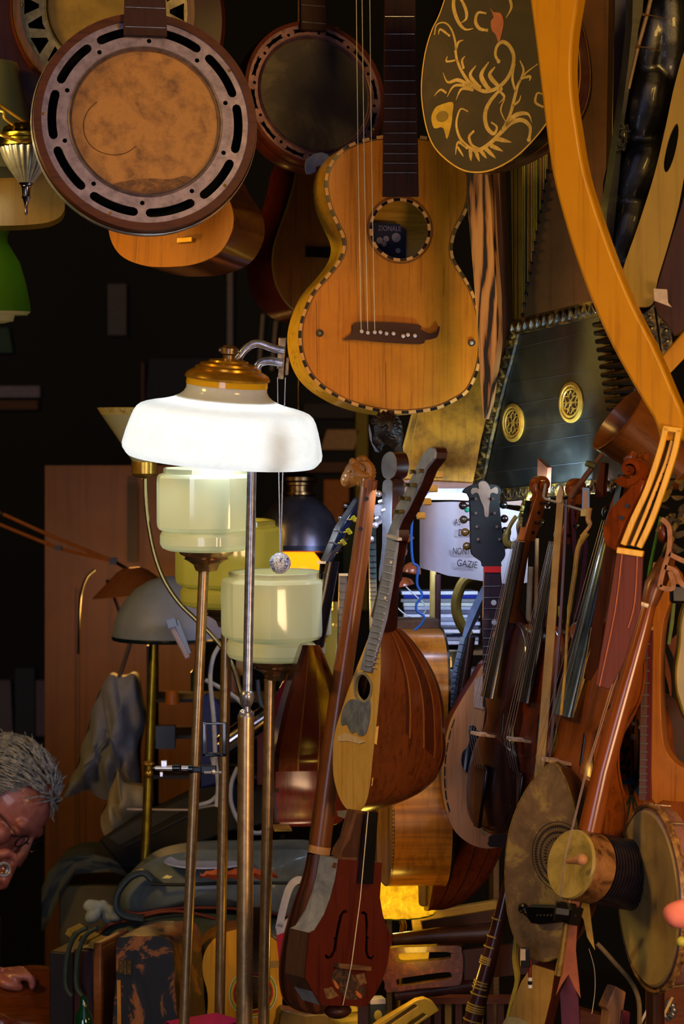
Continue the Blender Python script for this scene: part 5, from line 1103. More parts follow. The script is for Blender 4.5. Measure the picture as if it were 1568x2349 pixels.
t = thing('thin_bow', 'thin curved yellow bow with knotted cream hair beside the viola fingerboard', 'bow', f)
b = B(); b.tube(cr(f.Ls([(1346,1222),(1334,1238),(1324,1262),(1318,1310),(1308,1380),(1300,1450),(1296,1530),(1286,1640)]), 4, False), [7 * f.u] * 6 + [5.5 * f.u] * 12 + [3.5 * f.u] * 11, 10); obj('stick', b, plain('a8862e', .4, 0, '7a5e1c', 50), t)
b = B(); b.tube(cr(f.Ls([(1352,1165),(1348,1190),(1352,1205),(1340,1222),(1332,1232)]), 4, False), [6 * f.u] * 8 + [4 * f.u] * 9, 8); obj('knotted_hair', b, plain('b8946a', .6, 0, '8a6a40', 80, bump=.6), t)
b = B(); b.prism(f.Ls([(1335,1116),(1352,1118),(1352,1172),(1333,1170)]), -.012, 0); fr_ = obj('frog', b, BLACK, t, bevel=.001); b = B(); b.prism(f.Ls([(1339,1126),(1348,1126),(1348,1168),(1338,1168)]), 0, .001); obj('cream_slide', b, plain('a88468', .4), fr_); b = B(); b.prism(f.Ls([(1332,1168),(1354,1168),(1353,1184),(1331,1184)]), -.013, .002); obj('ferrule', b, plain('a88a34', .35, .3), fr_)
f = Fr(1340, 1330, 3.76); b = B(); b.strip(cr(f.Ls([(1312,1150),(1316,1230),(1322,1290),(1336,1240),(1344,1250),(1334,1340),(1318,1420)]), 3, False), 9 * f.u, -.002, 0)
single('purple_ribbon', 'plum purple ribbon hanging beside the thin curved bow', 'ribbon', f, b, plain('4a1838', .7))
f = Fr(1345, 1100, 3.66)
t = thing('brass_tube', 'brown jointed tube with green brass knob in front of the psaltery', 'tube', f)
b = B(); b.tube([f.L(1306, 1142), f.L(1324, 1118)], 9 * f.u, 14); b.tube([f.L(1322, 1120), f.L(1362, 1066)], 6.5 * f.u, 14); b.tube([f.L(1362, 1066), f.L(1382, 1040)], 5 * f.u, 10); obj('tube', b, wood('6a4230', '4a2c1e', rough=.4), t)
b = B(); b.box(f.L(1354, 1066, .002), (24 * f.u, 14 * f.u, .014), M=Matrix.Rotation(rad(-20), 3, 'Z')); obj('green_clamp', b, plain('5a5a28', .4, .4, '34341a', 40), t, bevel=.002)
f = Fr(1290, 1150, 3.70); b = B(); b.tube([f.L(1251, 1109), f.L(1246, 1139), f.L(1249, 1144), f.L(1340, 1172)], .0022, 8)
single('wire_hook', 'bent bright metal wire hook in front of the two violin scrolls', 'hook', f, b, CHROME)
f = Fr(1240, 1090, 3.9, -40); b = B(); b.prism(f.Ls([(1232,1050),(1255,1072),(1252,1130),(1230,1132)]), -.012, 0); single('wooden_wedge', 'reddish wooden wedge standing before the psaltery', 'wedge', f, b, wood('4a281a', '301810'), bevel=.001)
f = Fr(1380, 1100, 3.78, -30); b = B(); b.prism(f.Ls([(1376,1060),(1388,1062),(1382,1140),(1362,1142)]), -.014, 0); single('brown_wedge', 'dark brown wedge left of the amber scroll', 'wedge', f, b, RED_WOOD, bevel=.001)
f = Fr(1218, 1160, 3.92); b = B(); random.seed(5)
for pth in (((1236,1118),(1214,1135),(1200,1160),(1195,1190),(1206,1200),(1222,1186),(1234,1160),(1240,1142)), ((1230,1122),(1208,1142),(1206,1170),(1212,1182))):
    c = cr(f.Ls(pth), 6, False)
    for k, p in enumerate(c): b.ball(p + V((0, 0, .006 * sin(k))), (.0052, .0036, .0045), 8, 5, M=Matrix.Rotation(k * .9, 3, 'Z'))
single('gold_braid', 'loop of gold beaded braid hanging by the violin scrolls', 'braid', f, b, plain('8a7a3a', .35, .5, '4e4418', 120))
f = Fr(1175, 1220, 3.95); b = B(); b.tube(cr(f.Ls([(1184,1184),(1170,1205),(1160,1235),(1168,1250),(1184,1248),(1190,1230),(1188,1208),(1192,1196)]), 4, False), [5 * f.u] * 6 + [9 * f.u] * 12 + [5 * f.u] * 11, 10)
single('brass_hook', 'curved olive brass hook right of the black headstock', 'hook', f, b, plain('7a6228', .4, .3, '4e3c14', 40))
for (x0, y0, x1, y1, r_, lb, col) in ((1216,1300,1210,1410,6.5,'pale grey recorder behind the first violin neck','7a6a58'), (1231,1235,1228,1410,4.5,'thin brown stick behind the first violin neck','7a5430'), (1284,1390,1286,1450,5,'short yellow green stick behind the cream bow','8a7a24'), (1200,1430,1196,1500,5,'dark stick low behind the first violin neck','3a2418')):
    strut3('stick', lb, 'stick', [P(x0, y0, 4.02), P(x1, y1 + 60, 4.02)], r_ * .00072, plain(col, .45, 0))

# ------------------------------------------------------------------ amber scroll head
f = Fr(1430, 1075, 3.62, -30)
t = thing('cello_scroll', 'large glossy amber scroll and pegbox below the wooden bell', 'scroll', f); u = f.u
AMB = wood('8a3c0c', '541e06', rough=.18, coat=.9, wear=.2)
b = B(); rings = []
for k in range(50):
    th = 2 * pi * 2.0 * k / 49; r_ = 44 * u * math.exp(-.17 * th); tk = r_ * .42; a = rad(-35) - th; ww = (.013 + .010 * k / 49); cx_, cy_ = f.L(1444, 1076)[:2]
    rings.append([V((cx_ - cos(a) * rr_, cy_ + sin(a) * rr_, sx * ww - .012)) for sx, rr_ in ((-1, r_), (-.8, r_ + tk * .3), (.8, r_ + tk * .3), (1, r_), (1, r_ - tk), (-1, r_ - tk))])
b.loft(rings, cap0=True, cap1=True); b.tube([V((cx_, cy_, -.03)), V((cx_, cy_, .014))], 7 * u, 14); obj('scroll', b, AMB, t, ang=40)
b = B(); rings = []
for x, y, w_, th in ((1470,1100,16,.02), (1455,1128,24,.026), (1432,1160,34,.03), (1412,1190,40,.034), (1400,1225,38,.036), (1398,1258,24,.034)):
    a, c = f.L(x - w_ / 2, y - w_ / 3), f.L(x + w_ / 2, y + w_ / 4); rings.append([a, c, c - V((0, 0, th)), a - V((0, 0, th))])
b.loft(rings, cap0=True, cap1=True); pb = obj('pegbox', b, AMB, t, bevel=.002)
for x, y in ((1424, 1188), (1437, 1160)):
    b = B(); b.tube([f.L(x, y, -.01), f.L(x, y, .004)], 5 * u, 10); obj('peg_end', b, EBONY, pb)
b = B(); neck_path(b, [f.L(1400, 1250, -.004), f.L(1372, 1420, -.004), f.L(1352, 1560, -.01)], [.016, .018, .02], .02); obj('neck', b, wood('4a2410', '281208', rough=.3, coat=.5), t)

# ------------------------------------------------------------------ big mottled lute with carved rosette and moustache bridge
f = Fr(1235, 1990, 3.60, -42, 0)
t = thing('mottled_lute', 'big mottled grey brown lute face with fretwork rosette and black moustache bridge', 'lute', f)
out = cr(f.Ls([(1270,1748),(1241,1767),(1207,1808),(1180,1862),(1163,1923),(1157,1990),(1159,2058),(1166,2109),(1183,2159),(1213,2193),(1248,2207),(1281,2193),(1304,2155),(1320,2105),(1330,2040),(1332,1970),(1326,1900),(1314,1840),(1296,1785)]), 4)
MOT = mottle([(.28, '2c221a'), (.42, '54402c'), (.52, '66503a'), (.60, '8a7440'), (.68, '54402e'), (.88, '3a2c20')], 13, .6, .25, .05, .4)
b = B(); b.prism(out, -.004, 0); obj('face', b, MOT, t)
rows = [(1750,1268,1274,.01),(1775,1232,1292,.05),(1820,1200,1309,.08),(1900,1168,1326,.11),(1990,1157,1332,.12),(2080,1162,1325,.11),(2140,1176,1308,.085),(2180,1202,1290,.05),(2205,1240,1255,.01)]
bowl(t, f, rows, [wood('3a2010', '1c0e08', rough=.4), BLACK], 9, 4)
q = resample(out, 150); b = B(); b.loft([[(p[0], p[1], .0006) for p in q], [(p[0], p[1], .0006) for p in offset(q, .0018)]]); b.loft([[(p[0], p[1], .0006) for p in q], [(p[0], p[1], -.004) for p in q]]); obj('worn_edging', b, plain('8a7430', .35, .2, '4a3a18', 90), t)
c = f.L(1284, 1965); rr_ = (c - f.L(1284, 1880)).length
b = B()
for k in range(72):
    a = 2 * pi * k / 72; d_ = V((cos(a), sin(a), 0)); e_ = V((-sin(a), cos(a), 0))
    for j, (ra, sz) in enumerate(((.82, .0026), (.66, .0021))):
        p = V(c) + d_ * rr_ * ra + e_ * (.0012 if j else 0); b.prism([p + d_ * sz, p + e_ * sz * .6, p - d_ * sz, p - e_ * sz * .6], .0002, .0009)
    if k % 2: p = V(c) + d_ * rr_ * .5; b.prism([p + d_ * .003, p + e_ * .0012, p - d_ * .003, p - e_ * .0012], .0002, .0009)
obj('fretwork_rosette', b, plain('16100c', .7), t)
b = B(); b.loft([[tuple(p[:2]) + (.0005,) for p in circ(c, rr_ * .93, 60)], [tuple(p[:2]) + (.0005,) for p in circ(c, rr_ * .95, 60)]]); obj('rosette_ring', b, plain('2a1c10', .7), t)
b = B(); b.prism(f.Ls([(1214,2078),(1310,2082),(1312,2112),(1250,2119),(1228,2116),(1218,2102)], .002), 0, .014); br_ = obj('bridge', b, BLACK, t, bevel=.002)
b = B(); b.tube(cr([f.L(x, y, .006) for x, y in ((1220,2100),(1206,2090),(1203,2080),(1196,2079),(1192,2086),(1197,2092))], 4, False), [.006] * 6 + [.0045] * 8 + [.003] * 7, 8); obj('moustache_end', b, BLACK, br_)
b = B(); b.strip([f.L(1218, 2077, .016), f.L(1300, 2079, .016)], .0035, .013, .018); obj('saddle', b, plain('3a4038', .3), br_)
b = B()
for k in range(9): p = f.L(1232 + 8 * k, 2100, .016); b.ball(p, .0016, 6, 4)
obj('bridge_holes', b, plain('4a4640', .4, .5), br_)

# ------------------------------------------------------------------ spike fiddle
f = lean_frame(1307, 1982, 3.50, -56, 15, 0)
t = thing('spike_fiddle', 'small drum fiddle with long red brown neck and black ribbed body', 'fiddle', f); u = f.u
Rz_ = Matrix.Rotation(rad(90), 4, 'X'); r_ = .050
b = B(); b.lathe([(.001, .001), (r_ * .97, .001), (r_, -.002), (r_ * 1.01, -.006)], 40, Rz_); obj('skin_head', b, mottle([(.3, '4e4420'), (.45, '8a7636'), (.6, 'a8904a'), (.8, '7a6430')], 14, .55, .05), t)
b = B(); b.lathe([(r_ * 1.01, -.004), (r_ * 1.03, -.02), (r_ * 1.02, -.042)], 40, Rz_); obj('wood_band', b, mottle([(.35, '2a140a'), (.5, '7a5026'), (.7, '96683a')], 30, .5, .1), t)
pr = []
for k in range(15): zz = -.044 - .0058 * k; pr += [(r_ * 1.03, zz), (r_ * 1.03, zz - .0035), (r_ * .99, zz - .0045), (r_ * .99, zz - .0055)]
b = B(); b.lathe(pr + [(.001, -.132)], 40, Rz_); obj('ribbed_body', b, plain('1c1620', .3, 0, '0c0a10', 40, coat=.5), t, ang=60)
iP = lambda x, y, d: f.i @ P(x, y, d)
b = B(); NP = [(1352,1905,3.525,27),(1382,1770,3.525,25),(1418,1640,3.525,24),(1452,1520,3.525,22),(1478,1425,3.525,19),(1488,1385,3.525,17)]
b.tube([iP(x, y, d) for x, y, d, q_ in NP], [q_ * u for *_, q_ in NP], 20); nk = obj('neck', b, wood('7a3e16', '562610', rough=.22, coat=1.2, wear=.15), t)
b = B(); b.tube([iP(1463, 1383, 3.500), iP(1486, 1390, 3.500)], .0032, 8); obj('white_nut', b, plain('e8d8c8', .4), nk)
b = B(); b.tube([iP(1488, 1385, 3.525), iP(1500, 1345, 3.525), iP(1528, 1290, 3.530), iP(1545, 1250, 3.540)], [.012, .016, .013, .006], 12); obj('peg_head', b, wood('6a3a1c', '42210e'), t)
b = B(); b.tube([iP(1300, 1976, 3.460), iP(1332, 1972, 3.440)], [.003, .0075], 12); b.ball(iP(1334, 1972, 3.440), .0085, 12, 8); obj('bridge_peg', b, plain('b07e54', .45, 0, '94643c', 60), t)
for dx in (0, 8):
    b = B(); b.tube([iP(1468 + dx, 1384, 3.490), iP(1400 + dx * .6, 1580, 3.460), iP(1340 + dx * .4, 1780, 3.440), iP(1294 + dx * .3, 1968, 3.430), iP(1283 + dx * .3, 2058, 3.470)], .0005, 5); obj('string', b, plain('96807c', .4), t)
b = B(); b.tube([iP(1307, 2052, 3.500), iP(1295, 2140, 3.500), iP(1280, 2238, 3.500)], [6 * u, 7 * u, 8.5 * u], 14); obj('end_spike', b, plain('8a6e30', .35, .4, '5e4618', 50), t)
b = B(); b.tube([iP(1272, 2090, 3.490), iP(1318, 2096, 3.490)], .014, 10); b.box(iP(1306, 2096, 3.490), (.03, .026, .02)); obj('black_clamp', b, BLACK, t)
f = Fr(1258, 1975, 3.6, -30); b = B(); b.lathe([(.001, .004), (.012, .002), (.022, -.003), (.0235, -.003), (.022, -.005), (.001, -.003)], 24, Matrix.Translation(f.L(1258, 1972)) @ Rz_); b.v = [(X * .8, Y * 1.35 - .35 * 0, Z) for X, Y, Z in b.v]
single('metal_spoon', 'small dark metal spoon bowl between the mottled lute and the drum fiddle', 'spoon', f, b, plain('5a4a38', .25, .7, '2c2218', 30))

# ------------------------------------------------------------------ banjo seen edge-on at the right
f = Fr(1483, 2060, 3.5, -77, 0)
t = thing('frame_banjo', 'banjo with worn cream skin seen nearly edge-on at the right edge', 'banjo', f)
Rb = .126
b = B(); b.lathe([(.001, 0), (Rb * .97, 0), (Rb, -.003)], 56, Rz_); obj('skin_head', b, mottle([(.3, '6a5434'), (.5, '927848'), (.65, 'a88c50'), (.8, '7c6440')], 7, .5, .05), t)
b = B(); b.lathe([(Rb * 1.0, -.002), (Rb * 1.02, -.006), (Rb * 1.02, -.034), (Rb * .96, -.036), (Rb * .96, -.004)], 56, Rz_); obj('wood_rim', b, wood('8a5e50', '5c3a30', rough=.4), t)
b = B(); b.lathe([(Rb * 1.03, -.004), (Rb * 1.06, -.002), (Rb * 1.07, -.008), (Rb * 1.05, -.012), (Rb * 1.02, -.010)], 56, Rz_); b2 = b
for k in range(56): a = 2 * pi * k / 56; b.ball((Rb * 1.045 * cos(a), Rb * 1.045 * sin(a), -.008 - .003 * (k % 2)), (.0045, .0075, .004), 6, 5, M=Matrix.Rotation(a, 3, 'Z'))
obj('rope_hoop', b, mottle([(.35, '3a2410'), (.5, '7a5428'), (.65, 'a07a3c')], 60, .5, .4), t)
for k in range(12):
    a = 2 * pi * k / 12; b = B(); b.tube([(Rb * 1.06 * cos(a), Rb * 1.06 * sin(a), -.01), (Rb * 1.04 * cos(a), Rb * 1.04 * sin(a), -.036)], .0018, 6); obj('tension_hook', b, OLDBRASS, t)
b = B(); neck_path(b, [V((0, Rb, -.004)), V((0, Rb + .3, -.004))], [.03, .026], .022); b.v = [(x, -y, z) for x, y, z in b.v]; obj('neck', b, DARK_WOOD, t)
f = Fr(1555, 2110, 3.2); b = B(); b.tube(cr(f.Ls([(1524,2108),(1545,2100),(1580,2095),(1640,2090)]), 4, False), [8 * f.u, 18 * f.u, 24 * f.u, 28 * f.u, 30 * f.u, 32 * f.u, 33 * f.u, 34 * f.u] + [34 * f.u] * 5, 14)
single('pink_ribbon_end', 'soft pink cloth end poking in from the right edge before the banjo', 'cloth', f, b, plain('e08070', .8, 0, 'c86a60', 30))
f = Fr(1560, 2165, 3.35); b = B(); b.ball(f.L(1562, 2160), 12 * f.u, 12, 8); single('yellow_ball', 'small yellow green ball under the pink cloth', 'ball', f, b, plain('b8b040', .4))

# ------------------------------------------------------------------ right hand row: painted guitar, fretted orange lute, brown guitar
f = Fr(1440, 1780, 3.86, -20)
t = thing('painted_guitar', 'brown guitar painted with a flower bouquet tied by a blue bow', 'guitar', f)
out = cr(f.Ls([(1470,1590),(1440,1600),(1418,1640),(1410,1690),(1404,1730),(1392,1760),(1382,1810),(1386,1860),(1408,1905),(1450,1935),(1500,1940),(1545,1925),(1570,1880),(1574,1820),(1560,1765),(1545,1720),(1540,1660),(1520,1610)]), 3)
box_body(t, out, .08, wood('9a5018', '743410', rough=.4, coat=.3, wear=.35), wood('3a1a0c', '1c0c06', 'X'))
b = B()
for pth in (((1445,1825),(1440,1780),(1430,1730),(1425,1700)), ((1448,1825),(1452,1770),(1450,1700),(1456,1640)), ((1450,1825),(1462,1770),(1466,1700),(1462,1650)), ((1448,1825),(1456,1780),(1470,1720)), ((1446,1826),(1430,1860),(1416,1888)), ((1450,1828),(1454,1870),(1452,1900)), ((1452,1826),(1464,1860),(1476,1880)), ((1446,1828),(1440,1866),(1434,1896)), ((1440,1732),(1428,1722),(1416,1724))): b.strip(cr(f.Ls(pth), 3, False), .0032, 0, .0008)
pk = obj('flower_stems', b, plain('2e3216', .5, 0, '1a1c0c'), t)
b = B()
for x, y, a in ((1427,1750,40),(1441,1752,80),(1432,1770,20),(1424,1766,-10),(1440,1775,60),(1436,1720,30),(1458,1800,90),(1462,1780,90)):
    c_ = f.L(x, y); e = V((cos(rad(a)), sin(rad(a)), 0)); g_ = V((-e.y, e.x, 0)); b.prism(cr([c_ + e * .008, c_ + g_ * .0035, c_ - e * .008, c_ - g_ * .0035], 3), .0008, .0014)
obj('leaves', b, plain('10120a', .5), pk)
b = B()
for x, y, r_, in ((1450,1632,7),(1451,1690,7),(1452,1660,4.5),(1468,1668,5)): b.prism(circ(f.L(x, y), r_ * f.u, 8), .001, .0018)
obj('white_flowers', b, plain('b09488', .6), pk)
for x, y, rx, ry in ((1436, 1680, 9, 12), (1428, 1712, 8, 8), (1462, 1616, 6, 12)):
    b = B(); b.prism(circ(f.L(x, y), rx * f.u, 10, ry * f.u), .0008, .0014); obj('red_flower', b, plain('7a2430', .6), pk)
b = B(); b.prism(circ(f.L(1446, 1792), 11 * f.u, 14, 8 * f.u), .0012, .003); b.prism(cr(f.Ls([(1440,1796),(1424,1802),(1410,1812),(1412,1800),(1420,1798),(1432,1792)]), 2), .001, .002); b.prism(cr(f.Ls([(1452,1794),(1462,1805),(1470,1830),(1463,1822),(1458,1806)]), 2), .001, .002); obj('blue_bow', b, plain('155a86', .4), pk)
b = B(); b.strip(cr(f.Ls([(1394,1790),(1400,1830),(1412,1862),(1424,1890)]), 3, False), .0025, 0, .001); obj('black_edge_line', b, BLACK, t)
f = Fr(1500, 1640, 3.72, -22)
t = thing('orange_lute', 'orange bodied lute with dark fretboard and light frets, at the right edge', 'lute', f)
b = B(); b.prism(cr(f.Ls([(1497,1300),(1496,1420),(1494,1640),(1494,1832),(1520,1836),(1568,1840),(1620,1830),(1640,1780),(1600,1772),(1560,1758),(1534,1735),(1520,1700),(1514,1620),(1514,1500),(1520,1430),(1536,1380),(1560,1340),(1540,1300)]), 2), -.03, 0); obj('body', b, wood('a8641a', '80420c', rough=.4, coat=.4, wear=.2), t, bevel=.003)
b = B(); b.prism(f.Ls([(1475,1440),(1499,1440),(1493,1836),(1468,1834)]), .001, .008); fb = obj('fretboard', b, wood('5e4440', '40282a', rough=.4, wear=.1), t)
b = B(); b.prism(f.Ls([(1490,1440),(1499,1440),(1494,1836),(1484,1835)]), .006, .0085); obj('red_board_edge', b, plain('5c1e20', .4), fb)
frets_on(t, fb, f, (1482, 1444), (1474, 1822), 17, 18, [(y - 1444) / 378 for y in (1477,1509,1539,1567,1594,1620,1643,1666,1686,1706,1725,1743,1759,1775,1790,1805,1818)], .0013, plain('8a8680', .35, .5), z=.0085)
b = B(); b.box(f.L(1484, 1441, .012), (26 * f.u, .005, .008)); obj('nut', b, plain('c8a078', .4), t)
b = B()
for dx in (-8, -3, 2, 7): b.tube([f.L(1484 + dx, 1440, .015), f.L(1492 + dx * 1.6, 1380, .016), f.L(1506 + dx * .8, 1290, .016)], .0011, 5)
obj('strings', b, plain('b08468', .4), t)
f = Fr(1545, 1600, 3.95, -10)
t = thing('red_brown_guitar', 'red brown guitar behind the orange lute, cut by the right edge', 'guitar', f)
box_body(t, cr(f.Ls([(1600,1440),(1560,1450),(1530,1480),(1522,1530),(1535,1590),(1530,1650),(1515,1720),(1530,1790),(1580,1830),(1660,1830),(1700,1700),(1660,1560),(1680,1480),(1640,1440)]), 3), .07, wood('6a3416', '4a2210', rough=.4), DARK_WOOD)
b = B(); b.strip(cr(f.Ls([(1524,1470),(1545,1540),(1550,1620),(1542,1700),(1528,1740)]), 4, False), [.004, .006, .009, .010, .010, .011, .012, .013, .014, .014, .014, .014, .012, .011, .008, .004, .004], 0, .002); obj('dark_f_line', b, BLACK, t)
f = Fr(1560, 1560, 3.68); b = B(); b.prism(cr(f.Ls([(1548,1530),(1556,1480),(1560,1420),(1580,1380),(1640,1400),(1640,1660),(1580,1660),(1556,1610),(1548,1570)]), 3), -.03, 0); single('olive_gourd', 'olive yellow rounded body at the right edge above the orange lute', 'body', f, b, wood('8a7424', '6a5616', rough=.5), bevel=.003)
f = Fr(1540, 1420, 3.62); b = B(); b.tube(f.Ls([(1546,1372),(1540,1430),(1533,1478)]), [4 * f.u, 5 * f.u, 4 * f.u], 8); single('green_quill', 'thin green grey stick before the orange lute', 'stick', f, b, plain('5e6a3a', .4))
strut3('green_rod', 'bright green rod right of the maroon board', 'rod', [P(1515, 1186, 3.52), P(1490, 1300, 3.53), P(1474, 1420, 3.54)], .0024, plain('4a8a10', .4))
# feathers and straps in the right corner
f = Fr(1550, 1180, 3.5)
t = thing('feather_bundle', 'bundle of brown and grey feathers and leather at the right edge', 'feathers', f); random.seed(11)
for k in range(34):
    x, y = 1535 + random.uniform(-8, 50), 1080 + random.uniform(0, 190); a = rad(random.uniform(150, 260)); L0 = random.uniform(28, 60)
    p = [f.L(x, y, random.uniform(-.02, .02)), f.L(x + L0 * .5 * cos(a), y - L0 * .5 * sin(a) + 4, .005), f.L(x + L0 * cos(a) * .8, y - L0 * sin(a) * .8, random.uniform(-.01, .015))]
    w_ = random.uniform(4, 8) * f.u; b = B(); b.tube(cr(p, 3, False), [w_ * .3, w_ * .7, w_, w_, w_ * .8, w_ * .4, w_ * .1], 6, fl=.35); obj('feather', b, plain(random.choice(['3a2c1c', '2c2218', '4e3e24', '342c20', '5e4a1a', '1c140e']), .8, 0), t)
b = B()
for pth in (((1512,1190),(1530,1210),(1530,1260),(1516,1310),(1508,1345)), ((1520,1300),(1545,1310),(1560,1340),(1600,1360)), ((1530,1270),(1560,1285),(1600,1300)), ((1508,1345),(1526,1350),(1540,1345),(1532,1310))): b.strip(cr(f.Ls(pth), 4, False), 11 * f.u, .014, .018)
obj('leather_strap', b, plain('9a6a48', .6, 0, '6e4630', 60), t)
b = B(); b.ball(f.L(1520, 1220, 0), (14 * f.u, 26 * f.u, .01), 14, 9); obj('brown_peg', b, RED_WOOD, t)
b = B(); b.box(f.L(1556, 1362, 0), (40 * f.u, 44 * f.u, .02)); obj('black_pouch', b, BLACK, t, bevel=.004)
# ------------------------------------------------------------------ bottom centre
f = Fr(905, 2090, 4.3, 0, 2); u = f.u
t = thing('amber_lamp', 'glowing amber fluted glass lampshade under the flamed guitar', 'lamp', f)
b = B(); b.lathe([(r * u, h * u) for r, h in ((92, 0), (90, 4), (84, 40), (70, 78), (50, 104), (30, 116))], 160, rf=lambda a, h: 1 + .03 * cos(20 * a + h * 12)); obj('fluted_glass', b, opal('f0c83c', .5, dirt=.6), t, ang=70)
b = B(); b.lathe([(92.5 * u, 0), (93 * u, -3 * u), (90 * u, -3 * u)], 60); obj('green_lip', b, plain('4a6a20', .3), t)
b = B(); b.tube(cr([f.L(905, 2010), f.L(912, 2090), f.L(924, 2120), f.L(922, 2155), f.L(915, 2300)], 4, False), .006, 10); b.tube([f.L(915, 2300), f.L(915, 2420)], .006, 10); b.lathe([(.001, .01), (.05, .006), (.055, 0)], 20, Matrix.Translation(f.L(915, 2340))); obj('brass_stem', b, plain('b8921e', .25, .9), t)
f = Fr(1040, 2110, 4.34, 6, 0)
t = thing('picture_frame', 'pale mitred wooden frame lying slanted behind the wound flute', 'frame', f)
b = B(); b.prism(f.Ls([(944,2098),(1140,2066),(1140,2086),(966,2114),(972,2140),(950,2146)]), -.02, 0); obj('moulding', b, wood('b08e3a', '8d6c22', 'X', rough=.4, g=.7), t, bevel=.002)
b = B(); b.prism(f.Ls([(966,2114),(1140,2086),(1140,2140),(972,2140)]), -.03, -.02); obj('panel', b, wood('4a2418', '2c140c', 'X'), t)
f = Fr(975, 2040, 4.22); b = B(); b.prism(f.Ls([(958,1990),(994,1990),(986,2060),(974,2082),(960,2078)]), -.03, 0); single('pale_block', 'pale yellow end of a wooden body beside the amber shade', 'block', f, b, wood('c8a44a', '9a7828', rough=.4), bevel=.004)
f = Fr(1000, 2160, 4.2)
b = B(); b.tube([f.L(902, 2158), f.L(1000, 2148), f.L(1150, 2138)], [17 * f.u, 20 * f.u, 24 * f.u], 16); single('leather_roll', 'brown leather roll above the slotted headstock', 'roll', f, b, mottle([(.3, '2c160e'), (.6, '4e2c1a'), (.8, '6a4028')], 10, .4, .1, .3))
f = Fr(965, 2225, 4.05, -12, 0)
t = thing('slotted_headstock', 'speckled brown slotted guitar headstock lying on its side', 'headstock', f)
hl = lambda pts: cr(f.Ls(pts), 3)
b = B(); b.prism(cr(f.Ls([(879,2176),(960,2172),(1050,2169),(1058,2182),(1062,2205),(1058,2252),(1040,2262),(960,2268),(888,2277),(882,2256),(872,2238),(863,2225),(872,2212),(878,2194)]), 2), -.022, 0, [hl([(913,2189),(940,2186),(1025,2184),(1033,2192),(1027,2200),(940,2207),(914,2207),(908,2198)]), hl([(913,2246),(960,2238),(1024,2230),(1034,2236),(1030,2246),(960,2256),(916,2263),(909,2255)])])
obj('headstock', b, mottle([(.35, '2c120a'), (.55, '4a2010'), (.7, '6a3218')], 90, .4, .1, .3), t, bevel=.0012)
b = B(); b.prism(f.Ls([(904,2180),(980,2178),(975,2212),(904,2212)]), -.03, -.024); obj('yellow_card', b, plain('c0a030', .6), t)
b = B(); b.strip([f.L(1060, 2215), f.L(1250, 2195)], .05, -.02, -.002); obj('neck', b, DARK_WOOD, t)
f = Fr(990, 2270, 4.1); b = B(); b.tube([f.L(905, 2282), f.L(1000, 2272), f.L(1110, 2254)], 14 * f.u, 14); single('wooden_rolling_bar', 'dull maroon round bar beneath the slotted headstock', 'bar', f, b, wood('5a342c', '3a201c', 'X'))
f = Fr(940, 2330, 3.98, 10, 0)
t = thing('yellow_headstock', 'yellow slotted headstock pointing up right at the bottom edge', 'headstock', f)
b = B(); b.prism(f.Ls([(800,2400),(870,2345),(956,2294),(974,2290),(992,2297),(1008,2318),(960,2349),(890,2400)]), -.02, 0, [f.Ls([(850,2372),(900,2338),(950,2304),(958,2308),(910,2340),(858,2376)]), f.Ls([(905,2372),(940,2344),(970,2324),(978,2328),(945,2352),(912,2378)])]); obj('headstock', b, wood('b8922a', '90701a', rough=.35, coat=.3), t, bevel=.0015)
f = Fr(1120, 2180, 3.92)
t = thing('wound_flute', 'dark brown flute bound with rings of yellow cord, leaning lower centre', 'flute', f)
b = B(); FP = [(1172,1990,11),(1150,2090,15),(1125,2190,18),(1100,2280,20),(1076,2370,22)]; b.tube([f.L(x, y) for x, y, r in FP], [r * f.u for *_, r in FP], 18); fb = obj('tube', b, wood('3c1c1a', '1e0c0c', rough=.25, coat=.6), t)
for y in (2108, 2148, 2172, 2196, 2200, 2205, 2210, 2252, 2258, 2266, 2280, 2304, 2310, 2315, 2320, 2340):
    k = (y - 1990) / 380; x = 1172 - 96 * k; r = (11 + 11 * k) * f.u; p = f.L(x, y); d_ = V((.26, 1, 0)).normalized(); b = B(); b.tube([p - d_ * .0012, p + d_ * .0012], r + .0012, 18); obj('cord_ring', b, plain('a8862e', .5), fb)
f = Fr(1000, 2320, 4.25, 0)
t = thing('key_rack', 'row of dark upright wooden keys with yellow edges behind the flute', 'rack', f)
b = B(); b.box(f.L(1060, 2292), (250 * f.u, 14 * f.u, .03)); obj('rail', b, wood('5a2e22', '3a1c14', 'X'), t)
for k in range(9):
    x = 955 + 24 * k; b = B(); b.box(f.L(x, 2350), (15 * f.u, 110 * f.u, .02)); obj('key', b, wood('4a2618', '26120a') if k % 3 else plain('7a6020', .5), t)
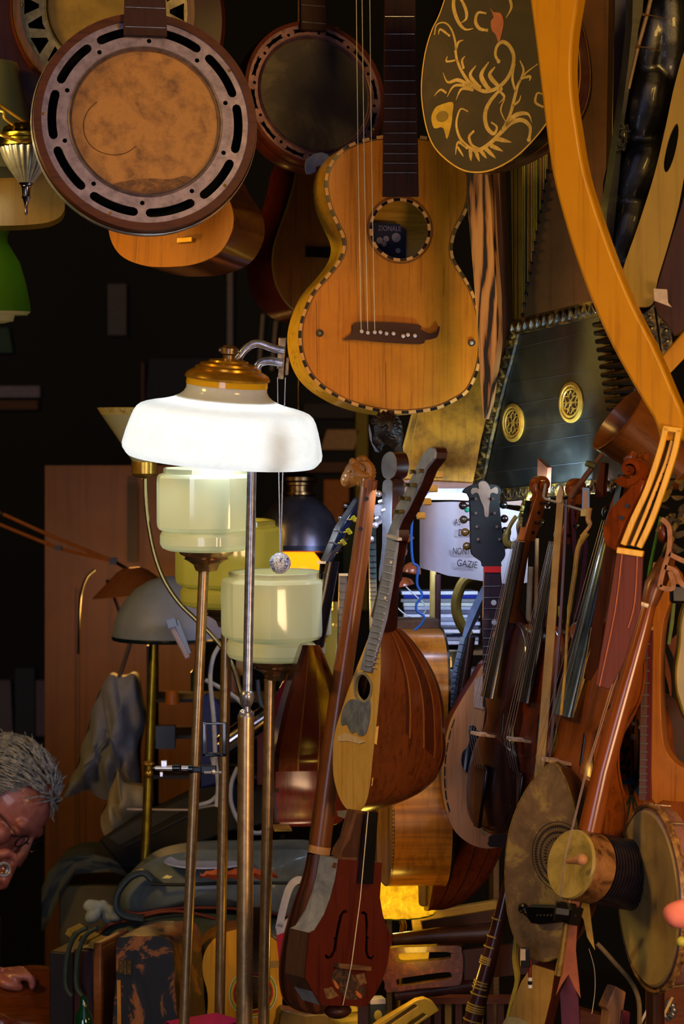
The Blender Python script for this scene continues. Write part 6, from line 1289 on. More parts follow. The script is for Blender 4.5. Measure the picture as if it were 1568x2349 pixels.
# things at the very bottom
f = Fr(790, 2335, 4.0); b = B(); b.lathe([(r * f.u, h * f.u) for r, h in ((46, -40), (44, 0), (32, 8), (26, 14), (36, 20), (20, 32), (16, 40))], 32, rf=lambda a, h: 1 + .06 * cos(6 * a)); single('yellow_glass_vase', 'yellow ribbed glass vase top at the bottom edge below the coffin fiddle', 'vase', f, b, opal('c0a43a', .3))
f = Fr(832, 2350, 3.9); b = B(); b.box(f.L(832, 2400), (24 * f.u, 200 * f.u, .02)); single('dark_stand_post', 'dark stand post under the coffin fiddle', 'post', f, b, DARK_WOOD)
f = Fr(862, 2325, 4.1, 12); t = thing('small_box', 'small black and white printed box beside the dark stand post', 'box', f)
b = B(); b.box((0, 0, 0), (.026, .04, .03)); obj('box', b, plain('2a3440', .5), t); b = B(); b.box((0, .023, 0), (.026, .008, .031)); obj('white_lid', b, plain('c0b4bc', .5), t); b = B(); b.ball((0, 0, .015), (.007, .009, .001), 10, 6); obj('gold_print', b, plain('b09a40', .5), t)
f = Fr(690, 2360, 3.95, 10); b = B(); b.prism(cr(f.Ls([(628,2420),(640,2350),(650,2318),(700,2328),(760,2330),(762,2420)]), 2), -.05, 0); single('olive_body_end', 'olive brown wooden body end below the pear shaped bowl', 'body', f, b, wood('6a5018', '4a360e', rough=.4), bevel=.003)
# box instrument, ribbons, cane, peg, striped bars
f = Fr(1215, 2290, 3.72, -24)
t = thing('box_zither', 'tall yellow spruce box with dark red side, below the mottled lute', 'box zither', f)
fo = f.Ls([(1222,2213),(1271,2228),(1262,2290),(1240,2380),(1156,2380),(1170,2310),(1196,2250)])
b = B(); b.prism(fo, -.003, 0); obj('front', b, wood('a07a34', '7a5820', rough=.45, coat=.1, wear=.3), t)
b = B(); b.prism(fo, -.05, -.003); obj('sides', b, wood('4a1e16', '2a100c'), t)
b = B(); b.strip(cr(f.Ls([(1182,2150),(1178,2200),(1184,2250),(1172,2300),(1152,2390)]), 3, False), 9 * f.u, -.01, 0); obj('yellow_edge', b, plain('b0962e', .4), t)
b = B(); b.prism(cr(f.Ls([(1150,2380),(1158,2340),(1170,2331),(1196,2336),(1216,2352),(1222,2380)]), 3), 0, .004); obj('cream_disc', b, mottle([(.35, '7a6a3a'), (.6, 'a8945a')], 20, .5), t)
f = Fr(1214, 2230, 3.55); t = thing('bow_tip', 'dark bow tip with white bands hanging over the yellow spruce box', 'bow', f)
b = B(); b.box(f.L(1204, 2196), (22 * f.u, 44 * f.u, .012)); obj('frog', b, BLACK, t, bevel=.001); b = B(); b.box(f.L(1199, 2190, .0065), (11 * f.u, 26 * f.u, .001)); obj('cream_slide', b, plain('a09080', .4), t)
b = B(); b.tube([f.L(1214, 2200), f.L(1215, 2242)], 4.5 * f.u, 10); obj('stick', b, RED_WOOD, t)
for y, c_ in ((2246, 'b8b4b8'), (2255, '0a0a0c'), (2262, 'c8c8d0')):
    b = B(); b.tube([f.L(1215, y - 4), f.L(1215, y + 4)], 5 * f.u, 10); obj('end_band', b, plain(c_, .3), t)
def ribbon(label, pts, holes, col, d, z=0):
    f = Fr(pts[0][0], pts[0][1], d, -6); b = B(); b.prism(f.Ls(pts), -.001, 0); single('ribbon', label, 'ribbon', f, b, col, 'ribbons tied under the drum fiddle')
ribbon('rust orange ribbon with swallowtail end under the drum fiddle', [(1296,2060),(1330,2060),(1324,2110),(1320,2180),(1326,2240),(1331,2290),(1318,2268),(1303,2235),(1286,2262),(1274,2284),(1286,2240),(1294,2180),(1300,2120)], None, plain('8a4a2a', .6, 0, '743c22', 30), 3.50)
ribbon('plum purple ribbon at the bottom edge', [(1303,2236),(1318,2268),(1326,2290),(1330,2400),(1290,2400),(1284,2280)], None, plain('4c1a34', .7, 0, '3c142a', 30), 3.53)
ribbon('yellow pointed ribbon right of the rust orange one', [(1326,2050),(1350,2064),(1356,2120),(1364,2180),(1346,2150),(1338,2110),(1326,2090)], None, plain('9a7c2c', .6, 0, '7d6420', 30), 3.56)
strut3('bent_cane', 'bent pale cane sweeping to the bottom edge left of the edge-on banjo', 'cane', cr([P(x, y, 3.6) for x, y in ((1368,2164),(1384,2180),(1414,2214),(1442,2246),(1460,2280),(1466,2320),(1464,2400))], 4, False), .0036, plain('8a7248', .5, 0, '64502c', 40))
strut3('loose_string', 'loose curled string hanging in the dark gap below the drum fiddle', 'string', cr([P(x, y, 3.62) for x, y in ((1350,2176),(1362,2220),(1364,2270),(1358,2318),(1356,2325)) ], 4, False), .0005, GUTS, n=5)
f = Fr(1420, 2330, 3.66, 25, 0)
t = thing('square_pegs', 'light wooden chamfered block with dark red block, bottom edge', 'block', f)
b = B(); b.prism(f.Ls([(1412,2262),(1436,2276),(1428,2330),(1412,2400),(1388,2400),(1398,2320),(1390,2312)]), -.025, 0); obj('light_block', b, wood('a07250', '7a5236'), t, bevel=.002); b = B(); b.prism(f.Ls([(1424,2316),(1442,2320),(1436,2400),(1416,2400)]), -.02, .004); obj('red_block', b, wood('5e2430', '40161e'), t, bevel=.002)
f = Fr(1370, 2335, 3.85, 0); b = B(); b.prism(f.Ls([(1330,2316),(1378,2330),(1374,2400),(1330,2400)]), -.03, 0); single('brown_board', 'brown board beside the plum ribbon at the bottom edge', 'board', f, b, wood('5a3020', '3c1e14', 'X'))
for k, (c_, w_) in enumerate((('a09890', 8), ('4a1c12', 7), ('a88a70', 8), ('3a1410', 7), ('b09a6a', 8))):
    x = 1494 + k * 11; strut3('striped_bar', ['pale grey', 'dark red', 'pinkish tan', 'dark maroon', 'straw yellow'][k] + ' slat of the slanted bundle in the bottom right corner', 'slat', [P(x + 4, 2288, 3.62), P(x - 46, 2390, 3.60)], w_ * .5 * .00064, plain(c_, .5), 'slats bundled in the bottom right corner', n=4)
f = Fr(1560, 2100, 4.0, -8)
t = thing('inlaid_box', 'orange brown wooden case with inlay bands behind the edge-on banjo', 'case', f)
b = B(); b.prism(f.Ls([(1480,1850),(1640,1840),(1640,2380),(1480,2380)]), -.1, 0); obj('front', b, wood('6e3a16', '4a240c', 'X', rough=.4, coat=.3), t)
b = B()
for y in (1872, 1900, 1942, 2016, 2044, 2180, 2230): b.box(f.L(1560, y, .001), (160 * f.u, .003, .002))
obj('inlay_bands', b, plain('8a5a24', .5, 0, '5a3412', 90), t)
f = Fr(1530, 2330, 3.7); b = B()
for k in range(9): a = k * .7; b.ball(f.L(1530 + 14 * cos(a), 2318 + 16 * sin(a), .006 * sin(3 * a)), .006, 8, 6)
single('metal_links', 'small heap of grey metal links at the bottom right', 'links', f, b, STEEL)

# ------------------------------------------------------------------ lit shelf behind the centre: cases of discs, castanets, cords
f = Fr(1010, 1480, 4.6)
slabm = wood('5a4630', '3a2c1c', 'X')
t = thing('shelf', 'wooden shelf carrying the stack of discs behind the mandola', 'shelf', f)
b = B(); b.box(f.L(1010, 1489, -.06), (260 * f.u, 10 * f.u, .25)); obj('board', b, slabm, t)
b = B(); b.box(f.L(890, 2000, -.06), (12 * f.u, 1900 * f.u, .2)); obj('upright', b, slabm, t); b = B(); b.box(f.L(1130, 2000, -.06), (12 * f.u, 1900 * f.u, .2)); obj('upright', b, slabm, t)
cols_ = ['b8c4d8', '1c2a7a', '6a7078', 'a8b4b0', '8a94a8', '50546a', 'b0b8d0', '707890', '9aa4c0', '3c4050', 'b8bccc', '14182a', '6a6e80', 'a0a4b8']
names_ = ['clear', 'dark blue', 'grey', 'pale green grey', 'blue grey', 'slate', 'ice blue', 'steel blue', 'light blue', 'charcoal', 'silver grey', 'black', 'dull grey', 'pale lilac']
y = 1356
for k in range(14):
    h = 8.4; f = Fr(1010 + random.uniform(-4, 4), y + h / 2, 4.55, random.uniform(-5, 5)); b = B(); b.box((0, 0, -.06), (.142, h * f.u * .93, .125))
    single('disc_case', f'{names_[k]} plastic disc case, ' + ('topmost of the lit stack' if k == 0 else 'in the lit stack, number %s from its top' % ['', 'two', 'three', 'four', 'five', 'six', 'seven', 'eight', 'nine', 'ten', 'eleven', 'twelve', 'thirteen', 'fourteen'][k]), 'disc case', f, b, plain(cols_[k], .12, 0, coat=.8), 'disc cases stacked on the shelf', bevel=.0008); y += 8.8
for x, y, r_, h, c_, lb in ((1028, 1505, 22, 28, 'a88a4a', 'round brass tin right of the honey guitar, lit from above'), ):
    pass
f = Fr(1045, 1530, 4.5); b = B(); b.box(f.L(1048, 1575, -.05), (120 * f.u, 90 * f.u, .1)); single('grey_radio', 'grey boxy radio below the disc shelf', 'radio', f, b, plain('4a4a50', .4), bevel=.004)
f = Fr(1030, 1529, 4.52); b = B(); b.lathe([(r * f.u, h * f.u) for r, h in ((.1, 0), (24, 0), (24, 16), (21, 18), (21, 34), (22, 36), (18, 38), (.1, 38))], 32); single('brass_tin', 'round brass tin on the grey radio', 'tin', f, b, plain('b8a878', .2, .9, '7a6a40', 30))
f = Fr(950, 1310, 4.05)
for nm, x, y, rx, ry, ro in (('upper reddish', 925, 1240, 24, 15, 30), ('round striped', 944, 1306, 22, 17, -10), ('lower dark', 922, 1338, 26, 14, 12), ('small open', 922, 1262, 14, 12, -30)):
    f = Fr(x, y, 4.05 if nm != 'small open' else 4.02, 0, 0, ro); u = f.u
    t = thing('castanet', nm + ' wooden castanet on the blue rope by the paper notice', 'castanet', f, 'castanets hanging on the blue rope')
    b = B(); b.lathe([(.001, ry * u), (rx * .45 * u, ry * .85 * u), (rx * .85 * u, ry * .4 * u), (rx * u, -ry * .2 * u), (rx * 1.04 * u, -ry * .45 * u), (rx * .9 * u, -ry * .6 * u), (.001, -ry * .5 * u)], 28); obj('shell', b, wood('8a4a2a', '4e2414', 'Y', rough=.25, coat=.6), t)
strut3('blue_rope', 'bright blue twisted rope hanging in front of the disc cases', 'rope', cr([P(x, y, 4.0) for x, y in ((945,1190),(943,1240),(947,1290),(958,1300),(956,1340),(968,1365),(955,1385),(956,1402),(972,1414),(966,1432),(950,1446))], 4, False), .0022, plain('1450a0', .6, bump=.5))
strut3('white_string', 'thin white string looping in front of the disc cases', 'string', cr([P(x, y, 4.2) for x, y in ((905,1388),(930,1410),(960,1416),(976,1400),(972,1385),(945,1360),(925,1340))], 4, False), .0011, plain('d8dce8', .5))
strut3('wooden_handle', 'curved olive wooden handle in front of the disc cases', 'hook', cr([P(x, y, 4.25) for x, y in ((1098,1318),(1066,1332),(1049,1365),(1046,1400),(1058,1435),(1076,1458))], 5, False), .0095, plain('5e4c14', .45, 0, '42340c', 30))  # taken for a curved handle, nothing hangs from it
strut3('yellow_upright', 'pale yellow upright stick left of the paper notice foot', 'stick', [P(993, 1300, 4.3), P(990, 1500, 4.3)], .0055, plain('8f7c44', .5))
strut3('dark_upright', 'dark upright stick beside the pale yellow one', 'stick', [P(1004, 1318, 4.28), P(1003, 1900, 4.28)], .0052, plain('2a1618', .4))
f = Fr(900, 1440, 4.3); b = B(); b.box(f.L(915, 1432), (40 * f.u, 14 * f.u, .03)); single('red_box', 'small red box beside the disc stack', 'box', f, b, plain('a01420', .5))
f = Fr(800, 1500, 4.9); b = B()
b.lathe([(r * f.u, h * f.u) for r, h in ((.1, 60), (14, 60), (14, 40), (30, 20), (34, 0), (34, -160), (.1, -160))], 24, Matrix.Translation(f.L(775, 1440))); single('pale_bottle', 'pale yellow bottle behind the mandolin necks', 'bottle', f, b, opal('b0b060', .3))

# ------------------------------------------------------------------ left side: guitars on the floor, cases, clutter
f = Fr(560, 2280, 4.36, 10)
t = thing('yellow_guitar', 'yellow guitar with colourful mosaic rosette standing behind the lamp poles', 'guitar', f)
out = cr(f.Ls([(560,2130),(510,2142),(478,2168),(464,2206),(466,2240),(476,2280),(474,2330),(454,2390),(470,2480),(560,2510),(660,2480),(676,2390),(650,2330),(648,2280),(658,2240),(656,2200),(640,2166),(606,2140)]), 3)
box_body(t, out, .09, wood('c8901e', 'a06c10', rough=.4, coat=.3, g=.8, wear=.1), wood('8a5a1c', '5e3a10', 'X'), hole=(f.L(580, 2278), 38 * f.u))
for r0, r1, c_ in ((40, 43, '1a1a1a'), (43, 47, 'b01c14'), (47, 51, 'c8a41c'), (51, 54, '2a7a2a'), (54, 56, 'd8d0b0')):
    b = B(); c = f.L(580, 2278); n = 60; b.loft([[tuple(p[:2]) + (.0006,) for p in circ(c, r0 * f.u, n)], [tuple(p[:2]) + (.0006,) for p in circ(c, (r1 + (.8 if c_ == 'c8a41c' else 0)) * f.u, n)]]); obj('mosaic_ring', b, plain(c_, .5, 0, ns=150), t)
b = B(); b.prism(f.Ls([(572,2230),(572,2080),(600,2080),(602,2230)]), 0, .006); obj('fingerboard', b, EBONY, t)
f = Fr(640, 2210, 4.25); b = B(); b.strip(f.Ls([(606,2214),(640,2212)]), 16 * f.u, -.004, 0)
single('yellow_stick', 'short yellow flat stick between the lamp poles', 'stick', f, b, plain('b8923a', .5))
f = Fr(660, 2120, 4.2, -10)
t = thing('plastic_bag', 'white and red plastic carrier bag with loop handle behind the pear shaped bowl', 'bag', f)
b = B(); b.strip(cr(f.Ls([(640,2126),(650,2080),(662,2040),(676,2022),(692,2020),(700,2040)]), 4, False), 17 * f.u, -.002, 0); obj('handle', b, plain('b8b4bc', .4), t)
b = B(); b.prism(f.Ls([(631,2124),(680,2098),(700,2096),(700,2150),(636,2152)]), -.04, 0); obj('white_top', b, plain('b8b4c0', .4), t); b = B(); b.prism(f.Ls([(634,2146),(700,2118),(700,2260),(646,2260),(638,2190)]), -.045, .002); obj('red_body', b, plain('b0142c', .35), t)
f = Fr(450, 2340, 4.0, 20, -30); b = B(); b.prism([f.L(*p) for p in ((380,2342),(496,2322),(560,2340),(440,2380))], -.05, 0); single('magenta_box', 'magenta topped box at the bottom edge between the first two poles', 'box', f, b, plain('a01048', .5), bevel=.002)
# soft cases
CANVAS = mottle([(.3, '2e3636'), (.5, '465052'), (.7, '5c6868'), (.85, '363e3e')], 8, .6, .3, .1)
CANVAS2 = mottle([(.3, '222a28'), (.5, '343e3c'), (.7, '46504c')], 8, .6, .3, .1)
PIPE = plain('6a2a18', .5)
def soft_case(label, pts, d, th, mat, pipe):
    f = Fr(pts[0][0], pts[0][1], d); t = thing('instrument_case', label, 'case', f, 'soft canvas cases stacked')
    o_ = cr(f.Ls(pts), 4); b = B(); b.dome([(p[0], p[1]) for p in o_], 0, .05, 8, pw=2.2); b.loft([[(p[0], p[1], 0) for p in o_], [(p[0], p[1], -th) for p in o_]]); b.prism(o_, -th - .002, -th); obj('canvas_body', b, mat, t, ang=80)
    for pp, zz in pipe:
        b = B(); b.tube(cr([f.L(x, y, zz) for x, y in pp], 4, False), .0028, 8); obj('piping', b, PIPE if zz < .06 else plain('141a18', .6), t)
    return t, f
tc, fc = soft_case('upper grey green canvas instrument case with rolled strap, white dish on it', [(268,2050),(300,2010),(345,1975),(400,1958),(480,1950),(580,1950),(720,1952),(760,2000),(760,2120),(700,2104),(600,2080),(480,2088),(400,2084),(340,2096),(290,2100),(270,2082)], 4.54, .13, CANVAS, [(((275,2088),(320,2096),(380,2086),(440,2082),(560,2086),(700,2108)), .03), (((344,2028),(420,2030),(520,2026),(700,2026)), .062)])
b = B(); b.tube(cr([fc.L(x, y, .05) for x, y in ((350,2018),(330,2002),(305,2008),(285,2026),(270,2050),(268,2080),(285,2100),(330,2108))], 4, False), .007, 10, fl=2.2); obj('rolled_strap', b, plain('2a343a', .5), tc)
soft_case('lower grey green canvas case with red piping under the upper one', [(222,2146),(250,2122),(310,2110),(400,2096),(500,2096),(640,2110),(760,2130),(760,2210),(640,2190),(480,2180),(360,2165),(260,2160)], 4.52, .12, CANVAS2, [(((224,2146),(250,2122),(300,2110),(370,2092),(440,2094),(540,2120),(680,2150)), .02)])
f = Fr(475, 1984, 4.5, 0, -88); b = B(); b.lathe([(.001, .001), (.06, .001), (.078, .006), (.08, .007), (.078, .009), (.06, .004), (.001, .004)], 36, Matrix.Rotation(rad(90), 4, 'X')); single('white_dish', 'flat white dish on the upper canvas case', 'dish', f, b, plain('9aa0c0', .3, coat=.5))
f = Fr(548, 2002, 4.40); random.seed(8); b = B(); cols2 = []
for k in range(25):
    x = 458 + 7.4 * k; yb_, yt_ = 2016 - 3 * sin(k * .9), 1990 + 8 * abs(sin(k * .55)) + (12 if k < 2 or k > 22 else 0); cols2.append([f.L(x, yb_, .01), f.L(x + 2, (yb_ + yt_) / 2, .022 + .006 * sin(k * 1.7)), f.L(x, yt_, .004), f.L(x, yt_ + 4, -.05)])
b.loft(cols2, closed=False); single('orange_cloth', 'crumpled orange cloth lying on the upper canvas case', 'cloth', f, b, plain('b8583a', .6, 0, '9a4228', 20), ang=80)
f = Fr(232, 2092, 4.5); b = B(); random.seed(2)
for k in range(9): b.ball(f.L(232 + random.uniform(-30, 30), 2092 + random.uniform(-16, 12), random.uniform(-.02, .02)), (random.uniform(.01, .02), random.uniform(.008, .014), .012), 10, 7, M=Matrix.Rotation(k, 3, 'Z'))
single('crumpled_paper', 'crumpled white paper on the old cases', 'paper', f, b, plain('8a9088', .7, 0, '6a706a', 30), remesh=.003)
f = Fr(210, 2070, 5.0); t = thing('draped_cardboard_box', 'tan cardboard box half covered by grey cloth behind the canvas cases', 'box', f)
b = B(); b.box(f.L(215, 2170, -.12), (135 * f.u, 320 * f.u, .22)); obj('cardboard_box', b, plain('4a4020', .7, 0, '383016', 12), t, bevel=.003)
b = B(); rows_ = []
for x, yt, yb in ((95, 2040, 2140), (110, 2000, 2120), (135, 1975, 2060), (170, 1962, 2006), (210, 1960, 2002), (250, 1968, 1998), (290, 1990, 2010)): rows_.append([f.L(x, yt + (yb - yt) * k / 6, .01 + .012 * sin(k * 1.3 + x * .05)) for k in range(7)])
b.loft(rows_, closed=False); b.loft([[r[0] for r in rows_], [r[0] + V((0, 0, -.2)) for r in rows_]], closed=False); obj('grey_cloth', b, plain('3a3e3a', .8, 0, '282c28', 14), t, ang=80)
# old suitcases
f = Fr(335, 2260, 4.2, -14)
t = thing('old_suitcase', 'battered black case with peeling brown veneer, brass hinge and rounded corner', 'suitcase', f)
PEEL = mottle([(.40, '0c0d16'), (.50, '12131e'), (.535, '7a4a20'), (.62, '8a5628'), (.70, '4a3428')], 7, .45, .5, .4, 2.0)
b = B(); b.prism(cr(f.Ls([(268,2160),(285,2149),(330,2147),(370,2149),(390,2160),(398,2190),(400,2260),(398,2420),(266,2420),(266,2240)]), 3), -.16, 0); obj('body', b, PEEL, t, bevel=.008)
b = B(); b.box(f.L(287, 2219, .0012), (31 * f.u, 32 * f.u, .003)); hg = obj('brass_hinge', b, plain('7a6238', .35, .8, '4e3e22', 60), t)
b = B(); b.tube([f.L(287, 2203, .004), f.L(287, 2235, .004)], .0022, 8)
for dx in (-10, 10):
    for dy in (-10, 10): b.ball(f.L(287 + dx, 2219 + dy, .003), .0015, 6, 4)
obj('hinge_pin', b, OLDBRASS, hg)
b = B(); b.strip(f.Ls([(273,2248),(275,2420)]), 9 * f.u, 0, .002); obj('bare_wood_strip', b, wood('b07a34', '7a5020'), t)
f = Fr(200, 2260, 4.26, -14)
t = thing('accordion_case', 'brown wooden case with strapped ribs, left of the battered black case', 'case', f)
b = B(); b.box(f.L(224, 2300, -.07), (52 * f.u, 280 * f.u, .14)); obj('maroon_side', b, plain('2c161a', .45), t, bevel=.003)
b = B(); b.box(f.L(256, 2290, -.06), (20 * f.u, 290 * f.u, .15)); obj('wooden_strap', b, wood('7a4a26', '4e2c14', rough=.3, coat=.5, fig=.3), t, bevel=.003)
b = B(); b.box(f.L(172, 2300, -.09), (60 * f.u, 270 * f.u, .14)); obj('dark_side', b, plain('191418', .5), t, bevel=.003)
for k in range(5):
    b = B(); p0 = f.L(172 + 17 * k, 2134 + 9 * k, -.02); b.box(p0, (15 * f.u, 14 * f.u, .06), M=Matrix.Rotation(rad(-28), 3, 'Z')); obj('yellow_rib', b, wood('8a7430', '5e4c1a'), t)
for dx in (0, 24):
    b = B(); b.tube(cr([f.L(x + dx, y, .03) for x, y in ((200,2128),(176,2142),(160,2172),(152,2215),(152,2262),(165,2285))], 4, False), .0042, 8, fl=1.6); obj('green_strap', b, plain('2a3a38', .6), t)
f = Fr(192, 2345, 4.1); b = B(); b.lathe([(r * f.u, h * f.u) for r, h in ((22, -60), (22, 0), (18, 18), (9, 34), (8, 60), (.1, 60))], 24); single('green_bottle', 'dark green glass bottle before the brown case at the bottom edge', 'bottle', f, b, plain('06301c', .08, 0, coat=1.0))
# clamps on the lamp poles
f = Fr(430, 1762, 3.80)
t = thing('metal_clamp', 'chrome and black screw clamp fixed across the left lamp pole', 'clamp', f); u = f.u
b = B(); b.tube([f.L(356, 1762), f.L(350, 1762)], [4 * u, .5 * u], 10); b.tube([f.L(356, 1762), f.L(395, 1762)], [5 * u, 7 * u], 12); b.tube([f.L(416, 1762), f.L(434, 1762)], 6 * u, 12); obj('chrome_screw', b, CHROME, t)
b = B(); b.box(f.L(376, 1752), (14 * u, 16 * u, .008)); b.box(f.L(370, 1776), (8 * u, 12 * u, .006)); obj('wing_nut', b, CHROME, t, bevel=.001)
b = B(); b.tube([f.L(397, 1762), f.L(412, 1762)], 10 * u, 12); b.tube([f.L(432, 1764), f.L(442, 1764)], 11 * u, 12); obj('black_collar', b, BLACK, t)
b = B(); b.box(f.L(478, 1765), (36 * u, 20 * u, .014)); b.box(f.L(452, 1765, -.008), (30 * u, 14 * u, .01)); obj('jaw', b, plain('1c2430', .3, .3), t, bevel=.002)
b = B(); b.tube([f.L(468, 1772, .01), f.L(508, 1772, .01)], 3.2 * u, 8); b.ball(f.L(490, 1771, .012), 6 * u, 10, 7); b.tube([f.L(490, 1738), f.L(490, 1760)], [9 * u, 4 * u], 12); obj('silver_bolt', b, CHROME, t)
f = Fr(492, 1695, 3.84)
t = thing('black_bracket', 'black square bracket frame clamped above the chrome screw', 'bracket', f); u = f.u
b = B()
for (x0, y0, x1, y1, w_) in ((466,1660,518,1660,5), (468,1656,468,1735,8), (514,1660,514,1735,9), (464,1732,519,1732,8)): b.strip(f.Ls([(x0, y0), (x1, y1)]), w_ * u, -.012, 0)
obj('frame', b, plain('10141e', .2, .4, coat=.8), t, bevel=.001)

# ------------------------------------------------------------------ deeper left: cabinet, desk lamp, bags, keyboard
f = Fr(300, 1500, 5.85)
t = thing('cabinet', 'tall orange brown wooden cabinet door at the back left', 'cabinet', f)
b = B(); b.box(f.L(297, 2050, -.25), (352 * f.u, 2040 * f.u, .45)); obj('body', b, wood('50300f', '38200a', rough=.6, coat=.05, g=.25, wear=.35, wc='3a1a06'), t)
b = B(); b.box(f.L(181, 1650, .003), (2 * f.u, 600 * f.u, .004)); b.box(f.L(304, 1200, .003), (24 * f.u, 180 * f.u, .004)); obj('door_groove', b, plain('1c0a04', .6), t)
f = Fr(120, 1250, 5.3)
t = thing('desk_lamp', 'spring arm desk lamp with brown cone shade before the orange cabinet', 'lamp', f); u = f.u
for nm, pts in (('upper_strut', ((-60,1150),(4,1178),(134,1237),(262,1288))), ('lower_strut', ((-60,1180),(4,1205),(134,1258),(262,1288)))):
    b = B(); b.tube([f.L(x, y) for x, y in pts], 4.2 * u, 8); obj(nm, b, plain('a05c28', .35, .4), t)
b = B(); b.box(f.L(134, 1257), (14 * u, 10 * u, .02)); b.box(f.L(260, 1287), (16 * u, 16 * u, .02)); b.ball(f.L(4, 1178), 6 * u, 10, 7); obj('joint', b, plain('1c100a', .4), t)
b = B(); b.lathe([(20 * u, 60 * u), (36 * u, 52 * u), (96 * u, 0), (97 * u, -2 * u)], 40, Matrix.Translation(f.L(308, 1362)) @ Matrix.Rotation(rad(6), 4, 'Z')); obj('cone_shade', b, plain('7a4624', .5, .2), t)
b = B(); b.tube(cr(f.Ls([(218,1306),(200,1322),(188,1352),(182,1400),(180,1500)]), 4, False), 3 * u, 8); b.tube(cr(f.Ls([(245,1330),(262,1370),(280,1420)]), 4, False), 4 * u, 8); b.tube(f.Ls([(262,1288),(300,1310)]), 4 * u, 8); obj('cable', b, BLACK, t)
def cloth_bag(name, label, pts, d, mat, th=.05, folds=9):
    f = Fr(pts[0][0], pts[0][1], d); o_ = cr(f.Ls(pts), 5); b = B(); n = len(o_); c = sum((V((p[0], p[1])) for p in o_), V((0, 0))) / n
    b.dome([(p[0], p[1]) for p in o_], 0, th, 9, c, 1.8); b.v = [(x + .003 * sin(x * 160 + y * 40), y, z * (1 + .28 * sin(x * 130 + 1.5 * sin(y * 30)) + .12 * sin(x * 300 + y * 60))) for x, y, z in b.v]; k0 = len(b.v)
    b.loft([[(p[0], p[1], 0) for p in o_], [(p[0], p[1], -th) for p in o_]]); b.prism(o_, -th - .002, -th); return single(name, label, 'bag', f, b, mat, ang=80)
cloth_bag('cloth_bag', 'large grey white cloth sack hanging in front of the orange cabinet', [(146,1828),(176,1760),(196,1690),(222,1600),(238,1572),(250,1548),(268,1552),(286,1552),(302,1545),(314,1555),(322,1600),(330,1650),(318,1720),(320,1800),(322,1850),(270,1842),(232,1832),(200,1812)], 5.2, plain('76757a', .85, 0, '58575c', 10), .06)
strut3('bag_rope', 'dark rope holding up the grey white sack', 'rope', [P(300, 1400, 5.25), P(297, 1480, 5.22), P(268, 1570, 5.2)], .005, plain('4a3a34', .7))
cloth_bag('paper_bag', 'small cream crumpled bag standing under the cloth sack', [(232,1870),(250,1830),(262,1780),(268,1768),(282,1788),(300,1800),(340,1810),(345,1850),(300,1880),(262,1925),(240,1915)], 5.05, plain('8a7a5c', .7, 0, '6a5e46', 12), .05)
f = Fr(400, 1880, 4.95, -24, -35)
t = thing('keyboard', 'black electronic keyboard lying slanted behind the lamp poles', 'keyboard', f)
b = B(); b.prism(f.Ls([(225,1925),(300,1875),(440,1806),(640,1790),(640,1880),(520,1905),(330,1985),(280,1990)]), -.06, 0); obj('case', b, plain('08080b', .7, 0, '040406', 40), t, bevel=.005)
b = B(); b.prism(f.Ls([(250,1922),(310,1885),(440,1825),(440,1850),(320,1915),(275,1940)]), 0, .002); obj('panel', b, plain('24262e', .6, bump=.6, ns=200), t); b = B(); b.strip(f.Ls([(285,1945),(330,1925),(440,1870)]), .004, 0, .004); obj('edge_line', b, plain('2c2c34', .3), t)
strut3('red_tipped_stick', 'thin stick with pale end and red band lying on the keyboard', 'stick', [P(290, 1857, 4.8), P(432, 1858, 4.8), P(500, 1846, 4.8)], .0022, plain('9a8a80', .5))
b = B(); b.tube([P(330, 1857, 4.797), P(343, 1857, 4.797)], .0032, 8); tag(obj('red_band', b, plain('b01818', .5)), 'small red band around the thin stick on the keyboard', 'band')
# cables and tools behind the poles
f = Fr(540, 1690, 4.7, 0, 0, 33)
b = B(); b.lathe([(.001, -62 * f.u), (26 * f.u, -60 * f.u), (27 * f.u, 0), (24 * f.u, 70 * f.u), (.001, 72 * f.u)], 28, Matrix.Translation(f.i @ P(556, 1680, 4.7)) @ Matrix.Rotation(rad(-88), 4, 'Z')); single('silver_tube', 'shiny silver cylinder slanting behind the middle lamp poles', 'cylinder', f, b, plain('b0a8b0', .15, 1, '6a6470', 20))
for k, (pth, c_, lb) in enumerate(((((505,1478),(488,1510),(482,1560),(490,1650),(494,1740),(500,1800),(496,1850)), '9a9a9e', 'white cable curving down beside the second lamp pole'), (((470,1560),(500,1575),(540,1600),(580,1640)), '80848c', 'pale cable crossing behind the poles above the silver cylinder'), (((545,1760),(530,1800),(532,1850),(560,1900),(600,1910),(625,1880),(622,1820)), '8a8c96', 'grey cable looping low behind the thick pole'), (((440,1850),(480,1840),(500,1822)), '8a8c90', 'short grey cable by the keyboard'), (((590,1560),(600,1620),(640,1660)), '3a3e4a', 'dark blue cable behind the third pole'))):
    strut3('cable', lb, 'cable', cr([P(x, y, 4.6 + .03 * k) for x, y in pth], 5, False), .0042, plain(c_, .5), 'cables behind the lamp poles')
f = Fr(480, 1700, 4.85); b = B(); b.prism(f.Ls([(455,1600),(480,1590),(506,1620),(500,1800),(460,1810)]), -.03, 0); single('blue_folder', 'dark blue cloth folder behind the black bracket', 'folder', f, b, plain('101c50', .6), bevel=.004)
f = Fr(640, 1560, 4.55, -20); b = B(); b.prism(cr(f.Ls([(622,1640),(630,1600),(650,1560),(670,1535),(690,1530),(680,1580),(660,1640),(640,1665)]), 3), -.05, 0); single('red_case', 'glossy dark red rounded case behind the dark mandolin', 'case', f, b, plain('4a0c18', .15, coat=.9), bevel=.012)
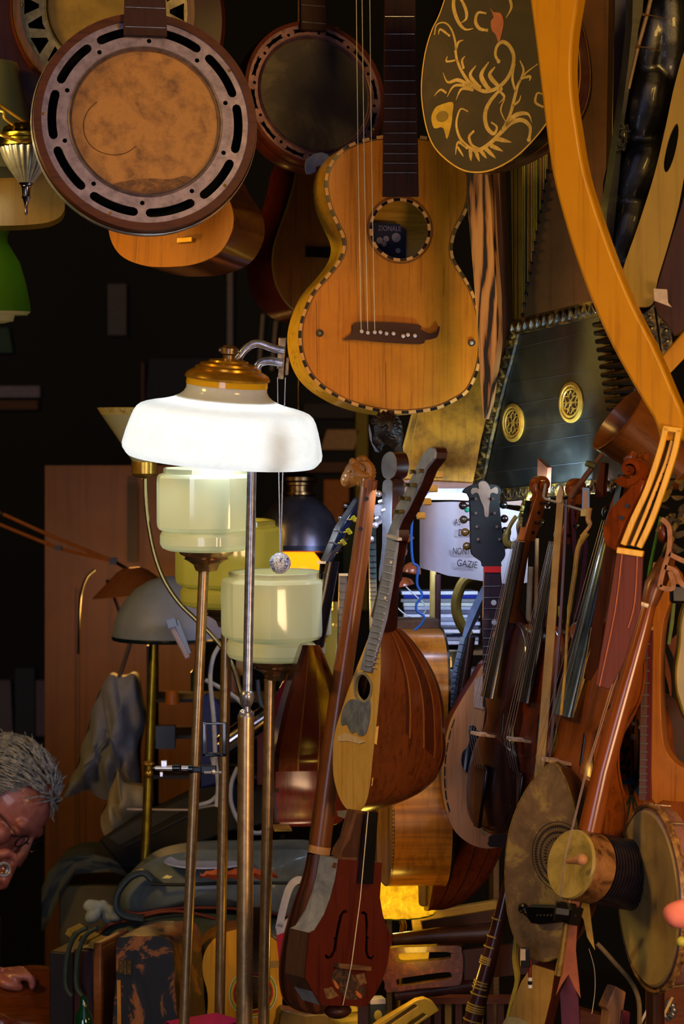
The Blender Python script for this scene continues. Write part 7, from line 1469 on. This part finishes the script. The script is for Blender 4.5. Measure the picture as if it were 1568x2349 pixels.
f = Fr(620, 1750, 4.9, 0); b = B(); b.prism(f.Ls([(590,1660),(625,1640),(625,1800),(590,1800)]), -.03, 0); single('dull_red_box', 'dull red box behind the silver cylinder', 'box', f, b, plain('4e120c', .6))
f = Fr(420, 1470, 4.55, 0); b = B(); b.strip(f.Ls([(392,1436),(430,1510)]), 12 * f.u, -.01, 0); t = single('pale_stick', 'pale slanted flat stick with black clip in front of the mushroom lamp', 'stick', f, b, plain('9a8a90', .5), bevel=.002)
b = B(); b.strip(f.Ls([(384,1432),(404,1426)]), 20 * f.u, -.014, .004); b.strip(f.Ls([(404,1424),(432,1500)]), 12 * f.u, -.02, -.006); o = obj('black_clip', b, BLACK, t)
# low work table carrying the clutter
f = Fr(450, 1880, 5.0)
t = thing('work_table', 'dark cluttered work table behind the lamp poles', 'table', f)
b = B(); b.box(f.L(560, 2010, -.02), (500 * f.u, 30 * f.u, .24)); obj('table_top', b, plain('0e0b0c', .6), t)
for dx in (-230, 230):
    for dz in (-.1, .06): b = B(); b.box(f.L(560 + dx, 2340, dz), (20 * f.u, 640 * f.u, .03)); obj('leg', b, plain('0e0b0c', .6), t)
random.seed(21)
small = [('jar','dark green jar'),('box','small brown box'),('tin','dull copper tin'),('jar','clear blue grey jar'),('box','ochre card box'),('tin','dark red tin'),('box','navy blue box'),('jar','grey lidded jar'),('tin','orange paint tin'),('box','black box')]
spots = [(452,1560),(468,1640),(535,1560),(530,1880),(560,1530),(600,1890),(575,1820),(470,1900),(395,1600),(380,1690)]
cc_ = ['1a2a20','4a2c18','6a3a20','4a5a6a','7a5a1c','5a1414','14204a','4a4a50','9a5414','0c0c0e']
for k, ((nm, lb), (x, y)) in enumerate(zip(small, spots)):
    f = Fr(x, y, 4.95 + .02 * k); b = B(); r_, h_ = random.uniform(14, 22) * f.u, random.uniform(30, 60) * f.u
    if nm == 'box': b.box((0, 0, 0), (r_ * 2, h_, r_ * 1.6))
    else: b.lathe([(.001, -h_ / 2), (r_, -h_ / 2), (r_, h_ * .35), (r_ * .7, h_ * .45), (r_ * .7, h_ / 2), (.001, h_ / 2)], 20)
    single('small_' + nm, lb + ['on the crowded shelf left of the second pole', 'on the crowded shelf above the black bracket', 'between the second and thick poles, upper', 'low beside the grey cable', 'under the lowest cream lamp', 'low between thick pole and mandolin', 'behind the third pole, middle', 'beside the keyboard end', 'right of the brass stem, upper', 'right of the brass stem, lower'][k].join([' ', '']), nm, f, b, plain(cc_[k], .35))
f = Fr(520, 1700, 5.25)
t = thing('shelf_rack', 'dark shelf rack full of small goods behind the lamp poles', 'rack', f)
for y in (1598, 1680, 1770, 1860, 1930): b = B(); b.box(f.L(500, y), (310 * f.u, 8 * f.u, .22)); obj('shelf_board', b, plain('1a1210', .6), t)
for x in (350, 650): b = B(); b.box(f.L(x, 2100), (10 * f.u, 1250 * f.u, .22)); obj('side', b, plain('120d0c', .6), t)
# faint things in the dark behind
def faint(name, label, cat, x0, y0, x1, y1, d, col, slant=0):
    f = Fr((x0 + x1) / 2, (y0 + y1) / 2, d); b = B(); b.prism(f.Ls([(x0 + slant, y0), (x1 + slant, y0), (x1, y1), (x0, y1)]), -.05, 0); single(name, label, cat, f, b, plain(col, .7), bevel=.003)
faint('olive_post', 'olive yellow post behind the dark carved head', 'post', 815, 940, 844, 1400, 7.17, '6a5a10')
faint('grey_board', 'pale slanted board between pendant lamp and carved heads', 'board', 735, 985, 812, 1032, 7.17, '8a6a48', 14)
faint('brown_board', 'brown slanted shelf board under the pale one', 'board', 700, 1060, 806, 1084, 7.17, '4a2c18', 10)
faint('dark_board', 'dark shelf board high behind the lit lamp', 'board', 690, 925, 812, 960, 7.17, '241a1c', 6)
faint('orange_panel', 'orange lit panel below the pale slanted board', 'panel', 742, 1100, 800, 1200, 7.17, '8a4e14')  # plain coloured panel on the back wall, not a poster
faint('green_panel', 'dark green panel behind the lion head', 'panel', 786, 1150, 850, 1330, 7.17, '1a2c18')  # flat green panel, no curtain hangs here
faint('grey_sheet', 'dim grey sheet hanging in the dark under the orange topped guitar', 'sheet', 246, 650, 290, 770, 7.17, '4a4650', 0)
faint('grey_strip', 'dim vertical grey strip left of the brown guitar', 'strip', 520, 620, 534, 830, 7.17, '6a6068')
faint('pale_rod', 'dim slanted pale rod below the brown guitar', 'rod', 588, 720, 597, 860, 7.17, '7a6a60', 10)
faint('pale_rod', 'second dim slanted rod nearer the amber guitar', 'rod', 618, 735, 627, 850, 7.17, '7a6a60', 10)
faint('dim_shelf', 'dim lilac shelf edge at the far left', 'shelf', -20, 885, 92, 912, 7.17, '6a6478')
faint('red_brown_shelf', 'dim red brown shelf under the lilac one at the far left', 'shelf', -20, 918, 88, 940, 7.17, '4a2c20')
faint('violet_cloth', 'violet cloth hanging behind the bent man', 'cloth', 82, 1560, 118, 1690, 7.17, '5c4a60')
faint('blue_cloth', 'dark slate blue cloth hanging behind the bent man', 'cloth', 34, 1530, 80, 1700, 7.17, '22283a')
faint('grey_cloth', 'grey cloth at the left edge behind the bent man', 'cloth', -20, 1560, 30, 1690, 7.17, '565060', -6)
faint('navy_cloth', 'navy cloth on the dark shelf above the torchiere', 'cloth', 330, 820, 500, 960, 7.17, '141828', 10)
faint('brown_pole', 'dim brown bent pole left of the curved chrome arm', 'pole', 322, 830, 332, 930, 7.17, '4a2c28')
faint('teal_glass', 'dim teal glass piece hanging at the far left', 'glass', -20, 750, 30, 810, 7.17, '24403c', -10)

# ------------------------------------------------------------------ the man bending over his work, at the left edge
D_ = 4.6; kpx = D_ / FPX
W = lambda x, y, d=D_: P(x, y, d)
f = Fr(0, 0, 1); f.m = Matrix(); f.i = Matrix()
man = bpy.data.objects.new('person', None); COL.objects.link(man); man.location = (-0.95, 4.7, 0); bpy.context.view_layer.update()
tag(man, 'grey haired man in dark clothes bending over his work, holding a lens to his eye', 'person')
off = V((-.95, 4.7, 0)); K = lambda p: V(p) - off
SKINM = mottle([(.3, '6a3a34'), (.5, '8a4e46'), (.7, '9a5e54')], 30, .45, .1, .15)
hc_ = W(4, 1842)                                    # centre of the skull
up = V((.74, 0, .67)).normalized(); fw = V((.62, -.38, -.69)); fw = (fw - up * fw.dot(up)).normalized(); sd = up.cross(fw)  # sd: his side axis
Hm = Matrix((sd, up, fw)).transposed()
hp = lambda s_, u_, f_: K(hc_ + Hm @ V((s_, u_, f_)))
b = B()
b.ball(hp(0, .018, -.005), (.074, .088, .094), 24, 16, M=Hm); b.ball(hp(0, -.045, .028), (.058, .075, .062), 20, 14, M=Hm)
b.ball(hp(0, -.095, .045), (.03, .026, .034), 14, 10, M=Hm); b.ball(hp(0, .012, .076), (.056, .018, .018), 14, 8, M=Hm)
b.tube([hp(0, .004, .088), hp(0, -.03, .104), hp(0, -.042, .108), hp(0, -.05, .09)], [.009, .012, .016, .009], 12)
for s_ in (-1, 1):
    b.ball(hp(s_ * .045, -.03, .062), (.022, .022, .02), 12, 8, M=Hm); b.ball(hp(s_ * .032, -.004, .078), (.014, .009, .009), 10, 7, M=Hm)
    b.ball(hp(s_ * .077, -.012, -.01), (.008, .032, .019), 12, 9, M=Hm); b.ball(hp(s_ * .012, -.046, .1), (.008, .008, .008), 8, 6, M=Hm)
b.tube([hp(-.024, -.073, .082), hp(0, -.069, .094), hp(.024, -.073, .082)], [.004, .0065, .004], 8); b.tube([hp(-.022, -.080, .080), hp(0, -.081, .091), hp(.022, -.080, .080)], [.004, .007, .004], 8)
sh = K(W(-150, 2010)); nb = hp(0, -.07, -.04)
b.tube([nb, nb.lerp(sh, .5), sh], [.052, .056, .075], 18)
pel = K(V((-1.12, 4.75, .42)))
b.tube([sh, sh.lerp(pel, .4), pel], [.12, .14, .14], 18)
def hand(b, wrist, palm, palm_n, fingers, thumb, r=.0088):
    wv, pv = V(wrist), V(palm); b.tube([wv, wv.lerp(pv, .5), pv], [.024, .032, .034], 14, fl=.55, up=palm_n)
    for fp in fingers: b.tube(cr([V(q) for q in fp], 3, False), [r * (1.08 - .35 * k / (3 * (len(fp) - 1))) for k in range(3 * (len(fp) - 1) + 1)], 10); b.ball(fp[-1], r * .75, 10, 7)
    b.tube(cr([V(q) for q in thumb], 3, False), [r * (1.25 - .3 * k / (3 * (len(thumb) - 1))) for k in range(3 * (len(thumb) - 1) + 1)], 10); b.ball(thumb[-1], r * .95, 10, 7)
# hand at the eye, holding the lens
w1, p1 = K(W(-70, 2040, 4.5)), K(W(-18, 1992, 4.47))
hand(b, w1, p1, (0, 1, .2), [[p1 + V((.01 - .004 * k, -.004 * k, .012 - .012 * k)), K(W(12 - 6 * k, 1966 + 17 * k, 4.44)), K(W(32 - 7 * k, 1966 + 17 * k, 4.43)), K(W(34 - 8 * k, 1980 + 17 * k, 4.44)), K(W(16 - 8 * k, 1988 + 16 * k, 4.45))] for k in range(4)], [p1 + V((0, -.02, .015)), K(W(-2, 1962, 4.42)), K(W(14, 1957, 4.42)), K(W(24, 1962, 4.43))])
sh2 = sh + V((.05, -.1, -.03)); el1 = K(W(-120, 2250, 4.42))
# hand below, pressing on the dark violin
w2, p2 = K(W(-45, 2248, 4.42)), K(W(-2, 2238, 4.40))
hand(b, w2, p2, (0, .3, 1), [[p2 + V((.01, .012 - .012 * k, .004)), K(W(28 + 4 * k, 2228 + 4 * k, 4.42 - .018 * k)), K(W(50 + 5 * k, 2226 + 5 * k, 4.42 - .018 * k)), K(W(64 + 4 * k, 2240 + 5 * k, 4.42 - .018 * k)), K(W(62 + 4 * k, 2252 + 4 * k, 4.42 - .018 * k))] for k in range(4)], [p2 + V((0, -.02, 0)), K(W(10, 2256, 4.36)), K(W(30, 2262, 4.36)), K(W(44, 2264, 4.37))])
obj('body', b, SKINM, man, remesh=.0032)
# clothes
CL = plain('0a0b10', .75, 0, '05060a', 20)
b = B(); el2 = K(W(-190, 2260, 4.5))
b.tube([sh + V((.03, 0, .02)), sh, sh.lerp(pel, .35), pel, pel - V((.02, 0, .06))], [.085, .15, .165, .165, .15], 22)
b.tube([sh2 + V((-.04, .06, 0)), sh2, el1, el1.lerp(w1, .6), w1 - V((.012, 0, .012))], [.07, .066, .052, .044, .036], 16)
b.tube([sh2 + V((-.08, .04, 0)), el2, el2.lerp(w2, .6), w2 + V((-.012, 0, 0))], [.07, .054, .044, .036], 16)
obj('jacket', b, CL, man, remesh=.006)
b = B(); b.tube([w2 + V((-.022, 0, 0)), w2 + V((.006, 0, 0))], [.031, .029], 18); obj('pale_shirt_cuff', b, plain('7a808a', .7), man, label='pale grey shirt cuff')
b = B()
for s_ in (-.1, .1):
    hp_ = pel + V((0, s_, -.02)); kn = K(V((-.72, 4.7 + s_ * 1.6, .50))); ft = K(V((-.74, 4.7 + s_ * 1.6, .09))); b.tube([hp_, hp_.lerp(kn, .5), kn, kn.lerp(ft, .5), ft], [.1, .085, .066, .052, .042], 16)
obj('trousers', b, CL, man, remesh=.008)
for s_ in (-.16, .16):
    b = B(); b.ball(K(V((-.69, 4.7 + s_, .035))), (.12, .045, .035), 16, 8); obj('shoe', b, BLACK, man)
random.seed(4); b = B()
b.ball(hp(0, .028, -.018), (.077, .086, .092), 24, 16, M=Hm)
for k in range(900):
    th, ph = random.uniform(0, 2 * pi), random.uniform(-.25, 1.0); cz = cos(th) * sqrt(max(0, 1 - ph * ph)); sx_ = sin(th) * sqrt(max(0, 1 - ph * ph))
    if cz > .42 and ph < .50: continue
    p = V((.081 * sx_, .028 + .09 * ph, -.014 + .098 * cz)); n_ = V((sx_ / .081, ph / .09, cz / .098)).normalized(); tg = V((random.uniform(-.3, .3), -.5 + random.uniform(-.15, .15), -.8 + random.uniform(-.15, .3))); tg = (tg - n_ * tg.dot(n_)).normalized(); L0 = random.uniform(.026, .05)
    q = [p - tg * .006, p + tg * L0 * .4 + n_ * .006, p + tg * L0 * .8 + n_ * .003, p + tg * L0 + n_ * (.001 + .008 * (random.random() < .12))]; b.tube([hp(*x_) for x_ in q], [.0014, .0022, .0018, .0005], 5)
obj('hair', b, mottle([(.3, '24262c'), (.45, '54585e'), (.6, '8c8880'), (.8, '3c3e44')], 90, .6, .4), man, ang=70)
b = B()
for s_ in (-1, 1):
    c = [hp(s_ * .033 + .019 * cos(a), -.008 + .014 * sin(a), .098) for a in [2 * pi * k / 16 for k in range(17)]]; b.tube(c, .0014, 6)
    b.tube([hp(s_ * .052, -.004, .096), hp(s_ * .078, -.002, .02)], .0014, 6)
b.tube([hp(-.014, -.006, .1), hp(.014, -.006, .1)], .0014, 6); obj('glasses', b, plain('0c0c10', .3, .5), man)
for s_ in (-1, 1):
    b = B(); b.ball(hp(s_ * .032, -.006, .076), .0105, 12, 9); obj('eye', b, plain('3a2c2a', .15, coat=.8), man)
f = Fr(6, 1995, 4.40, 20)
t = thing('watchmaker_lens', 'small chrome magnifying lens held at the eye', 'lens', f)
b = B(); b.lathe([(.012, -.012), (.014, -.01), (.014, .01), (.012, .012), (.010, .010), (.010, -.01), (.012, -.012)], 24, Matrix.Rotation(rad(80), 4, 'X')); obj('tube', b, CHROME, t); b = B(); b.ball((0, 0, 0), (.0098, .0098, .003), 16, 8); obj('lens', b, glass(), t)
# stool and the violin body he works on
f = Fr(-560, 2500, 4.75); b = B(); t = thing('stool', 'dark round stool under the bent man', 'stool', f)
b.lathe([(.001, 0), (.16, 0), (.17, -.02), (.001, -.03)], 28, Matrix.Translation(f.i @ V((-1.12, 4.75, .29)))); obj('seat', b, DARK_WOOD, t)
for a in range(4): b = B(); b.tube([f.i @ V((-1.12 + .1 * cos(a * pi / 2 + .7), 4.75 + .1 * sin(a * pi / 2 + .7), .27)), f.i @ V((-1.12 + .15 * cos(a * pi / 2 + .7), 4.75 + .15 * sin(a * pi / 2 + .7), 0))], .014, 8); obj('leg', b, DARK_WOOD, t)
f = Fr(-75, 2300, 4.34, 15, -55)
t = thing('unstrung_violin', 'glossy brown unstrung violin lying flat under the hand of the man', 'violin body', f)
o_ = cr([V((py, px, 0)) for px, py in VL + [(-a, c) for a, c in VL[-1:0:-1]]], 3)
b = B(); b.dome(o_, 0, .014, 7, V((.01, 0)), 3); obj('top_plate', b, wood('5a2a0c', '2c1206', 'X', rough=.15, coat=1.0), t, ang=50); b = B(); b.loft([[(p[0], p[1], 0) for p in o_], [(p[0], p[1], -.035) for p in o_]]); b.prism(o_, -.038, -.035); obj('ribs', b, wood('6a3a14', '3a1c0a', 'X', rough=.2, coat=.9), t)
f = Fr(30, 2349, 4.4); t = thing('bench_table', 'low dark table under the violin body at the lower left', 'table', f)
b = B(); b.box(f.i @ V((-.62, 4.38, .355)), (.5, .02, .34)); obj('top', b, wood('4a2c16', '2a180c', 'X'), t)
for sx in (-.82, -.42):
    for sy in (4.25, 4.5): b = B(); b.box(f.i @ V((sx, sy, .172)), (.03, .344, .03)); obj('leg', b, DARK_WOOD, t)
